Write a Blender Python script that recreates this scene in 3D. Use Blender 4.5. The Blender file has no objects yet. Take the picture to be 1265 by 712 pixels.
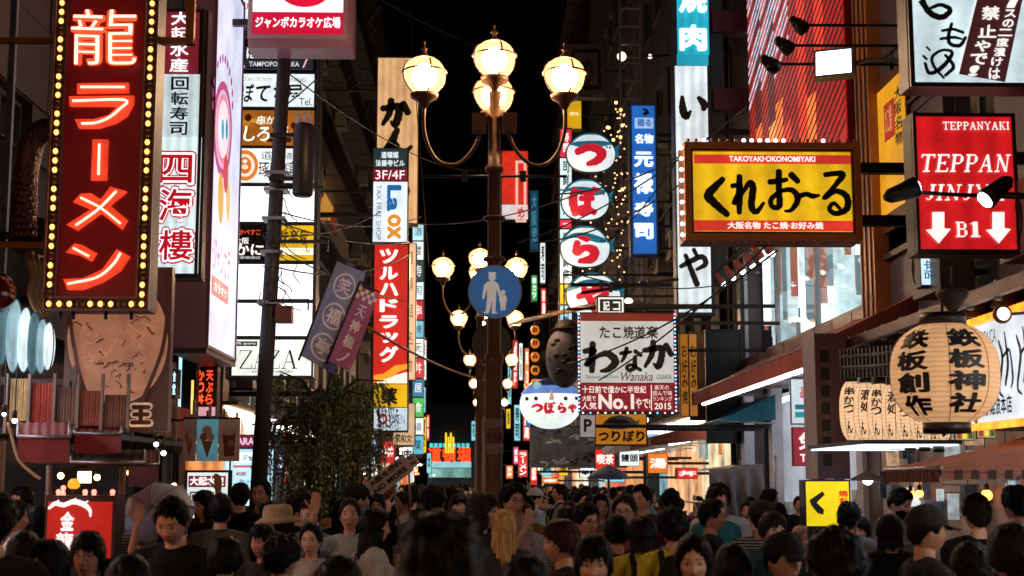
import bpy, math, random, re
import numpy as np
from mathutils import Vector, Matrix, noise as mnoise

sc = bpy.context.scene
COL = sc.collection
PI = math.pi
R = math.radians
rnd = random.Random(7)

# ------------------------------------------------------------ camera, world, exposure
CAM_H = 1.8
FPX = 1757.0                      # focal length in pixels of the 1265 px wide photograph
CX, CY = 632.5, 356.0
PITCH = math.atan(239.0 / FPX)
YAW = math.atan(42.5 / math.hypot(FPX, 239.0))
cam_data = bpy.data.cameras.new('camera')
cam_data.sensor_width = 36.0
cam_data.lens = 36.0 * FPX / 1265.0
cam_data.clip_start = 0.1
cam_data.clip_end = 2000.0
cam_data.dof.use_dof = True
cam_data.dof.focus_distance = 15.0
cam_data.dof.aperture_fstop = 3.2
cam = bpy.data.objects.new('camera', cam_data)
COL.objects.link(cam)
cam.location = (0, 0, CAM_H)
cam.rotation_euler = (PI / 2 + PITCH, 0, -YAW)
sc.camera = cam
CM = np.array(cam.rotation_euler.to_matrix())

world = bpy.data.worlds.new('World')
sc.world = world
world.use_nodes = True
_nt = world.node_tree
_bg = _nt.nodes['Background']
_sky = _nt.nodes.new('ShaderNodeTexSky')
_sky.sky_type = 'NISHITA'
_sky.sun_disc = False
_sky.sun_elevation = R(-4.0)
_sky.sun_rotation = R(150)
_nt.links.new(_sky.outputs[0], _bg.inputs[0])
_bg.inputs[1].default_value = 0.05
sc.view_settings.view_transform = 'Standard'
sc.view_settings.look = 'None'
sc.view_settings.exposure = 0.2
sc.view_settings.gamma = 1.0
sc.render.engine = 'CYCLES'
sc.cycles.use_denoising = True
sc.cycles.max_bounces = 5
sc.cycles.diffuse_bounces = 3
sc.cycles.glossy_bounces = 3
sc.cycles.transmission_bounces = 4
sc.cycles.transparent_max_bounces = 8
sc.cycles.caustics_reflective = False
sc.cycles.caustics_refractive = False
sc.cycles.sample_clamp_indirect = 6.0
sc.cycles.use_light_tree = True


def ray(u, v):
    d = CM @ np.array([(u - CX), -(v - CY), -FPX])
    return d / np.linalg.norm(d)


def P(u, v, d):
    """the point of the place at street distance d (metres along the street) that the photograph shows at pixel u, v"""
    r = ray(u, v)
    t = d / r[1]
    return Vector((r[0] * t, d, CAM_H + r[2] * t))


# ------------------------------------------------------------ objects
def tag(o, label=None, cat=None, group=None, kind=None):
    if label: o['label'] = label
    if cat: o['category'] = cat
    if group: o['group'] = group
    if kind: o['kind'] = kind
    return o


def empty(name, loc, label=None, cat=None, group=None, rz=0.0):
    o = bpy.data.objects.new(name, None)
    o.empty_display_size = 0.2
    COL.objects.link(o)
    o.location = loc
    o.rotation_euler = (0, 0, rz)
    return tag(o, label, cat, group)


def link(name, me, parent=None, mat=None, loc=None, rot=None, scale=None):
    if mat is not None and not me.materials:
        me.materials.append(mat)
    o = bpy.data.objects.new(name, me)
    COL.objects.link(o)
    if parent is not None: o.parent = parent
    if loc is not None: o.location = loc
    if rot is not None: o.rotation_euler = rot
    if scale is not None: o.scale = scale
    return o


class MB:
    """collects simple solids into one mesh"""

    def __init__(self):
        self.v = []; self.f = []; self.s = []

    def add(self, vs, fs, smooth=False):
        n = len(self.v)
        self.v += [tuple(p) for p in vs]
        self.f += [tuple(i + n for i in f) for f in fs]
        self.s += [smooth] * len(fs)
        return self

    def box(self, x0, y0, z0, x1, y1, z1):
        if x0 > x1: x0, x1 = x1, x0
        if y0 > y1: y0, y1 = y1, y0
        if z0 > z1: z0, z1 = z1, z0
        vs = [(x, y, z) for z in (z0, z1) for y in (y0, y1) for x in (x0, x1)]
        return self.add(vs, [(0, 2, 3, 1), (4, 5, 7, 6), (0, 1, 5, 4), (2, 6, 7, 3), (0, 4, 6, 2), (1, 3, 7, 5)])

    def obox(self, c, ax, ay, az):
        """box from centre and three half axis vectors"""
        c, ax, ay, az = map(Vector, (c, ax, ay, az))
        vs = [c + ax * sx + ay * sy + az * sz for sz in (-1, 1) for sy in (-1, 1) for sx in (-1, 1)]
        return self.add(vs, [(0, 2, 3, 1), (4, 5, 7, 6), (0, 1, 5, 4), (2, 6, 7, 3), (0, 4, 6, 2), (1, 3, 7, 5)])

    def frame(self, x0, z0, x1, z1, w, y0, y1):
        """picture frame in the xz plane"""
        self.box(x0, y0, z0, x0 + w, y1, z1); self.box(x1 - w, y0, z0, x1, y1, z1)
        self.box(x0 + w, y0, z1 - w, x1 - w, y1, z1); return self.box(x0 + w, y0, z0, x1 - w, y1, z0 + w)

    def tube(self, pts, r, n=8, closed=False, caps=True):
        pts = [Vector(p) for p in pts]
        m = len(pts)
        rr = r if isinstance(r, (list, tuple)) else [r] * m
        vs = []
        prev = None
        for i, p in enumerate(pts):
            a = pts[i - 1] if (i > 0 or closed) else p
            b = pts[(i + 1) % m] if (i < m - 1 or closed) else p
            t = (b - a)
            if t.length < 1e-9: t = Vector((0, 0, 1))
            t.normalize()
            if prev is None:
                up = Vector((0, 0, 1)) if abs(t.z) < 0.9 else Vector((1, 0, 0))
                nx = t.cross(up).normalized()
            else:
                nx = (prev - t * prev.dot(t))
                if nx.length < 1e-6: nx = t.orthogonal()
                nx.normalize()
            prev = nx
            ny = t.cross(nx)
            for k in range(n):
                an = 2 * PI * k / n
                vs.append(p + (nx * math.cos(an) + ny * math.sin(an)) * rr[i])
        fs = []
        for i in range(m if closed else m - 1):
            j = (i + 1) % m
            for k in range(n):
                l = (k + 1) % n
                fs.append((i * n + k, i * n + l, j * n + l, j * n + k))
        if caps and not closed:
            fs.append(tuple(range(n - 1, -1, -1)))
            fs.append(tuple((m - 1) * n + k for k in range(n)))
        return self.add(vs, fs, True)

    def lathe(self, prof, c=(0, 0, 0), n=16, sx=1.0, sy=1.0, fn=None):
        c = Vector(c); vs = []
        for (r_, z) in prof:
            for k in range(n):
                a = 2 * PI * k / n
                rr = r_ * (fn(a, z) if fn else 1)
                vs.append(c + Vector((math.cos(a) * rr * sx, math.sin(a) * rr * sy, z)))
        fs = []
        for i in range(len(prof) - 1):
            for k in range(n):
                l = (k + 1) % n
                fs.append((i * n + k, i * n + l, (i + 1) * n + l, (i + 1) * n + k))
        if prof[0][0] > 1e-4: fs.append(tuple(range(n - 1, -1, -1)))
        if prof[-1][0] > 1e-4: fs.append(tuple((len(prof) - 1) * n + k for k in range(n)))
        return self.add(vs, fs, True)

    def ball(self, c, r, n=12, m=8, sx=1, sy=1, sz=1):
        prof = [(math.sin(PI * i / m) * r, -math.cos(PI * i / m) * r * sz) for i in range(m + 1)]
        prof[0] = (1e-5, prof[0][1]); prof[-1] = (1e-5, prof[-1][1])
        return self.lathe(prof, c, n, sx, sy)

    def grid(self, nu, nv, fn, smooth=True):
        vs = [fn(i / nu, j / nv) for j in range(nv + 1) for i in range(nu + 1)]
        fs = [(j * (nu + 1) + i, j * (nu + 1) + i + 1, (j + 1) * (nu + 1) + i + 1, (j + 1) * (nu + 1) + i)
              for j in range(nv) for i in range(nu)]
        return self.add(vs, fs, smooth)

    def poly(self, pts):
        return self.add(pts, [tuple(range(len(pts)))])

    def prism(self, pts, y0, y1):
        """outline in xz given thickness along y"""
        n = len(pts)
        vs = [(x, y0, z) for x, z in pts] + [(x, y1, z) for x, z in pts]
        fs = [tuple(range(n)), tuple(range(2 * n - 1, n - 1, -1))]
        fs += [(i, i + n, (i + 1) % n + n, (i + 1) % n) for i in range(n)]
        return self.add(vs, fs)

    def mesh(self, name, mat=None):
        me = bpy.data.meshes.new(name)
        me.from_pydata(self.v, [], self.f)
        if mat is not None: me.materials.append(mat)
        if any(self.s):
            me.polygons.foreach_set('use_smooth', self.s)
        me.update()
        return me

    def build(self, name, mat, parent=None, loc=None, rot=None, scale=None):
        return link(name, self.mesh(name, mat), parent, None, loc, rot, scale)


# ------------------------------------------------------------ materials
_M = {}


def _nodes(name):
    m = bpy.data.materials.new(name)
    m.use_nodes = True
    nt = m.node_tree
    return m, nt, nt.nodes, nt.links, nt.nodes['Principled BSDF']


def pbr(name, col, rough=0.6, metal=0.0, var=0.25, scale=3.0, bump=0.15, bscale=40.0, objcol=False, streak=False, coat=0.0):
    """diffuse or metal surface with blotches of wear and fine relief"""
    if name in _M: return _M[name]
    m, nt, N, L, b = _nodes(name)
    tc = N.new('ShaderNodeTexCoord')
    mp = N.new('ShaderNodeMapping')
    if streak: mp.inputs['Scale'].default_value = (1, 1, 0.12)
    L.new(tc.outputs['Object'], mp.inputs[0])
    nz = N.new('ShaderNodeTexNoise'); nz.inputs['Scale'].default_value = scale; nz.inputs['Detail'].default_value = 6
    nz.inputs['Roughness'].default_value = 0.65
    L.new(mp.outputs[0], nz.inputs['Vector'])
    cr = N.new('ShaderNodeMapRange')
    cr.inputs[1].default_value = 0.3; cr.inputs[2].default_value = 0.7
    cr.inputs[3].default_value = 1 - var; cr.inputs[4].default_value = 1 + var * 0.5
    L.new(nz.outputs[0], cr.inputs[0])
    mx = N.new('ShaderNodeVectorMath'); mx.operation = 'SCALE'
    if objcol:
        oi = N.new('ShaderNodeObjectInfo'); L.new(oi.outputs['Color'], mx.inputs[0])
    else:
        mx.inputs[0].default_value = col
    L.new(cr.outputs[0], mx.inputs['Scale'])
    L.new(mx.outputs[0], b.inputs['Base Color'])
    b.inputs['Metallic'].default_value = metal
    rr = N.new('ShaderNodeMapRange'); rr.inputs[3].default_value = max(0.02, rough - 0.12); rr.inputs[4].default_value = min(1, rough + 0.12)
    L.new(nz.outputs[0], rr.inputs[0]); L.new(rr.outputs[0], b.inputs['Roughness'])
    if coat: b.inputs['Coat Weight'].default_value = coat
    if bump:
        n2 = N.new('ShaderNodeTexNoise'); n2.inputs['Scale'].default_value = bscale; n2.inputs['Detail'].default_value = 3
        L.new(tc.outputs['Object'], n2.inputs['Vector'])
        bp = N.new('ShaderNodeBump'); bp.inputs['Strength'].default_value = bump; bp.inputs['Distance'].default_value = 0.02
        L.new(n2.outputs[0], bp.inputs['Height']); L.new(bp.outputs[0], b.inputs['Normal'])
    _M[name] = m
    return m


def lit(name, col, s=1.0, var=0.14, scale=1.5, lightit=True, tubes=0.0):
    """lit acrylic, neon or bulb: emission, a little uneven where the tubes sit behind it"""
    if name in _M: return _M[name]
    m, nt, N, L, b = _nodes(name)
    b.inputs['Base Color'].default_value = (*[c * 0.6 for c in col], 1)
    b.inputs['Roughness'].default_value = 0.35
    b.inputs['Emission Color'].default_value = (*col, 1)
    b.inputs['Emission Strength'].default_value = s
    if var or tubes:
        tc = N.new('ShaderNodeTexCoord')
        nz = N.new('ShaderNodeTexNoise'); nz.inputs['Scale'].default_value = scale; nz.inputs['Detail'].default_value = 2
        L.new(tc.outputs['Object'], nz.inputs['Vector'])
        mr = N.new('ShaderNodeMapRange'); mr.inputs[1].default_value = 0.3; mr.inputs[2].default_value = 0.7
        mr.inputs[3].default_value = s * (1 - var); mr.inputs[4].default_value = s * (1 + var)
        L.new(nz.outputs[0], mr.inputs[0])
        n3 = N.new('ShaderNodeTexNoise'); n3.inputs['Scale'].default_value = scale * 9; n3.inputs['Detail'].default_value = 5
        L.new(tc.outputs['Object'], n3.inputs['Vector'])
        m3 = N.new('ShaderNodeMapRange'); m3.inputs[1].default_value = .35; m3.inputs[2].default_value = .6; m3.inputs[3].default_value = .9; m3.inputs[4].default_value = 1.03
        L.new(n3.outputs[0], m3.inputs[0])
        mz = N.new('ShaderNodeMath'); mz.operation = 'MULTIPLY'; L.new(mr.outputs[0], mz.inputs[0]); L.new(m3.outputs[0], mz.inputs[1])
        out = mz.outputs[0]
        if tubes:
            wv = N.new('ShaderNodeTexWave'); wv.bands_direction = 'X'; wv.inputs['Scale'].default_value = tubes
            L.new(tc.outputs['Object'], wv.inputs['Vector'])
            m2 = N.new('ShaderNodeMapRange'); m2.inputs[3].default_value = 0.82; m2.inputs[4].default_value = 1.1
            L.new(wv.outputs['Fac'], m2.inputs[0])
            mm = N.new('ShaderNodeMath'); mm.operation = 'MULTIPLY'
            L.new(out, mm.inputs[0]); L.new(m2.outputs[0], mm.inputs[1]); out = mm.outputs[0]
        L.new(out, b.inputs['Emission Strength'])
    if not lightit: m.cycles.emission_sampling = 'NONE'
    _M[name] = m
    return m


def C(h):
    """hex display colour to linear"""
    h = h.lstrip('#')
    c = [int(h[i:i + 2], 16) / 255 for i in (0, 2, 4)]
    return tuple(((x + 0.055) / 1.055) ** 2.4 if x > 0.04045 else x / 12.92 for x in c)


def ink(h, s=1.0):
    """lettering that glows with the sign it is printed on"""
    return lit('glow_' + h, C(h), s, 0.06, 3.0, lightit=False)


def face(h, s=1.0, tubes=0.0):
    return lit('face_%s_%g_%g' % (h, s, tubes), C(h), s, 0.2, 2.2, tubes=tubes)


def paint(h, rough=0.5, **k):
    return pbr('paint_%s_%g' % (h, rough) + str(sorted(k.items())), C(h), rough, **k)


BLACKINK = pbr('black_print', (0.012, 0.012, 0.014), 0.5, var=0.1, bump=0)
DARKMETAL = pbr('dark_metal', (0.03, 0.028, 0.03), 0.45, 0.6, var=0.3)
STEEL = pbr('galvanised_steel', (0.32, 0.33, 0.35), 0.4, 0.8, var=0.25)
RUBBER = pbr('black_cable', (0.012, 0.012, 0.012), 0.6, var=0.1, bump=0)
GLASS = None

# ------------------------------------------------------------ lettering
_TC = {}
_FAT = {}


def _glyphs(s, bold, res=3):
    k = (s, bold)
    if k not in _TC:
        fat = max(0.0, bold - .004) if bold > .012 else 0
        _FAT[s, bold] = 9 if fat else 1
        bold = min(bold, .004)
        c = bpy.data.curves.new('t', 'FONT'); c.body = s; c.size = 1; c.offset = bold; c.resolution_u = res; c.fill_mode = 'FRONT'
        o = bpy.data.objects.new('t', c); COL.objects.link(o)
        me = bpy.data.meshes.new_from_object(o.evaluated_get(bpy.context.evaluated_depsgraph_get()))
        v = np.zeros(len(me.vertices) * 3); me.vertices.foreach_get('co', v); v = v.reshape(-1, 3)[:, :2]
        fs = [tuple(p.vertices) for p in me.polygons]
        if fat > 0:     # heavier weight: the same glyph laid several times a hair to each side
            b = fat; V, F, n = [], [], len(v)
            for j, (dx, dz) in enumerate(((0, 0), (b, 0), (-b, 0), (0, b), (0, -b), (.7 * b, .7 * b), (-.7 * b, -.7 * b), (.7 * b, -.7 * b), (-.7 * b, .7 * b))):
                V.append(v + np.array([dx, dz])); F += [tuple(i + j * n for i in f) for f in fs]
            v = np.vstack(V); fs = F
        bpy.data.objects.remove(o); bpy.data.curves.remove(c); bpy.data.meshes.remove(me)
        _TC[k] = (v, fs)
    return _TC[k]


def fit(v, x0, z0, x1, z1, shear=0.0, warp=0.0, seed=0, rot=0):
    v = v.copy()
    if rot == 90: v = np.stack([v[:, 1], -v[:, 0]], 1)
    if shear: v[:, 0] += v[:, 1] * shear
    lo, hi = v.min(0), v.max(0)
    v = (v - lo) / np.maximum(hi - lo, 1e-6)
    if warp:
        f = 6.0
        dx = np.sin(v[:, 1] * f + seed) * .5 + np.sin(v[:, 0] * f * 1.7 + seed * 2.1) * .5
        dz = np.sin(v[:, 0] * f * 1.3 + seed * 1.3) * .5 + np.sin(v[:, 1] * f * 2.1 + seed * .7) * .5
        v = v + np.stack([dx, dz], 1) * warp
    return np.stack([x0 + v[:, 0] * (x1 - x0), z0 + v[:, 1] * (z1 - z0)], 1)


def catmull(pts, n=6):
    pts = [np.array(p, float) for p in pts]
    if len(pts) == 2: pts = [pts[0], (pts[0] + pts[1]) / 2, pts[1]]
    a = [2 * pts[0] - pts[1]] + pts + [2 * pts[-1] - pts[-2]]
    out = []
    for i in range(1, len(a) - 2):
        p0, p1, p2, p3 = a[i - 1], a[i], a[i + 1], a[i + 2]
        for k in range(n):
            t = k / n
            out.append(0.5 * (2 * p1 + (p2 - p0) * t + (2 * p0 - 5 * p1 + 4 * p2 - p3) * t * t + (3 * p1 - p0 - 3 * p2 + p3) * t ** 3))
    out.append(pts[-1])
    return out


def brush(strokes, w=0.06, n=6):
    """flat brush strokes; a stroke is a list of (x, z, relative width)"""
    vs, fs = [], []
    for st in strokes:
        q = catmull([(p[0], p[1], p[2] if len(p) > 2 else 1.0) for p in st], n)
        m = len(q); b = len(vs)
        for i, p in enumerate(q):
            a, c = q[max(0, i - 1)], q[min(m - 1, i + 1)]
            t = c[:2] - a[:2]; t = t / (np.linalg.norm(t) + 1e-9)
            nn = np.array([-t[1], t[0]]) * w * max(p[2], 0.08)
            jit = 1 + 0.07 * math.sin(i * 2.3 + b)
            vs.append(p[:2] + nn * jit); vs.append(p[:2] - nn * (2 - jit))
        for i in range(m - 1):
            fs.append((b + 2 * i, b + 2 * i + 1, b + 2 * i + 3, b + 2 * i + 2))
        for e, dirn in ((0, -1), (m - 1, 1)):      # rounded ends
            p = q[e]; t = (q[min(m - 1, e + 1)] - q[max(0, e - 1)])[:2]; t = t / (np.linalg.norm(t) + 1e-9) * dirn
            nn = np.array([-t[1], t[0]]); ww = w * max(p[2], 0.08)
            k0 = len(vs)
            for k in range(6):
                an = PI * k / 5
                vs.append(p[:2] + (nn * math.cos(an) + t * math.sin(an) * .8) * ww)
            fs.append(tuple(range(k0, k0 + 6)))
    return np.array(vs), fs


KANA = {  # hand drawn brush characters on a 0..1 square (x right, z up)
 'く': [[(.72, .95, .8), (.2, .55, 1.3), (.35, .35, 1.2), (.85, .02, .9)]],
 'れ': [[(.25, .98, .9), (.24, .5, 1.1), (.22, .02, .8)], [(.02, .72, .8), (.28, .72, .8), (.05, .25, .7), (.3, .5, .6), (.55, .8, .9), (.66, .68, 1.1), (.6, .2, 1.1), (.75, .05, .9), (.98, .28, .5)]],
 'お': [[(.05, .72, .9), (.3, .74, .9), (.58, .78, .7)], [(.34, .98, 1), (.33, .5, 1), (.33, .15, 1), (.12, .12, .8), (.08, .3, .8), (.4, .5, .7), (.75, .52, .9), (.9, .3, 1), (.7, .05, .7), (.5, .02, .4)], [(.72, .9, 1.1), (.92, .74, .9)]],
 'ー': [[(.05, .45, 1.2), (.35, .6, 1.1), (.65, .42, 1.2), (.95, .5, .6)]],
 'る': [[(.18, .9, .9), (.5, .93, .9), (.75, .9, 1.1), (.45, .62, .8), (.12, .35, .8), (.5, .52, .9), (.85, .4, 1.1), (.85, .12, 1.1), (.5, .0, .9), (.28, .1, .8), (.42, .24, .7), (.62, .12, .6)]],
 'わ': [[(.25, .98, 1), (.24, .5, 1.2), (.22, .0, .9)], [(.0, .7, .9), (.3, .74, .9), (.03, .2, .7), (.35, .5, .7), (.7, .62, 1.1), (.95, .35, 1.3), (.75, .08, 1), (.5, .0, .5)]],
 'な': [[(.02, .75, .8), (.25, .78, .9), (.5, .82, .6)], [(.3, .98, .9), (.2, .62, .9), (.05, .38, .5)], [(.68, .85, .9), (.95, .66, .8)], [(.68, .62, .8), (.66, .35, 1), (.64, .12, 1), (.4, .0, .8), (.3, .14, .8), (.5, .24, .7), (.92, .02, .8)]],
 'か': [[(.02, .66, .9), (.3, .7, 1), (.62, .74, 1.1), (.62, .4, 1.2), (.5, .05, 1.1), (.34, .16, .4)], [(.34, .98, 1), (.28, .5, 1), (.04, .05, .6)], [(.78, .85, 1.1), (.97, .5, 1)]],
 'い': [[(.08, .88, .6), (.1, .4, 1.2), (.22, .1, 1.1), (.4, .32, .4)], [(.72, .85, .7), (.92, .6, 1.2), (.9, .4, .8)]],
 'や': [[(.02, .5, .8), (.4, .66, 1), (.8, .78, 1), (.92, .58, 1), (.6, .42, .6)], [(.5, .98, .8), (.62, .8, .7)], [(.2, .82, .8), (.4, .4, 1), (.6, .0, 1.1)]],
 'つ': [[(.02, .65, 1), (.5, .88, 1.1), (.93, .6, 1.3), (.75, .2, 1.1), (.4, .02, .6)]],
 'ぼ': [[(.12, .95, .9), (.05, .5, 1.2), (.15, .02, 1)], [(.35, .85, .8), (.8, .86, .8)], [(.35, .6, .8), (.8, .61, .8)], [(.6, .85, .9), (.6, .4, 1), (.58, .12, 1), (.4, .02, .8), (.3, .16, .8), (.5, .26, .7), (.88, .06, .8)], [(.85, 1.02, .6), (.92, .94, .6)], [(.97, .98, .6), (1.03, .9, .6)]],
 'ら': [[(.35, .98, .9), (.6, .86, .9)], [(.22, .72, .9), (.2, .35, 1.1), (.5, .52, .9), (.85, .4, 1.3), (.75, .1, 1.2), (.3, .0, .6)]],
 'ん': [[(.5, .98, .8), (.3, .5, 1.1), (.02, .02, 1.1), (.35, .5, .8), (.5, .35, 1), (.55, .02, .9), (.98, .4, .5)]],
 'S': [[(.75, .85, 1), (.35, .9, 1), (.3, .6, 1), (.7, .42, 1), (.65, .08, 1), (.2, .12, 1)]],
}

# upright slab serif capitals from straight bars
def slab(s, x0, z0, x1, z1, slant=0.0, w=0.13, t=0.055):
    """bars: (xa,za,xb,zb,width)"""
    G = {
     'T': (.9, [(.45, 0, .45, 1, w), (0, .97, .9, .97, t), (.22, .02, .68, .02, t), (.02, .8, .02, 1, t), (.88, .8, .88, 1, t)]),
     'E': (.85, [(.2, 0, .2, 1, w), (0, .97, .8, .97, t), (0, .02, .82, .02, t), (.2, .5, .6, .5, t), (.8, .78, .8, 1, t), (.82, 0, .82, .22, t), (.6, .4, .6, .6, t)]),
     'P': (.82, [(.2, 0, .2, 1, w), (0, .97, .6, .97, t), (0, .02, .4, .02, t), (.2, .48, .6, .48, t), (.72, .6, .72, .85, w), (.6, .48, .72, .6, t * 1.4), (.6, .97, .72, .85, t * 1.4)]),
     'A': (.95, [(.12, 0, .48, 1, t), (.48, 1, .8, 0, w), (0, .02, .28, .02, t), (.62, .02, .97, .02, t), (.25, .36, .68, .36, t)]),
     'N': (.98, [(.18, 0, .18, 1, t), (.16, 1, .8, 0, w), (.8, 0, .8, 1, t), (0, .02, .34, .02, t), (0, .97, .24, .97, t), (.64, .97, .98, .97, t)]),
     'Y': (.92, [(.1, 1, .46, .48, w), (.82, 1, .46, .48, t), (.46, 0, .46, .5, w), (.26, .02, .66, .02, t), (0, .97, .26, .97, t), (.68, .97, .96, .97, t)]),
     'K': (.95, [(.2, 0, .2, 1, w), (0, .97, .4, .97, t), (0, .02, .4, .02, t), (.24, .42, .75, 1, t), (.4, .58, .8, 0, w), (.6, .97, .92, .97, t), (.64, .02, .96, .02, t)]),
     'I': (.42, [(.2, 0, .2, 1, w), (0, .97, .4, .97, t), (0, .02, .4, .02, t)]),
     'J': (.6, [(.42, .15, .42, 1, w), (.24, .97, .62, .97, t), (.42, .15, .25, .0, t * 1.5), (.25, .0, .08, .12, t * 1.5)]),
     'B': (.85, [(.2, 0, .2, 1, w), (0, .97, .6, .97, t), (0, .02, .62, .02, t), (.2, .52, .6, .52, t), (.7, .62, .7, .85, w), (.74, .14, .74, .4, w), (.6, .97, .72, .85, t), (.6, .52, .72, .64, t), (.6, .52, .76, .4, t), (.62, .02, .76, .14, t)]),
     '1': (.6, [(.32, 0, .32, 1, w), (.1, .02, .54, .02, t), (.1, .84, .32, .97, t)]),
     'Z': (.85, [(.05, .97, .8, .97, t), (.78, .97, .06, .02, w), (.05, .02, .82, .02, t), (.04, .78, .04, 1, t), (.82, 0, .82, .22, t)]),
    }
    vs, fs = [], []; x = 0
    for ch in s:
        if ch == ' ': x += .5; continue
        wd, bars = G[ch]
        for (xa, za, xb, zb, ww) in bars:
            a = np.array([xa, za]); b = np.array([xb, zb]); d = b - a; d = d / (np.linalg.norm(d) + 1e-9)
            if abs(d[1]) < 1e-6 or abs(d[0]) < 1e-6: nn = np.array([-d[1], d[0]]) * ww / 2
            else: nn = np.array([ww / 2, 0])
            k = len(vs)
            for q in (a + nn, a - nn, b - nn, b + nn): vs.append((q[0] + x, q[1]))
            fs.append((k, k + 1, k + 2, k + 3))
        x += wd + .17
    return fit(np.array(vs), x0, z0, x1, z1, slant), fs


class Sign:
    """A thing standing in an upright plane: frame, faces and lettering laid out by where the photograph shows them on that plane"""

    def __init__(self, name, label, cat, box, d=None, X=None, rz=0.0, through=None, group=None):
        u0, v0, u1, v1 = box
        self.rz = rz
        self.ax = np.array([math.cos(rz), math.sin(rz), 0]); self.nn = np.array([-math.sin(rz), math.cos(rz), 0])
        if through is not None: p0 = np.array(through, float)
        elif d is not None: p0 = np.array([0, d, 0], float)
        else: p0 = np.array([X, 0, 0], float)
        if d is not None and rz != 0 and through is None:
            p0 = np.array(P((u0 + u1) / 2, (v0 + v1) / 2, d))
        self.p0 = p0
        a = self.hit(u0, (v0 + v1) / 2); b = self.hit(u1, (v0 + v1) / 2)
        c = self.hit((u0 + u1) / 2, v1)
        o = (a + b) / 2; o[2] = c[2]
        self.o = o
        self.root = empty(name, Vector(o), label, cat, group, rz)
        self.k = 0

    def hit(self, u, v):
        r = ray(u, v); c = np.array([0, 0, CAM_H])
        t = np.dot(self.p0 - c, self.nn) / np.dot(r, self.nn)
        return c + r * t

    def L(self, u, v):
        q = self.hit(u, v) - self.o
        return float(np.dot(q, self.ax)), float(q[2])

    def box(self, u0, v0, u1, v1):
        um, vm = (u0 + u1) / 2, (v0 + v1) / 2
        return (self.L(u0, vm)[0], self.L(um, v1)[1], self.L(u1, vm)[0], self.L(um, v0)[1])

    def body(self, box, depth, mat, name='casing', y0=0.0):
        x0, z0, x1, z1 = self.box(*box)
        return MB().box(x0, y0, z0, x1, y0 + depth, z1).build(name, mat, self.root)

    def frame(self, box, w, mat, name='frame', y0=-0.03, y1=0.02):
        x0, z0, x1, z1 = self.box(*box)
        return MB().frame(x0, z0, x1, z1, w, y0, y1).build(name, mat, self.root)

    def panel(self, box, mat, name='face_panel', y=None, t=0.012):
        x0, z0, x1, z1 = self.box(*box)
        if y is None: self.k += 1; y = -0.004 * self.k
        return MB().box(x0, y, z0, x1, y + t if t else y, z1).build(name, mat, self.root)

    def put(self, v2, fs, mat, name, y, lay=10 ** 9):
        me = bpy.data.meshes.new(name)
        me.from_pydata([(float(a), y - .0002 * (i // max(1, lay)) , float(b)) for i, (a, b) in enumerate(v2)], [], fs)
        me.materials.append(mat)
        return link(name, me, self.root)

    def text(self, s, box, mat, bold=0.01, y=-0.03, shear=0.0, warp=0.0, rot=0, name='lettering'):
        x0, z0, x1, z1 = self.box(*box)
        v, fs = _glyphs(s, bold)
        return self.put(fit(v, x0, z0, x1, z1, shear, warp, len(s), rot), fs, mat, name, y, len(v) // _FAT[s, bold])

    def vtext(self, s, box, mat, bold=0.01, y=-0.03, gap=0.12, warp=0.0, name='lettering'):
        """characters written from top to bottom, joined as one printed text"""
        x0, z0, x1, z1 = self.box(*box)
        n = len(s); h = (z1 - z0) / (n - gap if n > 1 else 1)
        V, F = [], []; big = 1
        for i, ch in enumerate(s):
            zt = z1 - i * h; zb = zt - h * (1 - gap)
            a, b = x0, x1
            if ch == 'ー': a, b = x0 + (x1 - x0) * .42, x0 + (x1 - x0) * .58
            if ch == '一': zt, zb = zt - h * .3, zb + h * .3
            v, fs = _glyphs(ch, bold)
            q = fit(v, a, zb, b, zt, 0, warp, i)
            k = len(V)
            V += list(q); F += [tuple(j + k for j in f) for f in fs]; big = max(big, len(v) // _FAT[ch, bold])
        return self.put(V, F, mat, name, y, big)

    def kana(self, s, boxes, mat, w=0.07, y=-0.035, name='lettering', h=None):
        V, F = [], []
        for ch, bx in zip(s, boxes):
            x0, z0, x1, z1 = self.box(*bx)
            a = (x1 - x0); b = (z1 - z0)
            st = [[(x0 + p[0] * a, z0 + p[1] * b, p[2]) for p in q] for q in KANA[ch]]
            v, fs = brush(st, w * min(abs(a), b))
            k = len(V); V += list(v); F += [tuple(j + k for j in f) for f in fs]
        return self.put(V, F, mat, name, y)

    def slab(self, s, box, mat, slant=0.0, y=-0.03, w=0.15, t=0.06):
        x0, z0, x1, z1 = self.box(*box)
        v, fs = slab(s, x0, z0, x1, z1, slant, w, t)
        # each bar a hair apart in depth so that crossing bars do not share a plane
        me = bpy.data.meshes.new('lettering')
        vs = [(float(a), y - 0.0002 * (i // 4), float(b)) for i, (a, b) in enumerate(v)]
        me.from_pydata(vs, [], fs); me.materials.append(mat)
        return link('lettering', me, self.root)

    def blob(self, pts, mat, y=-0.03, name='emblem', t=0.0):
        """flat printed shape given by photo points on the sign"""
        q = [self.L(u, v) for u, v in pts]
        m = MB()
        if t: m.prism(q[::-1], y, y + t)
        else: m.add([(a, y, b) for a, b in q], [tuple(range(len(q)))[::-1]])
        return m.build(name, mat, self.root)

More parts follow.
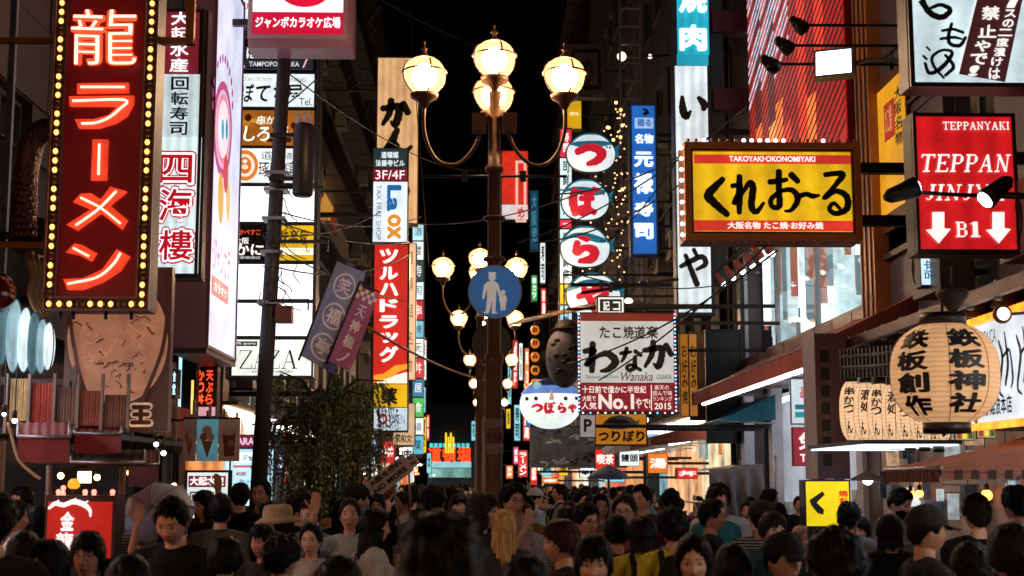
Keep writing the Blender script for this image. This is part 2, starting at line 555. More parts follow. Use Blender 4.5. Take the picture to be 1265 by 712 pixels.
    def disc(self, u, v, ru, rv, mat, y=-0.03, name='emblem', n=24, inner=0.0, t=0.0):
        pts = [(u + ru * math.cos(2 * PI * k / n), v + rv * math.sin(2 * PI * k / n)) for k in range(n)]
        if not inner: return self.blob(pts, mat, y, name, t)
        q = [self.L(*p) for p in pts]
        q2 = [self.L(u + ru * inner * math.cos(2 * PI * k / n), v + rv * inner * math.sin(2 * PI * k / n)) for k in range(n)]
        m = MB(); m.add([(a, y, b) for a, b in q + q2], [(k, (k + 1) % n, (k + 1) % n + n, k + n) for k in range(n)])
        return m.build(name, mat, self.root)

    def line(self, pts, wpx, mat, y=-0.03, name='stroke', n=5):
        """brush line in photo pixels"""
        V, F = [], []
        x0, z0 = self.L(*pts[0][0][:2]) if isinstance(pts[0], list) else self.L(*pts[0][:2])
        strokes = pts if isinstance(pts[0], list) else [pts]
        u, v_ = strokes[0][0][:2]
        ppm = abs(self.L(u + 10, v_)[0] - self.L(u, v_)[0]) / 10
        st = [[(*self.L(p[0], p[1]), p[2] if len(p) > 2 else 1.0) for p in q] for q in strokes]
        v, fs = brush(st, wpx * ppm / 2, n)
        return self.put(v, fs, mat, name, y)

    def bracket(self, side, fr=(0.2, 0.8), wallX=4.3, r=0.025, box=None, depth=0.15):
        """steel arms from the sign to the facade beside it"""
        x0, z0, x1, z1 = self.box(*box)
        xe = x0 if side < 0 else x1
        xw = (side * wallX - self.o[0])
        for f in fr:
            z = z0 + (z1 - z0) * f
            MB().box(min(xe, xw), depth * .4, z - r, max(xe, xw), depth * .4 + 2 * r, z + r).build('bracket', DARKMETAL, self.root)

# ------------------------------------------------------------ the setting
XF = 4.3
LAMP = 330.0


def ground():
    m = MB()
    m.grid(8, 60, lambda a, b: (-40 + 80 * a, -15 + 300 * b, 0), False)
    o = m.build('ground', pbr('asphalt', (0.05, 0.05, 0.052), 0.6, var=0.35, scale=1.2, bump=0.4, bscale=80))
    tag(o, kind='structure')
    m = MB()
    m.box(-3.6, -10, 0.004, 3.6, 118, 0.008)
    o = m.build('street_paving', pbr('street_paving', (0.12, 0.11, 0.10), 0.45, var=0.35, scale=2.0, bump=0.3), None)
    tag(o, kind='structure')
    for s, nm in ((-1, 'pavement'), (1, 'pavement')):
        m = MB(); m.box(s * 3.6, -10, 0.0, s * 4.28, 118, 0.10)
        tag(m.build(nm, pbr('pavement_stone', (0.2, 0.19, 0.18), 0.6, var=0.3), None), kind='structure')


ground()

FRAME_M = pbr('window_frame', (0.10, 0.10, 0.11), 0.4, 0.5, var=0.2)
PANE_DARK = pbr('dark_glass', (0.012, 0.014, 0.018), 0.08, 0.0, var=0.2, bump=0.03, bscale=4)
PANE_WARM = lit('room_light_warm', C('#a8703a'), 0.35, 0.5, 2.0, lightit=False)
PANE_COOL = lit('room_light_cool', C('#7fa0a8'), 0.22, 0.5, 2.0, lightit=False)


def building(side, y0, y1, H, wall, label, floors=None, z0=3.6, bay=1.9, wh=1.25, lit_share=0.12, seed=1, balcony=False, depth=8, name='building', ww=0.62):
    """facade of piers and spandrels round real window openings, windows set back in them"""
    r = random.Random(seed)
    root = empty(name, (side * XF, y0, 0), label, 'building')
    s = side
    W = MB()
    L_ = y1 - y0
    g = 0.01
    fh = 2.9
    nf = max(1, int((H - z0 - .4) / fh))
    nb = max(1, int(L_ / bay)); bw = L_ / nb
    wwid = bw * ww
    # body behind the facade
    W.box(s * 0.3, g, 0, s * depth, L_ - g, H)
    W.box(0, g, H - .3, s * .3, L_ - g, H)           # parapet front
    zt = z0
    W.box(0, g, z0 - .35, s * .3, L_ - g, z0 + .55)
    for f in range(nf):
        zb = z0 + .55 + f * fh; ztop = zb + wh
        nxt = z0 + .55 + (f + 1) * fh if f < nf - 1 else H - .3
        W.box(0, g, ztop, s * .3, L_ - g, nxt)
        for b in range(nb + 1):
            a0 = max(g, b * bw - (bw - wwid) / 2); a1 = min(L_ - g, b * bw + (bw - wwid) / 2)
            W.box(0, a0, zb, s * .3, a1, ztop)
    # ground floor piers
    for b in (0, 1):
        a = g if b == 0 else L_ - .35
        W.box(0, a, 0, s * .3, a + .34, z0 - .35)
    W.build('wall', wall, root)
    fm = MB(); w2, h2 = wwid / 2, wh / 2
    t = .05
    for (a0, b0, a1, b1) in ((-w2, -h2, -w2 + t, h2), (w2 - t, -h2, w2, h2), (-w2 + t, h2 - t, w2 - t, h2), (-w2 + t, -h2, w2 - t, -h2 + t), (-t / 2, -h2 + t, t / 2, h2 - t)):
        fm.box(0.10 * s, a0, b0, 0.16 * s, a1, b1)
    fme = fm.mesh('window', FRAME_M)
    pm = {}
    for k, mt in (('d', PANE_DARK), ('w', PANE_WARM), ('c', PANE_COOL)):
        q = MB(); q.box(0.13 * s, -w2 + .01, -h2 + .01, 0.145 * s, w2 - .01, h2 - .01); pm[k] = q.mesh('pane', mt)
    sm = MB(); sm.box(-.06 * s, -w2 - .06, -h2 - .06, .1 * s, w2 + .06, -h2 - .002); sme = sm.mesh('sill', wall)
    for f in range(nf):
        for b in range(nb):
            zc = z0 + .55 + f * fh + h2; yc = (b + .5) * bw
            w = link('window', fme, root, loc=(0, yc, zc))
            q = r.random()
            link('pane', pm['w' if q < lit_share * .6 else ('c' if q < lit_share else 'd')], w)
            link('sill', sme, w)
            if balcony and f > 0:
                bm = MB()
                bm.box(-s * .7, -bw * .48, -h2 - .35, -s * .002, bw * .48, -h2 - .25)
                for k in range(9):
                    yy = -bw * .47 + bw * .94 * k / 8
                    bm.box(-s * .69, yy - .012, -h2 - .25, -s * .665, yy + .012, -h2 + .62)
                bm.box(-s * .70, -bw * .48, -h2 + .62, -s * .65, bw * .48, -h2 + .67)
                bm.build('balcony', DARKMETAL, root, loc=(0, yc, zc))
    # cladding panels with open joints on the bands between the window rows
    if y0 < 33:
        pw = bw / 2; ph = (fh - wh) / 2
        pme = [MB().box(-s * t_, .01, .01, -s * .001, pw - .01, ph - .01).mesh('cladding_panel', wall) for t_ in (.012, .018, .024)]
        for f in range(min(nf, 3)):
            for b in range(nb * 2):
                for q in (0, 1): link('cladding_panel', r.choice(pme), root, loc=(0, b * pw, z0 + .55 + f * fh + wh + q * ph))
    # air conditioners, conduits and a cable tray
    am = MB(); am.box(-s * .42, -.38, 0, -s * .12, .38, .55); ame = am.mesh('air_conditioner', paint('#7c7a78', .5, var=.4))
    gm = MB()
    for q in (.21, .15, .09, .03): gm.tube([(-s * .43, .12 + q * math.cos(2 * PI * k / 14), .28 + q * math.sin(2 * PI * k / 14)) for k in range(14)], .008, 4, closed=True)
    gme = gm.mesh('fan_grille', DARKMETAL)
    bk = MB().box(-s * .42, -.3, -.04, 0, -.26, 0).mesh('wall_bracket', DARKMETAL)
    for f in range(min(nf, 4)):
        for b in range(nb):
            if r.random() > .42: continue
            yc = (b + .5) * bw + r.uniform(-.1, .1) + bw * .0; zc = z0 + .55 + f * fh - .75
            a = link('air_conditioner', ame, root, loc=(0, yc, zc)); link('fan_grille', gme, a); link('wall_bracket', bk, a)
            p = MB(); p.tube([(-s * .1, yc + .3, zc + .3), (-s * .05, yc + .45, zc + .3), (-s * .05, yc + .45, zc + r.uniform(-1.5, 1.8))], .022, 5); p.build('conduit', paint('#8a8478', .6), root)
    for k in range(3):
        z = z0 + .2 + r.uniform(0, 3) + k * 2; p = MB(); p.tube([(-s * .05, .1, z), (-s * .05, L_ * .5, z - .06), (-s * .05, L_ - .1, z)], .018, 5); p.build('conduit', RUBBER, root)
    # rain pipe and ledge
    p = MB(); p.tube([(-s * .06, .25, .1), (-s * .06, .25, H - .2)], .045, 8); p.build('drain_pipe', paint('#4a4a4e', .5), root)
    return root


WALL = {
    'dark': pbr('sooty_render', (0.025, 0.025, 0.031), 0.8, var=0.5, scale=1.0, streak=True),
    'brown': pbr('brown_render', (0.055, 0.032, 0.034), 0.7, var=0.4, scale=1.2, streak=True),
    'cream': pbr('cream_tile', (0.16, 0.14, 0.14), 0.6, var=0.35, scale=1.2, streak=True),
    'grey': pbr('grey_concrete', (0.07, 0.075, 0.09), 0.8, var=0.4, scale=1.0, streak=True),
    'mauve': pbr('mauve_panel', (0.07, 0.055, 0.08), 0.5, var=0.3, scale=1.2, streak=True),
}
building(-1, 2.0, 11.8, 13, WALL['dark'], 'near black building behind the neon ramen sign', seed=1, lit_share=.0)
building(-1, 11.8, 20.0, 12, WALL['brown'], 'brown rendered building behind the big noodle bowl billboard', seed=2, lit_share=.05)
building(-1, 20.0, 32.0, 17, WALL['grey'], 'grey building behind the tower of white tenant signs', seed=3)
building(-1, 32.0, 50.0, 19, WALL['cream'], 'pale building with railed balconies beside the red poster', seed=4, balcony=True, lit_share=.1)
building(-1, 50.0, 74.0, 22, WALL['dark'], 'dark tall building beyond the cream brush lettered sign', seed=5, lit_share=.12)
building(-1, 74.0, 112.0, 19, WALL['grey'], 'far grey building near the street end with few lit windows', seed=6, lit_share=.2)
building(1, 1.5, 9.0, 12, WALL['brown'], 'brown building carrying the red teppan sign', seed=7, lit_share=.0)
building(1, 9.0, 15.2, 12, WALL['mauve'], 'mauve panelled building beside the yellow takoyaki sign', seed=8, lit_share=.1)
building(1, 23.4, 36.0, 17, WALL['dark'], 'dark building behind the cyan and white vertical sign', seed=10, lit_share=.12)
building(1, 36.0, 54.0, 21, WALL['grey'], 'grey building behind the column of pufferfish signs', seed=11, lit_share=.1)
building(1, 54.0, 69.0, 27, WALL['mauve'], 'tall grey mauve tower above the pufferfish signs', seed=12, lit_share=.1, balcony=True)
building(1, 69.0, 112.0, 17, WALL['dark'], 'far low dark building behind the red and white sign', seed=13, lit_share=.2)


# corner building with the glass front and the red light screen
def glass_corner():
    y0, y1 = 15.2, 23.4
    root = empty('glass_front_building', (XF, y0, 0), 'glass fronted building with red striped light screen on its upper wall', 'building')
    L_ = y1 - y0
    W = MB()
    W.box(.9, .01, 0, 8, L_ - .01, 13); W.box(0, .01, 5.45, .9, L_ - .01, 13)
    W.box(0, .01, 3.3, .9, L_ - .01, 3.75)
    W.box(0, .01, 3.75, .35, .5, 5.45); W.box(0, L_ - .3, 3.75, .35, L_ - .01, 5.45)
    W.box(0, .01, 0, .35, .55, 3.3); W.box(0, L_ - .3, 0, .35, L_ - .01, 3.3)
    W.build('wall', paint('#4a3438', .35, var=.4), root)
    for i in range(18):
        for j in range(2): MB().box(-.012 - .006 * ((i + j) % 2), .02 + i * .455, 3.32 + j * .21, -.001, .46 + i * .455, 3.52 + j * .21).build('cladding_panel', paint('#5a4044', .35, var=.4), root)
    n = 3; st = (L_ - .8) / n
    glass = pbr('shop_glass', (0.02, 0.025, 0.03), 0.05, 0.0, var=.1, bump=0)
    for i in range(n):
        a = .5 + i * st
        w = MB(); w.frame(0, 0, st - .02, 1.69, .035, 0, .06)
        w = w.build('window', STEEL, root, loc=(.12, a, 3.755), rot=(0, 0, PI / 2))
        m = MB(); m.box(.036, .02, .036, st - .056, .03, 1.65)
        m.build('pane', clear_glass(), w)
    # room behind the glass: bright curtains, tables of light
    for k in range(4): MB().box(.2, .6 + k * 1.9, 3.76, .84, .63 + k * 1.9, 5.0 + .1 * k).build('lit_screen', lit('lit_screen%d' % k, C(['#dff2f4', '#b8d4da', '#e8f8fa', '#9ab4bc'][k]), 1.3, .5, 3, lightit=False), root)
    m = MB(); m.box(.86, .5, 3.76, .89, L_ - .31, 5.44); m.build('back_wall_panel', lit('room_back', C('#8fa7ad'), .8, .6, 1.1, lightit=False), root)
    for i in range(60):
        a = .6 + i * .12
        h = rnd.uniform(.8, 1.5)
        m = MB(); q = rnd.uniform(.16, .7); m.box(q, a, 5.4 - h, q + rnd.uniform(.06, .16), a + .02, 5.44)
        m.build('curtain_strip', lit('strip%d' % (i % 4), C(['#dfeff0', '#6f8a90', '#b5c9cc', '#9a5a46'][i % 4]), [1.5, .6, 1.0, .8][i % 4], .3, 3, lightit=False), root)
    for i in range(6):
        m = MB(); m.lathe([(.18, 0), (.2, .04), (.05, .1)], (0, 0, 0), 12)
        m.build('ceiling_lamp', lit('cold_lamp', C('#e8fbff'), 4, 0, lightit=False), root, loc=(.45, 1.0 + i * 1.2, 5.05 + (i % 2) * .12))
    return root


def clear_glass():
    if 'clear' in _M: return _M['clear']
    m, nt, N, L, b = _nodes('clear_glass')
    b.inputs['Base Color'].default_value = (.9, .95, .95, 1)
    b.inputs['Roughness'].default_value = .03
    b.inputs['Transmission Weight'].default_value = 0
    tr = N.new('ShaderNodeBsdfTransparent'); gl = N.new('ShaderNodeBsdfGlossy'); gl.inputs['Roughness'].default_value = .03
    mx = N.new('ShaderNodeMixShader'); mx.inputs[0].default_value = .14
    L.new(tr.outputs[0], mx.inputs[1]); L.new(gl.outputs[0], mx.inputs[2])
    L.new(mx.outputs[0], N['Material Output'].inputs[0])
    _M['clear'] = m
    return m


glass_corner()


# red light screen on the upper wall
def light_screen():
    s = Sign('light_screen', 'large red and orange light screen of slanting strips on the upper wall', 'screen', (925, -30, 1045, 176), X=XF - .10, rz=-PI / 2)
    x0, z0, x1, z1 = s.box(925, -30, 1045, 176)
    z0 = 5.5 - s.o[2]; z1 = z0 + 6.2
    MB().box(x0, 0, z0, x1, .08, z1).build('backing', paint('#5a0c08', .4), s.root)
    cols = [('#f03818', .85), ('#ff7a30', 1.0), ('#b01810', .7), ('#ff9a50', 1.1), ('#c82818', .6), ('#8a2020', .5)]; sky_ = lit('strip_blue', C('#bcdcf0'), .9, .5, 9, lightit=False); dk_ = paint('#1a0606', .5)
    W_ = x1 - x0
    k = 0
    # vertical colour fields behind a grid of fine slanting strips
    for i in range(12):
        a = x0 + .02 + (W_ - .04) * i / 12; b = a + (W_ - .04) / 12 - .01
        upper = i < 7
        zc = z0 + 1.35 + .25 * math.sin(i * 2.1)
        c = cols[[3, 1, 0, 3, 1, 0, 2, 0, 1, 2, 2, 2][i]]
        MB().box(a, -.012, z0 + .02, b, 0, zc).build('light_field', face(c[0], c[1]), s.root)
        c = cols[[4, 5, 4, 5, 4, 2, 4, 0, 2, 0, 2, 2][i]]
        MB().box(a, -.012, zc + .002, b, 0, z1 - .02).build('light_field', face(c[0], c[1]), s.root)
    for i in range(52):
        hh = .022
        za = z0 - 1.5 + i * .135
        p0 = [x0 + .02, za]; p1 = [x1 - .02, za + 1.9]
        # clip
        def cl(p, q):
            out = []
            for (a, b) in ((p, q), (q, p)):
                a = list(a)
                if a[1] < z0 + .02:
                    t = (z0 + .02 - a[1]) / (b[1] - a[1]); a = [a[0] + (b[0] - a[0]) * t, z0 + .02]
                if a[1] > z1 - .02:
                    t = (z1 - .02 - a[1]) / (b[1] - a[1]); a = [a[0] + (b[0] - a[0]) * t, z1 - .02]
                out.append(a)
            return out
        if p1[1] < z0 + .1 or p0[1] > z1 - .1: continue
        a, b = cl(p0, p1)
        mid = x0 + W_ * .55
        for (p, q) in ((a, b),):
            for k in range(6):
                f0, f1 = k / 6, (k + 1) / 6; g0 = [p[0] + (q[0] - p[0]) * f0, p[1] + (q[1] - p[1]) * f0]; g1 = [p[0] + (q[0] - p[0]) * f1, p[1] + (q[1] - p[1]) * f1]
                pale = g1[1] > z0 + 2.2 and k < 3 and (k + i) % 4
                MB().add([(g0[0], -.016, g0[1] - hh), (g1[0], -.016, g1[1] - hh), (g1[0], -.016, g1[1] + hh), (g0[0], -.016, g0[1] + hh)], [(0, 1, 2, 3)]).build('slanting_strip', sky_ if pale else dk_, s.root)
    return s


light_screen()


def frosted_globe():
    """milky glass that glows round the burning core seen through it"""
    if 'frost' in _M: return _M['frost']
    m, nt, N, L, b = _nodes('frosted_globe')
    tr = N.new('ShaderNodeBsdfTransparent'); em = N.new('ShaderNodeEmission'); mx = N.new('ShaderNodeMixShader'); mx.inputs[0].default_value = .5
    em.inputs[0].default_value = (1.0, .45, .17, 1); em.inputs[1].default_value = 3.2
    L.new(tr.outputs[0], mx.inputs[1]); L.new(em.outputs[0], mx.inputs[2]); L.new(mx.outputs[0], N['Material Output'].inputs[0])
    m.cycles.emission_sampling = 'NONE'
    _M['frost'] = m
    return m


def street_lamp(u, d, label, dz=0.16):
    """post with four globe lanterns on scrolled arms and one on top"""
    root = empty('street_lamp', (P(u, 595, d).x, d, 0.0), label, 'street lamp', 'globe street lamps down the middle of the street')
    iron = pbr('brown_cast_iron', (0.15, 0.07, 0.03), 0.45, 0.25, var=.35)
    Z = 5.05 + dz
    m = MB()
    m.lathe([(.19, 0), (.19, .35), (.15, .42), (.11, .55), (.083, .7), (.078, 2.9), (.092, 2.93), (.092, 3.0), (.070, 3.03), (.062, 4.78), (.09, 4.8), (.09, 4.84), (.062, 4.87), (.055, Z + .39)], n=20)
    m.build('post', iron, root)
    m = MB()
    for a in (.9, 1.3): m.lathe([(.10, 0), (.115, .02), (.10, .04)], (0, 0, Z - a), 16)
    m.build('collar', iron, root)
    for q in (-.15, .15): MB().box(q - .07, -.07, Z - .02, q + .07, .07, Z + .16).build('collar_box', iron, root)
    glob = frosted_globe()
    core = lit('lamp_core', (1.0, .62, .35), LAMP, 0.0)
    gm = MB()
    # slightly squashed globe, narrower below
    prof = []
    for i in range(13):
        a = PI * i / 12
        rr = math.sin(a) * .2 * (1 - .13 * (math.cos(a)))
        prof.append((max(rr, 1e-4), -math.cos(a) * .2 + .2))
    prof = [(.1, .02)] + prof[2:]
    gm.lathe(prof, n=24)
    gme = gm.mesh('globe', glob)
    km = MB(); km.ball((0, 0, .2), .125, 20, 14); kme = km.mesh('burner', core)
    cm = MB()
    cm.lathe([(.03, -.12), (.06, -.06), (.13, -.02), (.14, .02), (.11, .03)], n=16)
    cme = cm.mesh('globe_cup', iron)
    rm = MB()
    for k in range(4):
        a = k * PI / 2 + .35
        pts = []
        for i in range(9):
            t = -PI * .38 + PI * .62 * i / 8
            q = .2 * (1 + .13 * math.sin(t) * .9) + .012
            pts.append((math.cos(a) * math.cos(t) * q, math.sin(a) * math.cos(t) * q, .2 + math.sin(t) * .205))
        rm.tube(pts, .0095, 5)
    n = 20
    rm.tube([(math.cos(2 * PI * k / n) * .216, math.sin(2 * PI * k / n) * .216, .24) for k in range(n)], .0105, 5, closed=True)
    rme = rm.mesh('cage', iron)
    fm = MB()
    fm.lathe([(.06, .395), (.03, .42), (.018, .44), (.018, .46), (.03, .475), (.006, .50), (.006, .53), (.012, .54), (1e-4, .56)], n=10)
    fm.box(-.035, -.006, .475, .035, .006, .487)
    fme = fm.mesh('finial', iron)

    def lantern(x, y, z):
        c = link('lantern', cme, root, loc=(x, y, z))
        link('globe', gme, c); link('burner', kme, c); link('cage', rme, c); link('finial', fme, c)
    lantern(0, 0, Z + .51)
    for a in (0, PI, R(90)):
        ox, oy = math.cos(a), math.sin(a)
        pts = [(.05, Z + .15), (.12, Z + .02), (.2, Z - .18), (.34, Z - .33), (.5, Z - .34), (.62, Z - .22), (.69, Z + .0), (.69, Z + .22)]
        q = catmull([(x, z, 0) for x, z in pts], 4)
        m = MB(); m.tube([(ox * p[0], oy * p[0], p[1]) for p in q], .019, 8)
        m.build('arm', iron, root)
        lantern(ox * .69, oy * .69, Z + .34)
    return root, Z


lampA = street_lamp(610, 13.6, 'globe street lamp nearest the crowd, carrying the round blue sign')
lab = ['second globe street lamp, seen just behind the blue sign', 'third globe street lamp behind the blue sign', 'fourth globe street lamp down the street',
       'fifth globe street lamp down the street', 'sixth and farthest globe street lamp']
for (u, d), l in zip(((592, 26.3), (601, 34.6), (606, 46.6), (606, 58.0), (606, 72.0)), lab):
    street_lamp(u, d, l)


# round blue sign on the first post
def blue_sign():
    s = Sign('pedestrian_sign', 'round blue sign of an adult and child walking, fixed to the lamp post', 'sign', (578, 328, 645, 393), d=13.40)
    x0, z0, x1, z1 = s.box(578, 328, 645, 393)
    cz = (z0 + z1) / 2; cx = (x0 + x1) / 2; r = (x1 - x0) / 2
    for rr, y, mt, nm in ((r, 0.0, paint('#b9c0c6', .4), 'rim'), (r * .95, -.006, lit('sign_blue_glow', C('#1c5c94'), .5, .12), 'face_panel')):  # glow put into the unlit sign's blue and white in place of lamplight
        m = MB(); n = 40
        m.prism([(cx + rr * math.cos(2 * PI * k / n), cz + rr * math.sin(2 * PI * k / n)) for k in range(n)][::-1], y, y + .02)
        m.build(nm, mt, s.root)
    w = lit('sign_white_glow', C('#b5a9a0'), .6, .1)
    y = -.010
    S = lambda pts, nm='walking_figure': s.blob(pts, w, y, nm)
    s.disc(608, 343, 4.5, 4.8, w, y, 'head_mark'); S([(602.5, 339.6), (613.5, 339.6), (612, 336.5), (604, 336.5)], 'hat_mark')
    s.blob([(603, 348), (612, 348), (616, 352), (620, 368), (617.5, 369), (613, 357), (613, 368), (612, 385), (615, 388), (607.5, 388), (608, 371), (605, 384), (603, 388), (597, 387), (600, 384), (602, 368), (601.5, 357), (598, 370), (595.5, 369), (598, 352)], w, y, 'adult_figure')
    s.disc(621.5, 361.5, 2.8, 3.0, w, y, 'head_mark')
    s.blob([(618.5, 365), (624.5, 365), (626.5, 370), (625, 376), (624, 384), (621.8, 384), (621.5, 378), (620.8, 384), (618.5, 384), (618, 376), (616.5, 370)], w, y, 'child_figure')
    m = MB(); m.box(-.03, .02, cz - .2, .03, .10, cz - .17); m.box(-.03, .02, cz + .17, .03, .10, cz + .2); m.build('clamp', STEEL, s.root)
    s2 = Sign('pedestrian_sign', 'grey back of a round sign below the blue sign', 'sign', (583, 395, 630, 452), d=13.78)
    x0, z0, x1, z1 = s2.box(583, 396, 632, 451); cz = (z0 + z1) / 2; cx = (x0 + x1) / 2; r = (x1 - x0) / 2
    m = MB(); m.prism([(cx + r * math.cos(2 * PI * k / 32), cz + r * math.sin(2 * PI * k / 32)) for k in range(32)][::-1], 0, .015); m.build('back_plate', paint('#55504c', .5), s2.root)
    # posters wrapped round the post
    s3 = empty('post_notice', (P(610, 540, 13.6).x, 13.6, P(610, 560, 13.6).z), 'orange black and white notices wrapped round the first lamp post', 'notice')
    z = 0
    for (v0, v1, h) in ((562, 548, '#8a8078'), (547, 531, '#a8502a'), (530, 518, '#8f867e')):
        za, zb = P(610, v0, 13.6).z - s3.location.z, P(610, v1, 13.6).z - s3.location.z
        m = MB(); m.lathe([(.088, za), (.0885, zb)], n=20); m.build('paper_band', paint(h, .7), s3)
    for k in range(9):
        a = -PI / 2 + (k - 4) * .2
        m = MB(); c = Vector((math.cos(a) * .0895, math.sin(a) * .0895, P(610, 539, 13.6).z - s3.location.z))
        m.obox(c, (-math.sin(a) * .007, math.cos(a) * .007, 0), (math.cos(a) * .001, math.sin(a) * .001, 0), (0, 0, .02 + .012 * (k % 3)))
        m.build('printed_mark', BLACKINK, s3)


blue_sign()
street_lamp(560, -2.2, 'added unseen globe street lamp just behind the camera, lighting the faces')  # added lamp out of view, lights the faces and the blue sign


# leaning utility pole on the left side with its gear
def utility_pole():
    a = P(322, 560, 17.5); b = P(353, 45, 17.5)
    root = empty('utility_pole', (a.x - .02, 17.5, 0), 'dark leaning utility pole in front of the white tenant signs', 'pole')
    m = MB(); t = (b - a); n = 10
    e = a - t * (a.z / t.z); 
    top = a + t * 1.15
    m.tube([e - root.location, top - root.location], [.105, .08], 14); m.build('shaft', pbr('pole_dark', (0.022, 0.016, 0.02), .6, var=.4), root)
    def at(f): return a + t * f - root.location
    for f in (.35, .47, .55, .62, .66):
        c = at(f); MB().box(c.x - .14, -.14, c.z - .02, c.x + .14, .14, c.z + .02).build('band', STEEL, root)
    for f, w in ((.49, .7), (.62, .6), (.35, .5)):
        c = at(f); m = MB(); m.box(c.x, -.14, c.z, c.x + w, -.10, c.z + .04); m.box(c.x + w - .02, -.13, c.z - .1, c.x + w, -.11, c.z); m.build('cross_arm', DARKMETAL, root)
    m = MB()
    for k in range(26):
        f = rnd.uniform(.36, .66); c = at(f)
        q = [(c.x + rnd.uniform(-.1, .15), -.16, c.z)]
        for j in range(4): q.append((q[-1][0] + rnd.uniform(-.06, .12), -.16 + rnd.uniform(-.04, .04), q[-1][2] - rnd.uniform(.02, .14)))
        m.tube([tuple(p) for p in catmull(q, 3)], .006, 4)
    m.build('cable_tangle', RUBBER, root)
    # lamp box
    c = P(345, 388, 17.4) - root.location
    m = MB(); m.box(c.x - .05, -.12, c.z - .1, c.x + .15, .1, c.z + .1); m.build('meter_box', paint('#5b2f26', .5), root)
    # transformer
    t0 = empty('transformer', P(374, 243, 17.3), 'black cylindrical transformer with insulators hanging by the utility pole', 'transformer')
    m = MB(); m.lathe([(.10, 0), (.13, .03), (.135, .85), (.12, .9), (.06, .93)], n=16)
    m.build('tank', DARKMETAL, t0)
    for dx in (-.08, 0, .08):
        m = MB(); m.lathe([(.02, .9), (.035, .94), (.02, .97), (.035, 1.0), (.02, 1.03), (.012, 1.08)], (dx, 0, 0), 8); m.build('insulator', paint('#a0a4b0', .3), t0)
    for z in (.2, .75): MB().box(-.42, -.02, z, 0, .02, z + .05).build('bracket', DARKMETAL, t0)
    for k in range(4):
        m = MB(); m.box(-.12, .10 + .001 * k, .1 + k * .18, .12, .16, .12 + k * .18); m.build('cooling_fin', DARKMETAL, t0)


utility_pole()


def cable(a, b, sag=.3, r=.012, label='black cable crossing the street', hexc=None):
    A, B = P(*a), P(*b)
    m = MB(); pts = []
    o = A
    for i in range(15):
        t = i / 14
        p = A.lerp(B, t); p.z -= sag * 4 * t * (1 - t)
        pts.append(p - o)
    m.tube(pts, r, 5)
    ob = m.build('overhead_cable', RUBBER if hexc is None else paint(hexc, .6), None, loc=o)
    tag(ob, label, 'cable', 'overhead cables')


CABLES = [((330, 290, 17.4), (470, 262, 24), .15, 'thin cable from the leaning pole to the blue lettered vertical sign'),
          ((330, 300, 17.4), (500, 372, 24), .1, 'cable from the leaning pole across the tilted flags'),
          ((345, 262, 17.4), (520, 268, 30), .2, 'cable passing in front of the red poster'),
          ((345, 275, 17.4), (505, 300, 24), .12, 'cable dropping toward the red drugstore sign'),
          ((353, 130, 17.4), (470, 8, 20), .1, 'cable rising from the leaning pole to the top of the cream sign'),
          ((400, 110, 24), (470, 60, 24), .35, 'loose loop of cable beside the dark balconies'),
          ((405, 100, 24), (472, 10, 24), .5, 'second loose loop of cable beside the dark balconies'),
          ((470, 270, 28), (720, 238, 18), .25, 'pinkish cable sagging behind the first lamp post'),
          ((640, 300, 20), (925, 130, 15.5), .2, 'cable running up to the red light screen'),
          ((690, 240, 17), (880, 168, 15.5), .15, 'cable crossing in front of the pufferfish signs'),
          ((660, 300, 17), (905, 175, 15.5), .25, 'lower cable crossing in front of the pufferfish signs'),
          ((740, 470, 18), (960, 290, 13), .1, 'cable rising behind the yellow takoyaki sign'),
          ((700, 450, 18), (960, 310, 13), .15, 'second cable rising behind the yellow takoyaki sign'),
          ((455, 405, 18), (600, 470, 30), .1, 'yellow rod like cable in front of the drugstore sign'),
          ((470, 0, 30), (720, 75, 60), .6, 'faint cable across the black sky'),
          ((340, 330, 17.4), (505, 315, 24), .2, 'cable looping low from the leaning pole past the flags'),
          ((355, 90, 17.4), (600, 210, 40), .4, 'long cable from the leaning pole far up the street'),
          ((700, 335, 20), (925, 345, 22), .2, 'cable sagging over the white takoyaki banner sign'),
          ((750, 300, 20), (835, 200, 21), .1, 'short cable rising to the tall white sign'),
          ((505, 0, 28), (530, 330, 28), .05, 'thin cable falling beside the cream sign')]
for i, c in enumerate(CABLES):
    cable(c[0], c[1], c[2], .020 if i == 13 else .010, c[3], {7: '#6a4a48', 13: '#8a5a20'}.get(i))


def span_bar(u0, v0, u1, v1, d, label, r=.02):
    A, B = P(u0, v0, d), P(u1, v1, d)
    m = MB(); m.tube([(0, 0, 0), B - A], r, 6)
    for f in (.3, .7):
        c = (B - A) * f; m.box(c.x - .03, -.03, c.z - .05, c.x + .03, .03, c.z + .05)
    tag(m.build('span_bar', DARKMETAL, None, loc=A), label, 'bar', 'bars strung across the street')


span_bar(520, 218, 700, 218, 13.75, 'thin dark bar crossing behind the first lamp post', .014)
span_bar(705, 352, 830, 352, 21, 'black steel bar above the white takoyaki banner sign', .03)
span_bar(700, 382, 925, 380, 21, 'lower black steel bar above the white takoyaki banner sign', .02)
span_bar(718, 362, 838, 345, 20.6, 'slanting black bar above the white takoyaki banner sign', .025)
# ------------------------------------------------------------ signs on the left side
WHITE = ('#f4fbff', 1.15)


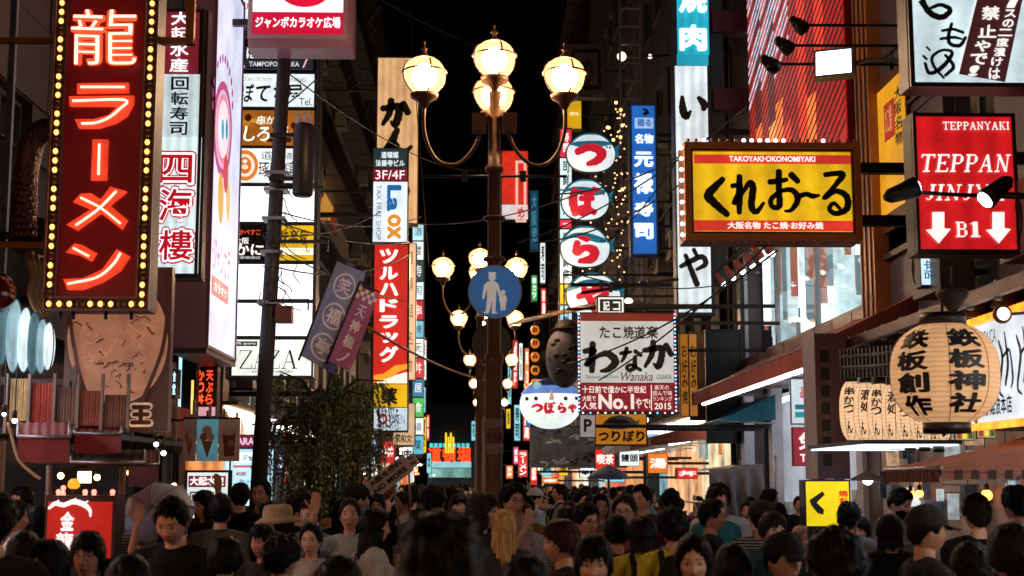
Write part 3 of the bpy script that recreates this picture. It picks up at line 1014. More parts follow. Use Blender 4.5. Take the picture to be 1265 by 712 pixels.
def ramen_sign():
    s = Sign('neon_sign', 'tall dark red ramen sign with orange neon characters and a border of bulbs', 'neon sign', (62, -60, 192, 384), d=10.0)
    B = (62, -60, 192, 384)
    # narrower, bulbs on the rim; box casing
    s.body(B, .22, paint('#4a3034', .45), 'casing', 0.0)
    x0, z0, x1, z1 = s.box(*B)
    s.panel((80, -60, 174, 369), lit('dark_red_sheet', (0.30, .012, .012), .13, .3, 2), 'back_sheet', -.006)
    MB().frame(x0, z0, x1, z1, .012, -.03, 0).build('frame', paint('#8a6a6a', .4), s.root)
    w = .088
    MB().frame(x0 + w, z0 + w, x1 - w, z1, .010, -.03, -.001).build('inner_frame', paint('#8a6a6a', .4), s.root)
    bulb = lit('amber_bulb', (1, .42, .10), 3, 0)
    dead = paint('#4a3a30', .3)
    bm = MB(); bm.ball((0, 0, 0), .0175, 10, 6, sy=1.2); bme = bm.mesh('bulb', bulb)
    dm = MB(); dm.ball((0, 0, 0), .02, 8, 6); dme = dm.mesh('bulb', dead)
    cm = MB(); cm.lathe([(.032, 0), (.03, .01)], n=10); cme = cm.mesh('bulb_socket', paint('#7a5a50', .4))
    step = .0685
    def bulbat(x, z, k, off):
        c = link('bulb_socket', cme, s.root, loc=(x, -.002, z), rot=(PI / 2, 0, 0))
        link('bulb', dme if off else bme, c, loc=(0, 0, .02))
    n = int((z1 - z0) / step)
    for side, x in ((0, x0 + w / 2 + .006), (1, x1 - w / 2 - .006)):
        for k in range(n):
            off = (k % 4 == 1) if side == 0 else (k % 5 == 3)
            bulbat(x, z0 + .045 + k * step, k, off)
    nx = int((x1 - x0 - .16) / step)
    for k in range(1, nx + 1):
        bulbat(x0 + .05 + k * (x1 - x0 - .1) / (nx + 1), z0 + .045, k, k in (3, 7))
    # neon characters: orange painted channel letters with a bright tube line
    ch = lit('neon_channel', C('#ff4a2c'), .72, .25, 6)
    tube = lit('neon_tube', C('#ffc7a4'), 2.2, 0, lightit=False)
    y = -.04
    # 龍 as font glyph
    s.text('龍', (89, 14, 172, 84), lit('neon_dragon', C('#ff5a38'), .9, .25, 6), .028, y, warp=.012, name='character')
    s.text('龍', (90, 15, 171, 83), tube, -.012, y - .012, warp=.012, name='neon_tube')
    def char(polys, tubes):
        m = MB()
        for p in polys: m.prism([s.L(*q) for q in p][::-1], y, y + .03)
        m.build('character', ch, s.root)
        m = MB()
        for t in tubes:
            q = catmull([(*s.L(*c), 0) for c in t], 5) if len(t) > 2 else [(*s.L(*c), 0) for c in t]
            m.tube([(p[0], y - .012, p[1]) for p in q], .0085, 6)
        m.build('neon_tube', tube, s.root)
    char([[(97, 105), (160, 104), (160, 116), (97, 117)],
          [(87, 121), (167, 120), (166, 131), (158, 145), (144, 154), (124, 160), (99, 160), (94, 149), (118, 149), (136, 144), (147, 133), (88, 133)]],
         [[(102, 110), (156, 110)], [(92, 127), (156, 126), (150, 137), (136, 148), (120, 154), (103, 155)]])
    char([[(116, 174), (135, 174), (133, 224), (114, 224)]], [[(125, 180), (124, 218)]])
    char([[(138, 232), (158, 238), (130, 262), (97, 286), (84, 279), (120, 256)],
          [(101, 241), (114, 240), (135, 253), (159, 273), (152, 285), (128, 266), (92, 251)]],
         [[(146, 238), (124, 260), (96, 280)], [(102, 246), (127, 259), (151, 278)]])
    char([[(94, 302), (104, 304), (121, 314), (114, 324), (99, 316), (83, 313)],
          [(146, 309), (162, 318), (150, 336), (128, 350), (104, 359), (85, 359), (80, 346), (104, 345), (128, 334)]],
         [[(93, 308), (112, 318)], [(151, 314), (142, 328), (122, 344), (86, 352)]])
    # arms to the wall
    xw = -XF - s.o[0]
    m = MB()
    for z in (P(100, 46, 10).z, P(100, -30, 10).z, P(100, 300, 10).z):
        m.box(xw, .08, z - s.o[2] - .02, x0, .12, z - s.o[2] + .02)
    m.build('bracket', paint('#9a5a28', .4, metal=.3), s.root)
    m = MB()
    xa = s.L(238, 20)[0]; za = s.L(200, 46)[1]
    m.box(x1, .06, za - .03, xa, .11, za + .02); m.box(xa - .06, .05, za - .03, xa, .112, za + 1.2)
    m.build('bracket', paint('#b06a30', .4, metal=.3), s.root)
    m = MB()
    for x in (x0 + .1, x0 + .19, x0 + .42, x0 + .60): m.tube([(x, .1, z0), (x, .1, z0 - .05)], .014, 6)
    m.build('under_lug', DARKMETAL, s.root)


ramen_sign()


def sushi_vertical():
    B = (188, 12, 253, 345)
    s = Sign('vertical_sign', 'white and maroon vertical sushi restaurant sign between the ramen sign and karaoke box', 'sign', B, d=14.0)
    s.body(B, .2, paint('#2a1d22', .5))
    s.panel((196, 13, 246, 91), face('#8c2634', .55), 'face_panel', -.004)
    s.panel((192, 92, 247, 170), face('#c9dadc', .85, 3), 'face_panel', -.006)
    s.panel((189, 170, 247, 338), face('#d8ecec', .95, 3), 'face_panel', -.008)
    s.vtext('大起水産', (211, 15, 234, 90), ink('#f6f6f8', .95), .025, -.02)
    s.vtext('回転寿司', (211, 96, 233, 168), BLACKINK, .02, -.022, warp=.02)
    for ch, v0, v1 in (('四', 190, 229), ('海', 232, 276), ('樓', 283, 324)):
        s.text(ch, (192, v0 - 3, 243, v1 + 3), ink('#b01828', .8), .085, -.020, name='character_edge')
        s.text(ch, (194, v0 - 1, 241, v1 + 1), ink('#f6fbff', 1.05), .05, -.024, name='character_edge')
        s.text(ch, (197, v0 + 2, 238, v1 - 2), ink('#b8121f', .85), .016, -.028, name='character')
    s.frame((188, 12, 249, 345), .03, paint('#3a2a2e', .4))
    s.bracket(-1, (.15, .85), box=B)


sushi_vertical()


def karaoke_box():
    """deep box sign: mauve end towards the camera, lit face along the street"""
    d0, d1 = 16.0, 17.9
    xa = P(218, 300, d0).x; xb = P(257, 300, d0).x
    zb = P(238, 430, d0).z; zt = P(238, -60, d0).z
    root = empty('karaoke_sign', ((xa + xb) / 2, d0, zb), 'deep mauve box sign with a pale lit karaoke face turned to the street', 'sign')
    X0, X1 = xa - (xa + xb) / 2, xb - (xa + xb) / 2
    H = zt - zb
    MB().box(X0, 0, 0, X1, d1 - d0, H).build('casing', pbr('mauve_casing', C('#6a4a62'), .45, var=.2), root)
    s = Sign('x', 'x', 'x', (257, 0, 290, 430), X=xb + .012, rz=PI / 2)
    s.root.name = 'lit_side'
    for k in ('label', 'category'): del s.root[k]
    # make the side a part: parent it under the box
    s.root.parent = root; s.root.location = Vector(s.o) - root.location
    y0 = (d0 - s.o[1]); y1 = (d1 - s.o[1]); z0 = zb - s.o[2]; z1 = zt - s.o[2]
    MB().box(y0 + .03, -.004, z0 + .04, y1 - .03, .01, z1).build('face_panel', face('#cfd6ee', .92), s.root)
    MB().frame(y0, z0, y1, z1, .04, -.02, .011).build('frame', paint('#4a3346', .4), s.root)
    def T(t, box, m, b, y, **k): s.text(t, box, m, b, y, **k)
    # rainbow emblem
    for i, (h, rr) in enumerate((('#b04a86', 1.0), ('#d8b8d4', .82), ('#e08a98', .72), ('#f2e6f4', .6))):
        s.disc(274, 160, 11.5 * rr, 60 * rr, ink(h, .8), -.010 - .003 * i, inner=0)
    for k in range(13):
        a = PI + PI * k / 12
        s.disc(274 + 12.2 * math.cos(a), 130 + 58 * math.sin(a), 1.0, 6, ink('#a03a78', .7), -.012, 'ray_mark', 6)
    for u in (272, 277): s.disc(u, 160, 1.6, 13, ink('#3aa0c0', .8), -.030)
    s.disc(276, 215, 3, 24, ink('#c83a4a', .8), -.028); s.disc(270, 245, 3.5, 32, ink('#d8a848', .8), -.026); s.disc(279, 250, 2.5, 24, ink('#e0b860', .8), -.027)
    s.text('ジャンカラ', (262, 300, 283, 345), ink('#b03a78', .8), .02, -.012)
    s.panel((261, 347, 281, 370), ink('#b8384a', .8), 'band_panel', -.010)
    s.text('カラオケ', (263, 353, 279, 365), ink('#f6e6ee', .95), .02, -.014)
    m = MB(); m.box(-XF - root.location.x, .8, .6, X0, .9, .7); m.box(-XF - root.location.x, .8, 4.0, X0, .9, 4.1); m.build('bracket', DARKMETAL, root)
    MB().box(X0 - .03, -.02, -.06, X1 + .02, d1 - d0 + .02, -.001).build('bottom_tray', DARKMETAL, root)


karaoke_box()


def karaoke_plaza():
    B = (308, -75, 436, 60)
    s = Sign('karaoke_plaza_sign', 'white and crimson karaoke sign hanging high over the leaning pole', 'sign', B, d=17.0)
    s.body(B, .45, pbr('pale_mauve', C('#8a6478'), .45, var=.2))
    s.panel((312, -72, 426, 43), face('#e8ecfa', .98), 'face_panel', -.02)
    s.panel((310, 16, 427, 43), face('#c01238', .75), 'band_panel', -.024)
    s.text('ジャンボカラオケ広場', (316, 22, 421, 36), ink('#fafaff', 1.0), .03, -.04)
    s.blob([(346, -20)] + [(346 + 31 + 32 * math.cos(a), -12 + 22 * math.sin(a)) for a in np.linspace(PI * .98, PI * .02, 16)] + [(395, -20)], ink('#d01236', .85), -.03)
    s.frame((308, -75, 430, 49), .05, paint('#a08090', .4), y0=-.05)
    s.bracket(-1, (.25, .5), box=B, r=.04)
    # box sign behind it
    B = (289, -20, 309, 29)
    t = Sign('small_box_sign', 'narrow white box sign with a small red character above the tenant signs', 'sign', B, d=20.0)
    t.body((286, -20, 312, 30), .3, paint('#3a3a40', .5)); t.panel((288, -18, 311, 28), face('#eef6fa', .95), 'face_panel', -.01)
    t.text('カ', (298, 3, 307, 12), ink('#c83a3a', .8), .02, -.02); t.bracket(-1, (.5,), box=B)


karaoke_plaza()


def tenant_tower():
    B = (284, 50, 392, 468)
    s = Sign('tenant_sign_tower', 'tall stack of white lit tenant signs behind the leaning pole', 'sign', B, d=22.4)
    s.body(B, .45, paint('#15181c', .5), 'casing')
    u0, u1 = 287, 388
    # dark striped sign
    y = -.02
    s.panel((u0, 57, u1, 89), paint('#0c0c10', .4), 'sign_box', y, .03)
    for k in range(9):
        s.panel((u0 + 1, 59 + k * 3.3, u1 - 1, 60.3 + k * 3.3), ink('#5a5e68', .4), 'stripe_mark', y - .004 - .0002 * k, 0)
    s.text('ぼてぢゅう', (305, 58, 378, 74), ink('#f0f0f4', .95), .02, y - .01)
    s.text('TAMPOPO OSAKA', (308, 77, 370, 83), ink('#d8d8e0', .8), .02, y - .01)
    for u in (297, 382):
        s.disc(u, 63, 5, 6, ink('#e070a8', .85), y - .012); s.line([(u, 68), (u + (5 if u < 340 else -7), 84)], 2, ink('#e8b0cc', .9), y - .011)
    s.panel((u0, 92, u1, 132), face('#e2eef2', .98), 'sign_box', y, .03)
    s.text('TAKOYAKI-OKONOMI', (292, 96, 336, 101), ink('#a89078', .7), .0, y - .01)
    s.text('DINING', (352, 97, 378, 102), ink('#70706c', .6), .0, y - .01)
    s.text('ぼてぢ屋', (297, 104, 374, 128), BLACKINK, .02, y - .01, warp=.03)
    s.text('Tel.', (370, 122, 386, 131), BLACKINK, .01, y - .012)
    s.panel((u0, 137, u1, 180), face('#a8601c', .75), 'sign_box', y, .03)
    for k in range(14):
        s.disc(292 + rnd.random() * 90, 140 + rnd.random() * 37, rnd.uniform(3, 9), rnd.uniform(2, 5), ink(rnd.choice(['#c8842c', '#6a2c10', '#d8a040', '#401808']), .7), y - .006 - k * .0004)
    s.vtext('大食王', (289, 140, 300, 177), ink('#f0c860', .9), .03, y - .02, warp=.02)
    s.text('串かつ', (318, 144, 352, 155), BLACKINK, .05, y - .018, warp=.02); s.text('串かつ', (318, 144, 352, 155), ink('#faf2e0', 1.0), .02, y - .02, warp=.02)
    s.text('しろ獅', (302, 156, 356, 176), BLACKINK, .05, y - .018, warp=.03); s.text('しろ獅', (302, 156, 356, 176), ink('#faf2e0', 1.0), .025, y - .022, warp=.03)
    s.panel((u0, 184, u1, 226), face('#e6f0f2', .98), 'sign_box', y, .03)
    s.disc(303, 205, 16.5, 19, ink('#e08030', .85), y - .008); s.disc(303, 205, 12, 14, ink('#f2e2d0', .95), y - .010)
    s.disc(303, 205, 8, 10.5, ink('#dc7830', .85), y - .012); s.disc(303, 200, 3, 2.4, ink('#f2e2d0', .95), y - .014); s.disc(303, 207, 4, 3, ink('#f2e2d0', .95), y - .014)
    s.text('道', (323, 187, 336, 198), BLACKINK, .0, y - .01, warp=.02); s.text('琢磨', (320, 200, 346, 219), BLACKINK, .01, y - .01, warp=.02); s.text('心斎', (346, 189, 362, 198), BLACKINK, .0, y - .01); s.text('楽宴', (346, 200, 366, 220), BLACKINK, .0, y - .01, warp=.03)
    for v0, v1 in ((231, 274), (327, 370), (375, 415)):
        s.panel((u0, v0, u1, v1), face('#f0fbff', 1.5), 'sign_box', y, .03)
    s.panel((u0, 279, 329, 322), paint('#0a0b0c', .4), 'sign_box', y, .03)
    s.text('かべすこ', (296, 284, 322, 291), ink('#d85030', .85), .03, y - .01, warp=.02)
    s.text('大阪', (290, 294, 308, 302), ink('#f4f4f4', .95), .02, y - .01); s.text('かに', (291, 302, 326, 316), ink('#f4f4f4', 1.0), .03, y - .01, warp=.02)
    s.text('道頓堀店', (296, 317, 322, 320.5), ink('#e0e0e0', .8), .01, y - .01)
    s.panel((331, 279, u1, 322), face('#e8b81c', .85), 'sign_box', y, .03)
    s.text('味楽家', (345, 284, 382, 303), ink('#6a4a10', .4), .02, y - .01, warp=.03)
    s.panel((345, 307, u1 - 1, 315), ink('#f0ead0', .9), 'band_panel', y - .004, 0); s.text('03:00まで営業', (348, 308.5, 384, 313.5), ink('#806030', .5), .0, y - .01)
    s.panel((u0, 420, u1, 466), face('#eef2ea', 1.0), 'sign_box', y, .03)
    s.panel((286, 422, 318, 428), paint('#15181a', .5), 'band_panel', y - .004, 0); s.text('LIVE sports', (288, 423, 316, 427), ink('#e8e8e8', .9), .02, y - .01)
    for ch, a, b in (('Z', 296, 312), ('Z', 330, 346), ('Z', 331, 346)):
        if (ch, a) == ('Z', 331): continue
        s.slab(ch, (a, 433, b, 456), BLACKINK, 0, y - .012, .12, .04)
    s.slab('A', (313, 433, 330, 456), BLACKINK, 0, y - .012, .13, .045); s.slab('A', (348, 433, 368, 456), BLACKINK, 0, y - .012, .13, .045)
    s.text('DOTONBORI', (312, 458, 362, 461), BLACKINK, .0, y - .012)
    s.frame((285, 52, 391, 467), .035, paint('#5a6a80', .4), y0=-.03)
    s.bracket(-1, (.1, .4, .7), box=B)


tenant_tower()


def left_small():
    # fries poster
    s = Sign('poster', 'dark red poster with golden fries on the pale building', 'poster', (391, 183, 418, 271), X=-XF + .10, rz=PI / 2)
    B = (391, 183, 418, 271)
    s.body(B, .06, paint('#4a3c34', .5)); s.panel((393, 185, 416, 270), face('#7c1c18', .45), 'face_panel', -.01)
    for k in range(7):
        s.line([(393 + k * 2.2, 268), (401 + k * 2.4, 232 + (k * 37) % 11)], 1.2, ink('#c89038', .6), -.02 - k * .001, 'fry_mark')
    # cream brush sign
    B = (464, 70, 517, 278)
    s = Sign('brush_sign', 'tall cream lit sign with large black brush characters above the drugstore sign', 'sign', B, d=30.0)
    s.body(B, .3, paint('#3a2a20', .5)); s.panel((466, 72, 516, 277), face('#dcae7c', .78, 2), 'face_panel', -.01)
    s.kana('かん', [(472, 124, 505, 156), (472, 160, 509, 196)], BLACKINK, .13, -.03)
    s.kana('る', [(474, 208, 506, 246)], BLACKINK, .11, -.03)
    s.bracket(-1, (.2, .8), box=B)
    # discount shop sign
    B = (460, 183, 504, 300)
    s = Sign('vertical_sign', 'white vertical sign with blue and orange shop name over a 3F/4F band', 'sign', B, d=24.0)
    s.body(B, .25, paint('#151a20', .5))
    s.panel((461, 184, 503, 208), face('#2a4048', .5), 'face_panel', -.01)
    s.text('道頓堀', (471, 188, 492, 196), ink('#eaf4f6', .95), .02, -.025); s.text('法善寺ビル', (464, 198, 500, 206), ink('#eaf4f6', .95), .02, -.025)
    s.panel((461, 209, 503, 224), face('#8e1a2a', .6), 'band_panel', -.012); s.text('3F/4F', (464, 211, 500, 222), ink('#fafafa', 1.0), .0, -.025)
    s.panel((461, 225, 503, 299), face('#dcecf6', .95), 'face_panel', -.014)
    s.text('La', (478, 229, 496, 262), ink('#1c6aa8', .75), .05, -.03, rot=90)
    s.panel((477, 263, 497.5, 298), face('#dcecf6', .95), 'face_patch', -.035, 0); s.text('ox', (478, 265, 496, 297), ink('#e0902c', .9), .05, -.04, rot=90)
    s.text('TAX FREE SHOP', (465, 229, 471, 297), ink('#6a5a78', .5), .0, -.03, rot=90)
    s.bracket(-1, (.3,), box=B, r=.04)
    # drugstore
    B = (459, 301, 505, 534)
    s = Sign('vertical_sign', 'red drugstore sign with white characters and a yellow medicine panel below', 'sign', B, d=24.1)
    s.body(B, .25, paint('#200c0c', .5))
    s.panel((462, 303, 503, 474), face('#d0221c', .8), 'face_panel', -.01)
    for ch, v0, v1 in (('ツ', 308, 326), ('ル', 330, 346), ('ハ', 350, 366), ('ド', 370, 386), ('ラ', 390, 406), ('ッ', 411, 424), ('グ', 428, 448)):
        s.text(ch, (469, v0, 492, v1), ink('#faf2f0', 1.05), .045, -.03, name='character')
    s.blob([(462, 474), (462, 464), (474, 462), (488, 452), (503, 450), (503, 456), (492, 460), (480, 470), (470, 474)], ink('#f0a028', .95), -.024)
    s.blob([(462, 474), (474, 474), (488, 464), (503, 460), (503, 474)], ink('#f6e8d8', 1.0), -.026)
    s.panel((462, 475, 503, 503), face('#e8b414', .9), 'face_panel', -.012); s.text('薬', (471, 479, 491, 500), BLACKINK, .04, -.03)
    s.panel((462, 504, 503, 532), face('#c8d8e6', .85), 'face_panel', -.014); s.disc(473, 518, 6, 7, ink('#b03038', .7), -.03, inner=.5); s.text('OPEN', (482, 512, 500, 524), ink('#8090a8', .6), .0, -.03)
    s.bracket(-1, (.2, .6), box=B, r=.04)
    # cream strip behind
    B = (498, 300, 514, 470)
    s = Sign('strip_sign', 'slim cream sign squeezed behind the red drugstore sign', 'sign', B, d=30.2)
    s.body(B, .25, paint('#3a2a20', .5)); s.panel((500, 301, 513, 469), face('#e4b890', .85), 'face_panel', -.01); s.bracket(-1, (.5,), box=B)
    s.vtext('道頓堀名物', (503, 310, 510, 460), ink('#5a2a18', .3), .0, -.02, .5)
    B = (485, 498, 513, 551)
    s = Sign('strip_sign', 'cream sign with brown characters below the white drugstore panel', 'sign', B, d=27.0)
    s.body(B, .25, paint('#3a2a20', .5)); s.panel((486, 499, 512, 550), face('#d8b890', .75), 'face_panel', -.01); s.text('家和文', (488, 537, 509, 547), ink('#4a1a14', .3), .02, -.02); s.bracket(-1, (.5,), box=B)
    # column of small signs
    s = Sign('stacked_shop_sign', 'slim column of cyan white and red shop signs beyond the drugstore sign', 'sign', (508, 275, 524, 562), d=40.0)
    s.body((508, 275, 524, 562), .3, paint('#101418', .5))
    cols = [('#a8e0e8', 1.0), ('#e8f4f4', 1.0), ('#3a5a60', .5), ('#d8f0f0', 1.0), ('#c02a30', .8), ('#70c4dc', .9), ('#e8f4f6', 1), ('#c83038', .8), ('#2878a0', .8), ('#48b858', .8), ('#e0f0f0', 1.0), ('#58b0d0', .9)]
    v = 277
    for i, (h, st) in enumerate(cols):
        hh = 22 + (i * 7) % 5
        s.panel((510, v, 523, v + hh - 2), face(h, st), 'sign_box', -.012 - .0005 * i)
        s.text('酒楼寿司串焼天丼居食道薬鳥魚'[i], (512, v + 5, 521, v + hh - 7), ink('#203040' if st > .85 else '#f0f4f4', .3 if st > .85 else .9), .01, -.04)
        v += hh
    s.bracket(-1, (.2, .5, .8), box=(508, 275, 524, 562))
    # tilted flags on poles
    def flag(name, label, c, us, cells, mat, d, circles=()):
        a, b, cc, dd = c    # corners tl, tr, br, bl
        A, B, Cc, D = [P(u, v, d) for u, v in c]
        o = (A + B + Cc + D) / 4
        root = empty(name, o, label, 'flag', 'cloth flags tilted over the willow')
        def pt(s_, t_, off=0):
            p = A.lerp(B, s_).lerp(D.lerp(Cc, s_), t_) - o
            p.y += .05 * math.sin(s_ * 5 + t_ * 4) + off; return p
        m = MB(); m.grid(16, 20, lambda s_, t_: pt(s_, t_)); me = m.build('cloth', mat, root)
        m = MB(); m.tube([pt(0, -.04) , pt(1, -.04)], .012, 6); m.tube([pt(-.01, -.05), pt(-.01, 1.05)], .015, 6); m.build('flag_pole', DARKMETAL, root)
        return root, pt
    navy = pbr('navy_cloth', C('#7c86b4'), .8, var=.2)
    plum = pbr('plum_cloth', C('#9c5a88'), .8, var=.2)
    pale = pbr('pale_print', C('#dcd6e4'), .7, var=.15)
    def warp_text(root, pt, ch, s0, t0, s1, t1, mat, bold=.02):
        v, fs = _glyphs(ch, bold); q = fit(v, s0, -t1, s1, -t0)
        me = bpy.data.meshes.new('printed_character'); me.from_pydata([tuple(pt(a, -b, -.012)) for a, b in q], [], fs); me.materials.append(mat)
        link('printed_character', me, root)
    def ring(root, pt, cs, ct, rs, rt):
        m = MB(); n = 28
        q = [pt(cs + rs * math.cos(2 * PI * k / n), ct + rt * math.sin(2 * PI * k / n), -.01) for k in range(n)]
        q2 = [pt(cs + rs * .86 * math.cos(2 * PI * k / n), ct + rt * .86 * math.sin(2 * PI * k / n), -.01) for k in range(n)]
        m.add(q + q2, [(k, (k + 1) % n, (k + 1) % n + n, k + n) for k in range(n)]); m.build('printed_ring', pale, root)
    r_, pt = flag('flag', 'blue grey cloth flag with ringed characters tilted over the willow', [(416, 322), (452, 338), (412, 462), (372, 440)], 0, 0, navy, 18.0)
    for i, ch in enumerate('笑福亭'): ring(r_, pt, .5, .2 + i * .31, .36, .13); warp_text(r_, pt, ch, .28, .12 + i * .31, .72, .28 + i * .31, pale)
    r_, pt = flag('flag', 'plum cloth flag with checkered top tilted beside the blue grey flag', [(444, 352), (468, 366), (432, 458), (405, 446)], 0, 0, plum, 17.9)
    for i in range(6):
        for j in range(3):
            if (i + j) % 2: continue
            m = MB(); m.poly([pt(i / 6, j * .05, -.01), pt((i + 1) / 6, j * .05, -.01), pt((i + 1) / 6, (j + 1) * .05, -.01), pt(i / 6, (j + 1) * .05, -.01)]); m.build('check_mark', pale, r_)
    for i, ch in enumerate('天神橋ノ'): warp_text(r_, pt, ch, .3, .2 + i * .2, .75, .36 + i * .2, pale)


left_small()


def left_shops():
    # noodle bowl billboard
    B = (80, 330, 210, 533)
    s = Sign('billboard', 'brown billboard of a giant noodle bowl under the ramen sign', 'billboard', B, d=12.0)
    s.body(B, .12, lit('billboard_print_glow', C('#4a2a20'), .4, .3, 2), 'casing')  # glow put into the print in place of warm light falling on it
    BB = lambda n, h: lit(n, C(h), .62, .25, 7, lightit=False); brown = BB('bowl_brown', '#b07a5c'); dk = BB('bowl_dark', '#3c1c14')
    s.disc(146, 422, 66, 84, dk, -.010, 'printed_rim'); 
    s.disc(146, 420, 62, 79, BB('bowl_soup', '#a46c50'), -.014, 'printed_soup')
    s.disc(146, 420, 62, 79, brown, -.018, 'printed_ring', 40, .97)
    r = random.Random(3)
    for k in range(70):
        a = r.uniform(0, 2 * PI); q = math.sqrt(r.random()) * .85
        u, v = 146 + 52 * q * math.cos(a), 425 + 66 * q * math.sin(a)
        p = [(u, v, .6)]
        for j in range(3): p.append((p[-1][0] + r.uniform(-7, 9), p[-1][1] + r.uniform(-6, 6), .8))
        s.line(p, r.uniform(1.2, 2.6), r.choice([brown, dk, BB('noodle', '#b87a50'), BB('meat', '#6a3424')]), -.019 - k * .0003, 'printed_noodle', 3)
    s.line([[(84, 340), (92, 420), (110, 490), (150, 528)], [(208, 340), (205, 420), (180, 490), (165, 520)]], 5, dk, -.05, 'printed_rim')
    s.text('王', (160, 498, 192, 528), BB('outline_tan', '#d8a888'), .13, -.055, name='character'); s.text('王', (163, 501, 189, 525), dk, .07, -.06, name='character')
    s.bracket(-1, (.3, .8), box=B)
    # mauve upper box with wall signs
    xa, za = P(205, 420, 19).x, 0
    root = empty('shop_fascia', (-XF, 17.0, P(240, 520, 20).z), 'reddish brown shop fascia box with small neon signs under the karaoke box', 'fascia')
    x1 = .26; zt = P(205, 411, 18.4).z - root.location.z
    MB().box(.01, 0, 0, x1, 6.2, zt).build('fascia_box', paint('#7e4a40', .5, var=.35), root)
    MB().box(.01, -.03, zt, x1 + .06, 6.25, zt + .12).build('cornice', paint('#a06850', .5, var=.3), root)
    for i in range(9):
        MB().box(x1 + .001, .2 + i * .66, .05, x1 + .03, .22 + i * .66, zt - .02).build('seam_strip', paint('#5a3028', .5), root)
    def wallsign(label, B, cells, d):
        s = Sign('lit_box_sign', label, 'sign', B, d=d); s.body(B, .2, paint('#151518', .5))
        for c in cells:
            if c[0] == 'p': s.panel(c[1], c[2], 'face_panel')
            elif c[0] == 'v': s.vtext(c[1], c[2], c[3], .03, -.04, warp=.02)
            else: s.text(c[1], c[2], c[3], .03, -.04)
        s.bracket(-1, (.5,), box=B)
    wallsign('dark sign with stacked red neon characters on the brown fascia', (240, 453, 268, 517), [('v', 'かつ丼', (244, 458, 253, 500), ink('#ff5a30', 1.3)), ('v', '天ぷら', (255, 458, 264, 500), ink('#ff4a28', 1.3)), ('p', (243, 503, 266, 514), face('#d89aa8', .9))], 18.0)
    wallsign('black lit sign column with a cyan edge on the brown fascia', (219, 440, 242, 520), [('p', (220, 441, 224, 519), face('#b8eef4', 1.2)), ('p', (236, 470, 239, 512), face('#f0d070', 1.2))], 17.6)
    wallsign('small black sign with pale characters beside the noodle bowl billboard', (206, 456, 219, 492), [('v', '酒場', (208, 459, 213, 488), ink('#c8ecf4', 1.1)), ('v', '食堂', (214, 459, 218, 488), ink('#c8ecf4', 1.1))], 16.8)
    wallsign('yellow and white vertical sign under the white tenant signs', (290, 466, 310, 518), [('p', (291, 467, 309, 484), face('#e8b428', .9)), ('t', '魚元', (294, 470, 306, 481), ink('#a03828', .5)), ('p', (291, 485, 309, 517), face('#c8dcf0', .95)), ('v', '商店街', (296, 488, 304, 514), ink('#2a4a80', .4))], 27.0)
    # dessert posters
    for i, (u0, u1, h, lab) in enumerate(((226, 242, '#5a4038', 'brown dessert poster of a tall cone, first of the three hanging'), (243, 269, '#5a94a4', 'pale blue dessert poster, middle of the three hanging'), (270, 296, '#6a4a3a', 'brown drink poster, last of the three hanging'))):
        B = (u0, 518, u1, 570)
        s = Sign('dessert_poster', lab, 'poster', B, d=14.0 + i * .02); s.body(B, .015, lit('poster' + h, C(h), .45, .3, 6)); um = (u0 + u1) / 2; k = (u1 - u0) / 26  # posters glow by themselves, standing in for missing front light
        if i < 2:
            s.disc(um, 532, 6 * k, 6, paint('#c8a894', .6), -.006); s.disc(um - 4 * k, 540, 5 * k, 5, paint('#b86a5c', .6), -.008); s.disc(um + 4 * k, 540, 5 * k, 5, paint('#d0bca8', .6), -.010)
            s.blob([(um - 7 * k, 545), (um + 7 * k, 545), (um, 566)], paint('#a06a40', .6), -.012)
        else:
            s.blob([(um - 8, 534), (um + 8, 534), (um + 6, 564), (um - 6, 564)], paint('#7a3424', .5), -.006); s.disc(um, 533, 9, 5, paint('#c8b09a', .6), -.01); s.disc(um + 2, 548, 4, 5, paint('#a08070', .6), -.012)
        m = MB(); x0, z0, x1_, z1 = s.box(*B); m.tube([(x0, .01, z1 + .01), (x1_, .01, z1 + .01)], .012, 6); m.build('hanging_rod', DARKMETAL, s.root)
        if i == 0: s.bracket(-1, (.98,), box=B, r=.012)
    # low lit menu boards
    B = (228, 581, 284, 628)
    s = Sign('lit_menu_board', 'white lit board with a maroon sushi chain band above the crowd', 'sign', B, d=17.0)
    s.body(B, .15, paint('#101010', .5)); s.panel((231, 584, 281, 640), face('#dce8e8', .9), 'face_panel'); s.panel((233, 588, 279, 602), face('#7e2430', .6), 'band_panel')
    s.text('大起水産', (235, 589, 277, 600), ink('#f4f4f4', 1.0), .04, -.03); s.text('回転寿司', (235, 607, 275, 620), ink('#304048', .2), .03, -.03, warp=.02)
    MB().box(s.box(*B)[0] + .1, .02, -s.o[2], s.box(*B)[2] - .1, .12, 0).build('stand', DARKMETAL, s.root)
    B = (283, 537, 338, 612)
    s = Sign('karaoke_light_box', 'cyan white lit board with a crimson KARAOKE header', 'sign', B, d=20.0)
    s.body(B, .2, paint('#0c2a34', .5)); s.panel((285, 538, 337, 553), face('#8a2a50', .6), 'header_panel'); s.text('KARAOKE', (287, 541, 335, 550), ink('#f0c8d8', .9), .03, -.03)
    s.panel((285, 555, 337, 625), face('#bfeaf6', 1.0), 'face_panel'); s.panel((290, 559, 333, 572), ink('#e8f8fc', 1.1), 'band_panel'); s.text('ジャンカラ', (300, 562, 331, 569), ink('#2a5a90', .5), .03, -.03)
    s.panel((288, 575, 335, 578), ink('#d06a80', .9), 'band_panel'); s.text('¥580', (292, 583, 305, 588), ink('#b03050', .7), .03, -.03); s.text('¥980', (318, 583, 332, 588), ink('#b03050', .7), .03, -.03)
    s.text('飲み放題', (296, 592, 326, 598), ink('#3a7090', .6), .01, -.03)
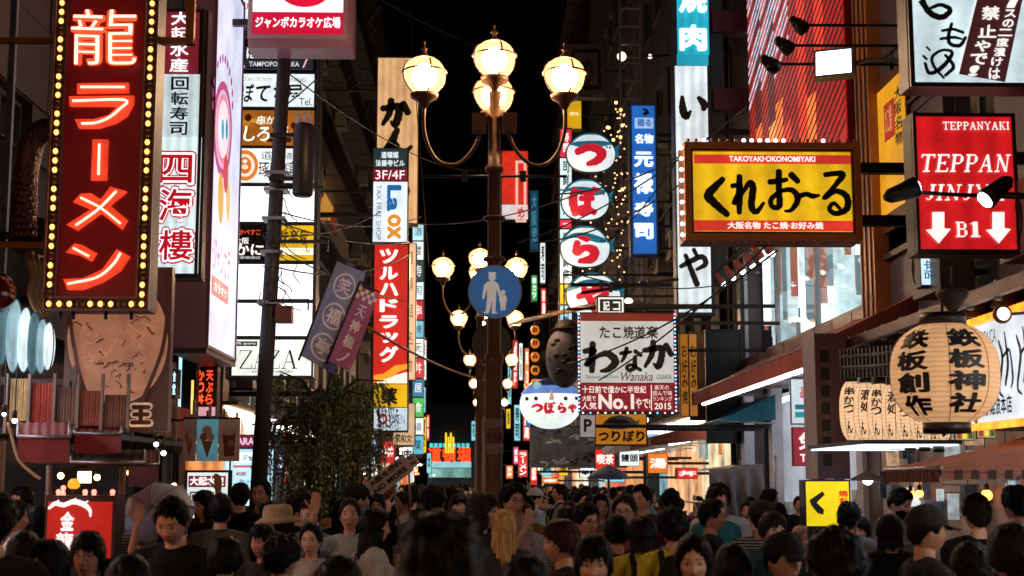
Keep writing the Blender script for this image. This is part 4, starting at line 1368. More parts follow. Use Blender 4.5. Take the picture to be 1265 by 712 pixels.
    MB().box(s.box(*B)[0] + .1, .02, -s.o[2], s.box(*B)[2] - .1, .15, 0).build('stand', DARKMETAL, s.root)
    # dragon ramen counter sign with red lamps
    B = (55, 612, 142, 690)
    s = Sign('counter_sign', 'red lit dragon ramen counter sign with red lamps on top', 'sign', B, d=11.0)
    s.body(B, .3, paint('#3a0a08', .5)); s.panel((58, 620, 138, 690), face('#b81c12', .62), 'face_panel')
    w = ink('#f6e4e4', 1.0)
    s.line([[(62, 628, 1), (70, 622, 1.6), (80, 624, 1.6), (92, 620, 1.8), (104, 623, 1.9), (112, 630, 1.3), (113, 638, .7)], [(70, 622, .6), (74, 618, .5)], [(90, 620, .6), (95, 616, .5)], [(104, 623, .6), (110, 619, .5)]], 3.5, w, -.03)
    s.text('金', (76, 632, 93, 656), w, .04, -.03, name='character'); s.text('龍', (70, 658, 92, 680), w, .03, -.03, name='character')
    red = lit('red_lamp', C('#ff6a58'), 4.0, 0, lightit=False)
    for u in (70, 76, 103, 114, 137):
        m = MB(); x, z = s.L(u, 608 if u != 76 else 603); m.ball((x, .05, z), .02, 10, 7); m.lathe([(.02, s.L(u, 612)[1]), (.01, z - .015)], (x, .05, 0), 8); m.build('red_lamp', red, s.root)
    MB().box(s.box(*B)[0] + .1, .02, -s.o[2], s.box(*B)[2] - .1, .25, 0).build('stand', DARKMETAL, s.root)
    # amber ornament and shade lamp behind it
    g = empty('amber_lamp', P(91, 604, 11.6), 'small glowing amber lantern on the red counter sign', 'lamp'); m = MB(); m.lathe([(.03, 0), (.05, .02), (.045, .06), (.02, .08)], n=12); m.build('shade', lit('amber_shade', C('#ff8a20'), 1.6, .2), g)
    MB().lathe([(.02, -.08), (.02, 0)], n=8).build('stem', DARKMETAL, g)
    g = empty('wall_lamp', P(104, 597, 12.5), 'white glowing lamp with a dome shade above the red counter', 'lamp'); m = MB(); m.lathe([(.06, 0), (.06, .1)], n=12); m.build('tube', lit('warm_lamp', C('#ffe0b0'), 3.0, 0), g)
    MB().lathe([(.11, .1), (.08, .15), (.02, .18)], n=14).build('shade', DARKMETAL, g)


left_shops()


def left_stalls():
    # corrugated panel balcony
    root = empty('corrugated_balcony', (-XF + .02, 11.85, P(90, 530, 12).z), 'balcony of rusty corrugated panels and steel posts under the noodle bowl billboard', 'balcony')
    h = P(90, 468, 12).z - root.location.z
    for i in range(8):
        m = MB(); a, b = i * 1.0, i * 1.0 + .97
        m.grid(24, 1, lambda s, t: (.9 + .018 * math.sin(s * 40), a + (b - a) * s, .05 + t * (h * (.82 + .12 * math.sin(i * 2.3)))), False)
        m.build('corrugated_panel', pbr('rust%d' % (i % 3), C(['#8a6a60', '#904840', '#6a5c54'][i % 3]), .6, .0, var=.5, scale=4), root)
    for i in range(9):
        MB().box(.93, i * 1.0 - .02, 0, .96, i * 1.0 + .02, h + .1).build('post', paint('#7c746c', .5), root)
    MB().box(.0, 0, -.05, .98, 8, 0).build('deck', DARKMETAL, root)
    # panels facing the camera at the balcony's end
    B = (8, 466, 160, 528)
    s = Sign('stall_screen', 'row of worn metal and tarpaulin panels between posts above the red awnings', 'screen', B, d=11.7)
    cells = [(12, 38, '#8a7a52'), (39, 68, '#7c3026'), (70, 98, '#5a4640'), (99, 128, '#6e3c30'), (129, 158, '#5e4030')]
    for i, (a, b, hh) in enumerate(cells):
        x0, z0, x1, z1 = s.box(a, 468 + i * 5, b, 520 + i * 2)
        m = MB(); m.grid(20, 2, lambda q, t: (x0 + (x1 - x0) * q, .004 * math.sin(q * 50), z0 + (z1 - z0) * t), False)
        m.build('corrugated_panel', pbr('screen' + hh, tuple(min(.8, c * 2.2) for c in C(hh)), .65, .0, var=.5, scale=5), s.root)
    for a in (10, 38, 69, 98, 128, 160):
        x, z1 = s.L(a, 462); _, z0 = s.L(a, 535); MB().box(x - .012, -.03, z0, x + .012, 0, z1).build('post', paint('#8a8078', .5), s.root)
    s.bracket(-1, (.3, .95), box=B)
    # red awnings
    def awning(label, u0, u1, vt, vb, vv, d, proj, hexc, slope=0):
        A0, A1 = P(u0, vt, d + proj), P(u1, vt, d + proj)
        B0, B1 = P(u0, vb, d), P(u1, vb, d)
        V0, V1 = P(u0, vv, d), P(u1, vv, d)
        o = (B0 + B1) / 2; root = empty('red_awning', o, label, 'awning', 'red awnings on the left')
        m = MB(); m.grid(24, 6, lambda s_, t: A0.lerp(A1, s_).lerp(B0.lerp(B1, s_), t) - o + Vector((0, 0, -.02 * math.sin(t * PI) + .006 * math.sin(s_ * 37)))); m.build('canopy', pbr('aw' + hexc, C(hexc), .7, var=.35, scale=4), root)
        m = MB(); m.grid(40, 3, lambda s_, t: B0.lerp(B1, s_).lerp(V0.lerp(V1, s_), t) - o + Vector((0, .005 * math.sin(s_ * 11) * t, .005 * math.sin(s_ * 9) * t))); m.build('valance', pbr('aw' + hexc, C(hexc), .7), root)
        m = MB(); m.tube([B0 - o, B1 - o], .016, 6); m.tube([B0 - o, A0 - o], .012, 6); m.tube([B1 - o, A1 - o], .012, 6); m.build('awning_frame', STEEL, root)
        return root
    awning('red awning with a hanging valance at the far left stall', 22, 86, 522, 540, 572, 10.0, 1.2, '#802826')
    awning('faded red awning beside the far left one', 92, 150, 522, 536, 560, 11.2, 1.0, '#8a3a36')
    awning('dark sloping stall roof over the red counter sign', 88, 178, 556, 572, 577, 11.4, .8, '#3a2c2a')
    awning('mauve plastic stall flap beside the steam', 158, 196, 556, 574, 602, 13.0, .6, '#8a6478')
    for i, (a, b, d, lab) in enumerate((((2, 545), (4, 712), 9.5, 'dark stall post at the picture edge'), ((152, 570), (146, 660), 12.6, 'pale leaning stall post beside the steam'), ((62, 575), (60, 640), 11.5, 'thin wooden stall post behind the red counter'))):
        A, Bp = P(*a, d), P(*b, d); Bp.z = 0; Bp.x = A.x
        m = MB(); m.tube([Bp - Bp, A - Bp], .03, 8); tag(m.build('stall_post', paint('#6a4a38', .6), None, loc=Bp), lab, 'post')
    # bright bare bulbs
    b = lit('cold_bulb', C('#e0f6ff'), 9, 0)
    for i, (u, v, d, r_, lab) in enumerate(((18, 520, 10.2, .018, 'bright bare bulb at the far left stall'), (5, 512, 10.4, .014, 'small bare bulb at the picture edge by the far left stall'), (193, 549, 14, .024, 'white bulb, upper of the pair by the steam'), (193, 566, 14.05, .036, 'largest white bulb in the steam'), (202, 560, 14.6, .026, 'white bulb beside the dessert posters'))):
        o = P(u, v, d); root = empty('bare_bulb', o, lab, 'lamp', 'bare bulbs of the stalls')
        MB().ball((0, 0, 0), r_, 12, 8).build('bulb', b, root)
        MB().lathe([(.018, r_ * .8), (.018, r_ + .05), (.006, r_ + .06), (.006, r_ + .5)], n=8).build('holder', DARKMETAL, root)
    for i, (u, v, d) in enumerate(((120, 590, 12.4), (75, 588, 12.2), (215, 600, 15.5), (160, 584, 13.6))):
        root = empty('stall_bulb', P(u, v, d), ['added warm bulb over the red counter sign', 'second added warm bulb further along over the red counter sign', 'added warm bulb beside the white sushi menu board', 'added warm bulb under the mauve stall flap'][i], 'lamp', 'added warm bulbs of the left stalls')
        MB().ball((0, 0, 0), .028, 10, 8).build('bulb', lit('warm_bulb', C('#ffb870'), 12, 0), root); MB().lathe([(.015, .025), (.015, .06), (.004, .07), (.004, .4)], n=8).build('holder', DARKMETAL, root)  # bulbs added to bring warm light to the lower left stalls
    # hose loops at the far left
    m = MB(); o = P(15, 540, 10)
    pts = [P(u, v, 10) - o for u, v in ((10, 522), (16, 545), (20, 560), (26, 572), (40, 585), (50, 592))]
    m.tube([Vector(p[:3]) for p in catmull([tuple(q) for q in pts], 5)], .012, 6); tag(m.build('cable_loop', paint('#b89a78', .5), None, loc=o), 'pale cable hanging in a loop at the far left stall', 'cable')
    # umbrella by the steam
    um = empty('umbrella', (P(195, 640, 12).x, 12.0, P(190, 640, 12).z), 'grey translucent umbrella held up in the crowd near the white bulbs', 'umbrella')
    tilt = um; um.rotation_euler = (R(60), R(-12), 0)
    m = MB(); m.lathe([(.005, .2), (.12, .185), (.25, .12), (.33, .03)], n=8); m.build('canopy', pbr('umbrella_grey', C('#9aa2b8'), .4, var=.2), um)
    m = MB(); m.tube([(0, 0, .22), (0, 0, -.35)], .008, 6); m.build('shaft', STEEL, um)
    m = MB()
    for k in range(8):
        a = 2 * PI * k / 8; m.tube([(0, 0, .205), (.12 * math.cos(a), .12 * math.sin(a), .19), (.25 * math.cos(a), .25 * math.sin(a), .125), (.33 * math.cos(a), .33 * math.sin(a), .035)], .004, 4)
    m.build('rib', STEEL, um)
    # dragon figure, glass lamps, sphere
    root = empty('dragon_figure', P(40, 275, 10.6), 'curved glittering dragon body climbing behind the ramen sign', 'figure')
    o = root.location
    scale = pbr('dragon_scale', C('#6a4a44'), .3, .6, var=.6, scale=12, bump=.8, bscale=30)
    pts = [P(u, v, 10.6) - o for u, v in ((30, 290), (30, 240), (33, 200), (42, 172), (60, 160), (78, 168))]
    q = [Vector(p) for p in catmull([tuple(p) for p in pts], 6)]
    m = MB(); m.tube(q, [.10 - .03 * abs(i / len(q) - .4) for i in range(len(q))], 16); m.build('body', scale, root)
    for i in range(0, len(q)):
        for k in range(7):
            a = -PI * .95 + PI * .9 * k / 6 + (.2 if i % 2 else 0)
            c = q[i] + Vector((math.cos(a) * .085, math.sin(a) * .085, 0))
            m = MB(); m.ball((0, 0, 0), .028, 6, 4, sy=.5); m.build('scale', scale, root, loc=c, rot=(0, 0, a + PI / 2))
    c0 = P(52, 345, 10.4)
    g = empty('claw_figure', c0, 'beige swirling dragon claw behind the glass lamps', 'figure')
    m = MB()
    for k in range(5):
        pts = [P(u, v, 10.4 + k * .03) - c0 for u, v in ((36 + k * 7, 312 + k * 4), (42 + k * 6, 340), (38 + k * 7, 365 + k * 3), (50 + k * 3, 392))]
        q = [Vector(p) for p in catmull([tuple(p) for p in pts], 4)]
        m2 = MB(); m2.tube(q, [.035 * (1 - .5 * i / len(q)) for i in range(len(q))], 8); m2.build('finger', paint('#8a7050', .5, var=.4), g)
    c0 = P(-4, 362, 9.8); g = empty('dark_globe', c0, 'glossy dark red globe cut by the picture edge', 'globe'); MB().ball((0, 0, 0), .13, 24, 16, sz=1.1).build('globe', paint('#5a1410', .15, coat=1.0), g); m = MB(); m.tube([(-.6, .1, 0), (0, .1, 0)], .02, 6); m.build('bracket', DARKMETAL, g)
    root = empty('scalloped_glass_lamp', P(35, 460, 9.9), 'cluster of pale blue scalloped glass discs glowing at the far left', 'lamp')
    o = root.location
    g1 = lit('milk_glass', C('#a8ccd6'), .6, .3, 1.2); rim = lit('glass_rim', C('#4c7480'), .2, .3, 6, lightit=False)
    for i, (u, v, ru, rv) in enumerate(((4, 408, 10, 42), (18, 415, 12, 45), (31, 420, 11, 40), (42, 424, 11, 38), (52, 428, 9, 34), (60, 428, 8, 30))):
        c = P(u, v, 9.9 + i * .05) - o; a = ru * 9.9 / 1757 * .72; b_ = rv * 9.9 / 1757
        m = MB(); m.ball((0, 0, 0), 1, 18, 12); m.build('glass_disc', lit('milk_glass%d' % (i % 3), C(['#6f9aa8', '#a8d0dc', '#e0f4fa'][i % 3]), [.35, .6, .95][i % 3], .3, 1.4), root, loc=c, scale=(a, .12, b_))
        n = 24
        m = MB(); m.tube([(math.cos(2 * PI * k / n) * a * 1.02, 0, math.sin(2 * PI * k / n) * b_ * 1.02) for k in range(n)], .007, 5, closed=True); m.build('glass_rim', rim, root, loc=c)
    m = MB(); m.box(-1.2, .1, .1, -.1, .15, .15); m.build('bracket', DARKMETAL, root)
    # steel corner post and dark box at far left
    x = P(14, 100, 10.9).x
    p = empty('steel_post', (x, 10.9, 0), 'thin pale steel post at the far left edge', 'post'); MB().box(-.025, -.025, 0, .025, .025, 7).build('post', paint('#6a6878', .35, metal=.5), p); MB().box(-.06, -.06, 0, .06, .06, .03).build('base_plate', STEEL, p)
    B = (12, 270, 62, 308); s = Sign('speaker_box', 'plain black box under the dragon figure', 'box', B, d=10.7); s.body(B, .3, paint('#120c0e', .6)); s.frame(B, .012, paint('#2a2024', .5)); s.bracket(-1, (.5,), box=B)


left_stalls()


def willow():
    """thin street willow with hanging sprays"""
    base = P(400, 600, 20.0); base.z = 0
    root = empty('willow_tree', base, 'dark street willow with drooping leafy sprays under the tilted flags', 'tree')
    bark = pbr('bark', (0.05, 0.035, 0.025), .9, var=.5, scale=8, bump=.6)
    r = random.Random(5)
    m = MB(); m.tube([(0, 0, 0), (.03, 0, 1.2), (-.02, 0, 2.2), (.04, 0, 3.0)], [.10, .085, .07, .05], 10); m.build('trunk', bark, root)
    limbs = []
    m = MB()
    for k in range(34):
        a = r.uniform(0, 2 * PI); L_ = r.uniform(.35, .95)
        z = r.uniform(1.9, 2.9)
        e = Vector((math.cos(a) * L_, math.sin(a) * L_ * .8, z + r.uniform(.2, .75) - L_ * .15))
        s = Vector((0, 0, z)); mid = s.lerp(e, .5) + Vector((0, 0, .18))
        m.tube([s, mid, e], [.028, .018, .008], 6); limbs.append((s, mid, e))
    m.build('limb', bark, root)
    leafm = pbr('willow_leaf', (0.24, 0.30, 0.12), .6, var=.5, scale=20, bump=0)
    leafd = pbr('willow_leaf_dark', (0.10, 0.14, 0.06), .7, var=.4, scale=20, bump=0)
    for gi, lm in enumerate((leafm, leafd)):
        vs, fs = [], []; tw = MB()
        for k in range(430):
            s, mid, e = r.choice(limbs)
            t = r.uniform(.3, 1); p = (s.lerp(mid, t * 2) if t < .5 else mid.lerp(e, t * 2 - 1)).copy()
            hang = r.uniform(.4, 1.5) * (1.0 if r.random() < .8 else .4)
            d = Vector((p.x, p.y, 0)) * .25 + Vector((r.uniform(-.2, .2), r.uniform(-.2, .2), 0))
            pts = []
            n = int(hang / .06) + 2
            for i in range(n):
                q = i / (n - 1); c = p + d * math.sin(q * 1.4) * .7 + Vector((0, 0, .06 * math.sin(q * 3) - hang * q * q * .5 - hang * q * .5)); pts.append(c)
            tw.tube([pts[0], pts[n // 2], pts[-1]], .003, 3, caps=False)
            for c in pts[1:]:
                for j in range(2):
                    a = r.uniform(0, 2 * PI); L_ = r.uniform(.04, .085); w = .012
                    dv = Vector((math.cos(a) * .6, math.sin(a) * .6, -.8)) * L_; sd = Vector((-math.sin(a), math.cos(a), 0)) * w
                    b = len(vs); vs += [tuple(c), tuple(c + dv * .5 + sd), tuple(c + dv), tuple(c + dv * .5 - sd)]; fs.append((b, b + 1, b + 2, b + 3))
        me = bpy.data.meshes.new('foliage'); me.from_pydata(vs, [], fs); me.materials.append(lm); link('crown', me, root)
        tw.build('twig', bark, root)


willow()


def placards():
    for i, (c, tilt, w, h, lab, txt) in enumerate((((480, 590), 38, .52, .20, 'white placard with red and black writing held up over the crowd', '大阪を守れ'), ((501, 575), 33, .3, .14, 'smaller tilted placard behind the white protest placard', 'いのち'))):
        o = P(c[0], c[1], 15 + i * .8)
        root = empty('placard', o, lab, 'placard', 'placards held up in the crowd'); root.rotation_euler = (0, -R(tilt), 0)
        MB().box(-w / 2, 0, -h / 2, w / 2, .012, h / 2).build('board', paint('#b8a8a0', .6, var=.15), root)
        for j, (t, hh, z0, z1) in enumerate(((txt, '#a02820', .1, .42), ('NO MORE', '#302020', -.3, -.02))):
            v, fs = _glyphs(t, .03); q = fit(v, -w * .4, z0 * h, w * .4, z1 * h)
            me = bpy.data.meshes.new('lettering'); me.from_pydata([(a, -.004, b) for a, b in q], [], fs); me.materials.append(paint(hh, .6)); link('lettering', me, root)
        MB().tube([(0, .02, -h / 2), (-.3, .02, -h / 2 - .5)], .012, 6).build('handle', paint('#8a6a48', .6), root)


placards()
# ------------------------------------------------------------ signs on the right side
def takoyaki_sign():
    B = (845, 178, 1062, 298)
    s = Sign('takoyaki_sign', 'wide yellow sign with brushed black characters and red bands in a bulb lined orange frame', 'sign', B, d=13.0)
    s.body(B, .35, paint('#7c4420', .45))
    x0, z0, x1, z1 = s.box(*B)
    MB().frame(x0, z0, x1, z1, .06, -.07, -.001).build('frame', pbr('orange_frame', C('#dc8a40'), .4, var=.25), s.root)
    MB().frame(x0 + .06, z0 + .06, x1 - .06, z1 - .06, .02, -.05, -.002).build('inner_frame', paint('#5a2c14', .4), s.root)
    s.panel((855, 187, 1060, 290), face('#f0bc1c', .82, 1.3), 'face_panel', -.012)
    s.panel((857, 192, 1058, 203), face('#d8382a', .8), 'band_panel', -.018); s.panel((857, 273, 1058, 286), face('#d8382a', .8), 'band_panel', -.0182)
    s.text('TAKOYAKI·OKONOMIYAKI', (900, 194, 1006, 201), ink('#f8eee8', 1.0), .03, -.035)
    s.text('大阪名物 たこ焼·お好み焼', (898, 275, 1016, 284), ink('#f8eee8', 1.0), .03, -.035)
    s.kana('く', [(868, 220, 902, 267)], BLACKINK, .13, -.04, 'brush_character')
    s.kana('れ', [(903, 218, 943, 265)], BLACKINK, .10, -.04, 'brush_character')
    s.kana('お', [(948, 212, 988, 263)], BLACKINK, .10, -.04, 'brush_character')
    s.kana('ー', [(986, 236, 1012, 249)], BLACKINK, .22, -.04, 'brush_character')
    s.kana('る', [(1012, 212, 1050, 265)], BLACKINK, .10, -.04, 'brush_character')
    bulb = lit('clear_bulb', C('#f4e8ff'), 3.0, 0, lightit=False); dim = pbr('dim_bulb', C('#b88a7a'), .2, var=.1, bump=0)
    bm = MB(); bm.ball((0, 0, 0), .020, 8, 6); bme = bm.mesh('bulb', bulb); dm = MB(); dm.ball((0, 0, 0), .018, 8, 6); dme = dm.mesh('bulb', dim)
    n = 22
    for k in range(n):
        x = x0 + .04 + (x1 - x0 - .08) * k / (n - 1)
        link('bulb', bme if 7 <= k <= 11 or k % 5 == 2 else dme, s.root, loc=(x, -.04, z1 + .022))
        link('bulb', dme, s.root, loc=(x, -.04, z0 - .02))
    for k in range(9):
        link('bulb', bme, s.root, loc=(x0 - .025, -.03, z0 + .05 + k * (z1 - z0 - .1) / 8))
    s.bracket(1, (.25, .8), box=B, r=.05, depth=.4)


takoyaki_sign()


def yakiniku():
    B = (833, -60, 879, 390)
    s = Sign('yakiniku_sign', 'very tall vertical sign cyan above and white below with grilled meat characters', 'sign', B, d=22.0)
    s.body(B, .35, paint('#14303c', .5))
    s.panel((836, -60, 875, 68), face('#1cb0cc', .8, 2), 'face_panel', -.01); s.panel((836, 68, 875, 81), face('#1ca4c0', .7), 'band_panel', -.012)
    s.panel((836, 82, 876, 386), face('#d2e2e6', .92, 2), 'face_panel', -.014)
    s.text('焼', (838, -22, 873, 17), ink('#ecfafc', 1.1), .05, -.03, name='character'); s.text('肉', (839, 31, 873, 64), ink('#ecfafc', 1.1), .05, -.03, name='character')
    s.kana('い', [(840, 117, 872, 148)], BLACKINK, .13, -.03); s.kana('ち', [(840, 170, 872, 210)], BLACKINK, .12, -.03) if 'ち' in KANA else None
    s.kana('や', [(840, 308, 874, 352)], BLACKINK, .10, -.03)
    s.bracket(1, (.3, .5, .8), box=B, r=.04)
    m = MB(); x0, z0, x1, z1 = s.box(*B)
    MB().box(x1 + .02, .1, z0 + .5, x1 + .22, .35, z1).build('service_duct', pbr('teal_duct', C('#1e4650'), .4, var=.4), s.root)
    for k in range(3):
        MB().box(x1 + .05, .0, z0 + 2.0 + k * 1.3, x1 + .65, .3, z0 + 2.35 + k * 1.3).build('junction_box', paint('#4a2030', .5), s.root)


yakiniku()


def genroku():
    B = (778, 128, 813, 317)
    s = Sign('vertical_sign', 'blue vertical sushi sign with white characters between the fish signs and the tall white sign', 'sign', B, d=24.0)
    s.body(B, .25, paint('#0c2a58', .5)); s.panel((780, 130, 811, 314), face('#2468c0', .78), 'face_panel', -.01)
    s.blob([(792, 134), (800, 136), (802, 141), (796, 144), (793, 141), (797, 139)], BLACKINK, -.03); s.panel((784, 146, 807, 159), face('#a8c8e8', .8), 'band_panel', -.016); s.text('廻る', (787, 148, 804, 157), ink('#2468c0', .6), .03, -.03)
    for ch, v0, v1 in (('元', 188, 207), ('禄', 214, 240), ('寿', 250, 268), ('司', 276, 296)):
        s.text(ch, (783, v0, 807, v1), ink('#e8f6ff', 1.15), .05, -.03, name='character')
    s.text('名物', (784, 166, 807, 178), ink('#e8f6ff', 1.1), .04, -.03)
    s.frame((779, 129, 812, 316), .03, paint('#3c6cb0', .4)); s.bracket(1, (.2, .8), box=B)


genroku()


def fish_signs():
    """column of pufferfish lanterns"""
    skin = lit('fish_white', C('#dbe9ee'), .82, .15, 3); blue = lit('fish_blue', C('#1f7690'), .5, .4, 5, lightit=False)
    red = lit('fish_red', C('#c01c30'), .75, .1, 3, lightit=False)
    col = empty('shop_sign_column', P(698, 405, 28.6), 'narrow column of cyan and red box signs behind the pufferfish signs', 'sign')
    s = Sign('x', 'x', 'x', (690, 160, 707, 410), d=28.6); s.root.name = 'sign_box_stack'
    del s.root['label']; del s.root['category']; s.root.parent = col; s.root.location = Vector(s.o) - col.location
    s.body((690, 158, 707, 410), .2, paint('#20262c', .5))
    v = 160
    for i, (h, st, hh) in enumerate((('#c83048', .8, 36), ('#d8f0f4', .9, 40), ('#b8e4ee', .95, 36), ('#c8304a', .8, 12), ('#bfe6ee', .95, 30), ('#e8f4f4', .95, 38), ('#e8c820', .9, 26), ('#a8dce8', .9, 26))):
        s.panel((692, v, 706, v + hh - 2), face(h, st), 'sign_box', -.01 - .0005 * i)
        s.vtext('寿司鮮魚'[i % 3:i % 3 + 2], (695, v + 4, 703, v + hh - 6), ink('#305060', .4) if st > .85 else ink('#f0f0f0', .9), .02, -.03); v += hh
    for i, (u, v, ru, rv, ch, lab) in enumerate(((730, 189, 31, 25, 'つ', 'pufferfish lantern with the red tsu character, topmost of the column'), (723, 247, 30, 26, 'ぼ', 'pufferfish lantern with the red bo character, second of the column'),
                                                 (723, 305, 31, 26, 'ら', 'pufferfish lantern with the red ra character, third of the column'), (733, 364, 34, 27, 'や', 'half hidden pufferfish lantern, lowest of the column'))):
        d = 28.0; c = P(u, v, d); root = empty('pufferfish_sign', c, lab, 'sign', 'pufferfish lanterns in a column')
        k = d / 1757.0 * .99; a, b = ru * k, rv * k
        r_ = random.Random(i)
        # body of a rounded shield shape: flat top with a wave, round belly
        def rad(t):  # outline
            x = math.cos(t); z = math.sin(t)
            return (a * (abs(x) ** .85) * (1 if x > 0 else -1), b * ((abs(z) ** (.8 if z < 0 else 1.3)) * (1 if z > 0 else -1)))
        m = MB(); n = 40
        def f(s_, t):
            an = 2 * PI * s_; x, z = rad(an); q = math.sin(t * PI / 2)
            return (x * q, -.16 * math.cos(t * PI / 2), z * q)
        m.grid(n, 8, f); m.build('fish_body', skin, root)
        m = MB(); m.tube([(rad(2 * PI * j / n)[0], .02, rad(2 * PI * j / n)[1]) for j in range(n)], .03, 6, closed=True); m.build('body_rim', paint('#1e3c48', .4), root)
        m = MB(); m.add([(rad(2 * PI * j / n)[0], .08, rad(2 * PI * j / n)[1]) for j in range(n)] + [(rad(2 * PI * j / n)[0], 0, rad(2 * PI * j / n)[1]) for j in range(n)],
                        [tuple(range(n))] + [(j, (j + 1) % n, (j + 1) % n + n, j + n) for j in range(n)]); m.build('back_shell', paint('#22303a', .5), root)
        # blue back
        m = MB()
        def g(s_, t):
            an = PI * (.03 + .94 * s_); x, z = rad(an); zl = b * (.24 + .12 * math.sin(s_ * 9 + i))
            zz = z if t > .5 else min(z, zl); q = .985
            y = -.175 * math.sqrt(max(0, 1 - min(1, (x / a) ** 2 + ((zz if t > .5 else zl) / b) ** 2 * .9))) - .012
            return (x * q, y, (zl + (z - zl) * t) if z > zl else z)
        m.grid(24, 5, g); m.build('blue_back', blue, root)
        # tail and fins
        m = MB(); m.prism([(a * .9, b * .2), (a * 1.22, b * .5), (a * 1.12, b * .1), (a * 1.2, -b * .25), (a * .9, -b * .1)], 0, .04); m.build('tail_fin', blue, root)
        m = MB(); m.ball((a * .62, -.15, b * .22), .022, 8, 6); m.ball((a * .76, -.12, b * .22), .022, 8, 6); m.build('eye', BLACKINK, root)
        w, h = a * .55, b * .62
        st = [[(-w + q[0] * 2 * w - a * .05, -h * 1.05 + q[1] * 2 * h - b * .12, q[2]) for q in z] for z in KANA[ch]]
        if ch == 'つ': st = [[(x * 1, z * .8 - .03, w_) for x, z, w_ in q] for q in st]
        v_, fs = brush(st, .075)
        me = bpy.data.meshes.new('character'); me.from_pydata([(p[0], -.17 * math.sqrt(max(0.02, 1 - min(.98, (p[0] / a) ** 2 * .8 + (p[1] / b) ** 2 * .8))) - .025, p[1]) for p in v_], [], fs); me.materials.append(red); link('character', me, root)
        m = MB(); m.box(a * .2, .06, -.04, XF - c.x, .10, .0); m.build('bracket', DARKMETAL, root)
    # big round pufferfish
    c = P(680, 500, 30); root = empty('pufferfish_balloon_sign', c, 'big glowing white pufferfish with a blue headband and red characters', 'sign')
    k = 30 / 1757; a, b = 38 * k, 30 * k
    m = MB(); m.ball((0, 0, 0), 1, 32, 20, sx=a, sy=a * .8, sz=1); 
    m.v = [(x, y, z * b * (1.0 if z < 0 else 1.05) ) for x, y, z in m.v]; m.build('fish_body', lit('puffer_glow', C('#e4f0ec'), .95, .12, 2), root)
    def shell(n, z0, z1, mat, k_, yb=1.0):
        m = MB()
        def f(s_, t):
            an = 2 * PI * s_; z = z0 + (z1 - z0) * t; q = math.sqrt(max(0, 1 - z * z)) * k_
            zz = z * b * (1 if z < 0 else 1.05) * k_
            return (a * q * math.cos(an), a * .8 * q * math.sin(an), zz)
        m.grid(32, 5, f); return m.build(n, mat, root)
    shell('blue_headband', .38, .72, lit('headband', C('#5a7ec0'), .8, .2, 4, lightit=False), 1.03)
    shell('dark_crown', .68, 1.0, lit('crown_navy', C('#202c48'), .35, .3, 4, lightit=False), 1.05)
    m = MB()
    for x in (-.5, .45): m.ball((a * x, -a * .72, b * .2), .045, 10, 8)
    m.ball((-a * .78, -a * .5, b * .2), .04, 10, 8); m.ball((a * .8, -a * .45, b * .22), .04, 10, 8)
    m.build('eye', BLACKINK, root)
    m = MB(); m.lathe([(.0001, .16), (.05, .0), (.06, -.06)], (0, -a * .76, b * .25), 8); m.build('nose', lit('beige_nose', C('#d0a888'), .5, 0, lightit=False), root)
    m = MB(); m.ball((-a * .45, -a * .55, b * .72), .09, 12, 8, sy=.4); m.build('badge', lit('badge_blue', C('#80b8c8'), .7, 0, lightit=False), root)
    V, F = [], []
    for ch, x0, w, h in (('つ', -.62, .32, .3), ('ぼ', -.22, .32, .42), ('ら', .18, .28, .36), ('や', .54, .26, .3)):
        st = [[((x0 + q[0] * w) * a, (-.28 - h / 2 + .1 + q[1] * h) * b, q[2]) for q in z] for z in KANA[ch]]
        v_, fs = brush(st, .028); kk = len(V)
        V += [(p[0], -a * .8 * math.sqrt(max(.02, 1 - (p[0] / a) ** 2 - (p[1] / b) ** 2)) - .02, p[1]) for p in v_]; F += [tuple(j + kk for j in f) for f in fs]
    me = bpy.data.meshes.new('lettering'); me.from_pydata(V, [], F); me.materials.append(red); link('lettering', me, root)
    m = MB(); m.tube([(0, 0, b * .7), (0, 0, 2.0)], .02, 6); m.box(-.03, -.03, 1.95, XF - c.x, .03, 2.0); m.build('hanger', DARKMETAL, root)
    # dark balloon fish
    c = P(697, 440, 27); root = empty('fish_balloon', c, 'unlit grey spotted fish balloon hanging beside the white takoyaki banner', 'balloon')
    k = 27 / 1757; a, b = 23 * k, 38 * k
    m = MB(); m.ball((0, 0, -.05), 1, 24, 16); m.v = [(x * a, y * a, z * b) for x, y, z in m.v]; m.build('balloon_body', pbr('grey_balloon', C('#66646c'), .5, var=.7, scale=6), root)
    for i in range(12):
        r_ = random.Random(i); an = r_.uniform(-2.6, -.5); z = r_.uniform(-.6, .6); q = math.sqrt(1 - z * z) * 1.0
        m = MB(); m.ball((0, 0, 0), .075, 8, 6, sz=.6); m.build('spot', paint('#141216', .6), root, loc=(a * q * math.cos(an) * .92, a * q * math.sin(an) * .92, z * b - .05))
    m = MB(); m.ball((.05, 0, b * .95), .22, 16, 10, sz=.7); m.lathe([(.24, 0), (.3, .02), (.24, .05)], (.05, 0, b * .85), 16); m.build('hat', paint('#2e2420', .6, var=.5), root)
    m = MB(); m.tube([(0, 0, b), (0, 0, b + 1)], .015, 6); m.box(-.02, -.02, b + .96, XF - c.x, .02, b + 1); m.build('hanger', DARKMETAL, root)
    # fairy lights
    r_ = random.Random(9)
    sp = lit('fairy_light', C('#ffc080'), 2.5, 0, lightit=False); bm = MB(); bm.ball((0, 0, 0), .017, 6, 5); bme = bm.mesh('bulb', sp); b2 = MB(); b2.ball((0, 0, 0), .036, 8, 6); b2e = b2.mesh('bulb', sp)
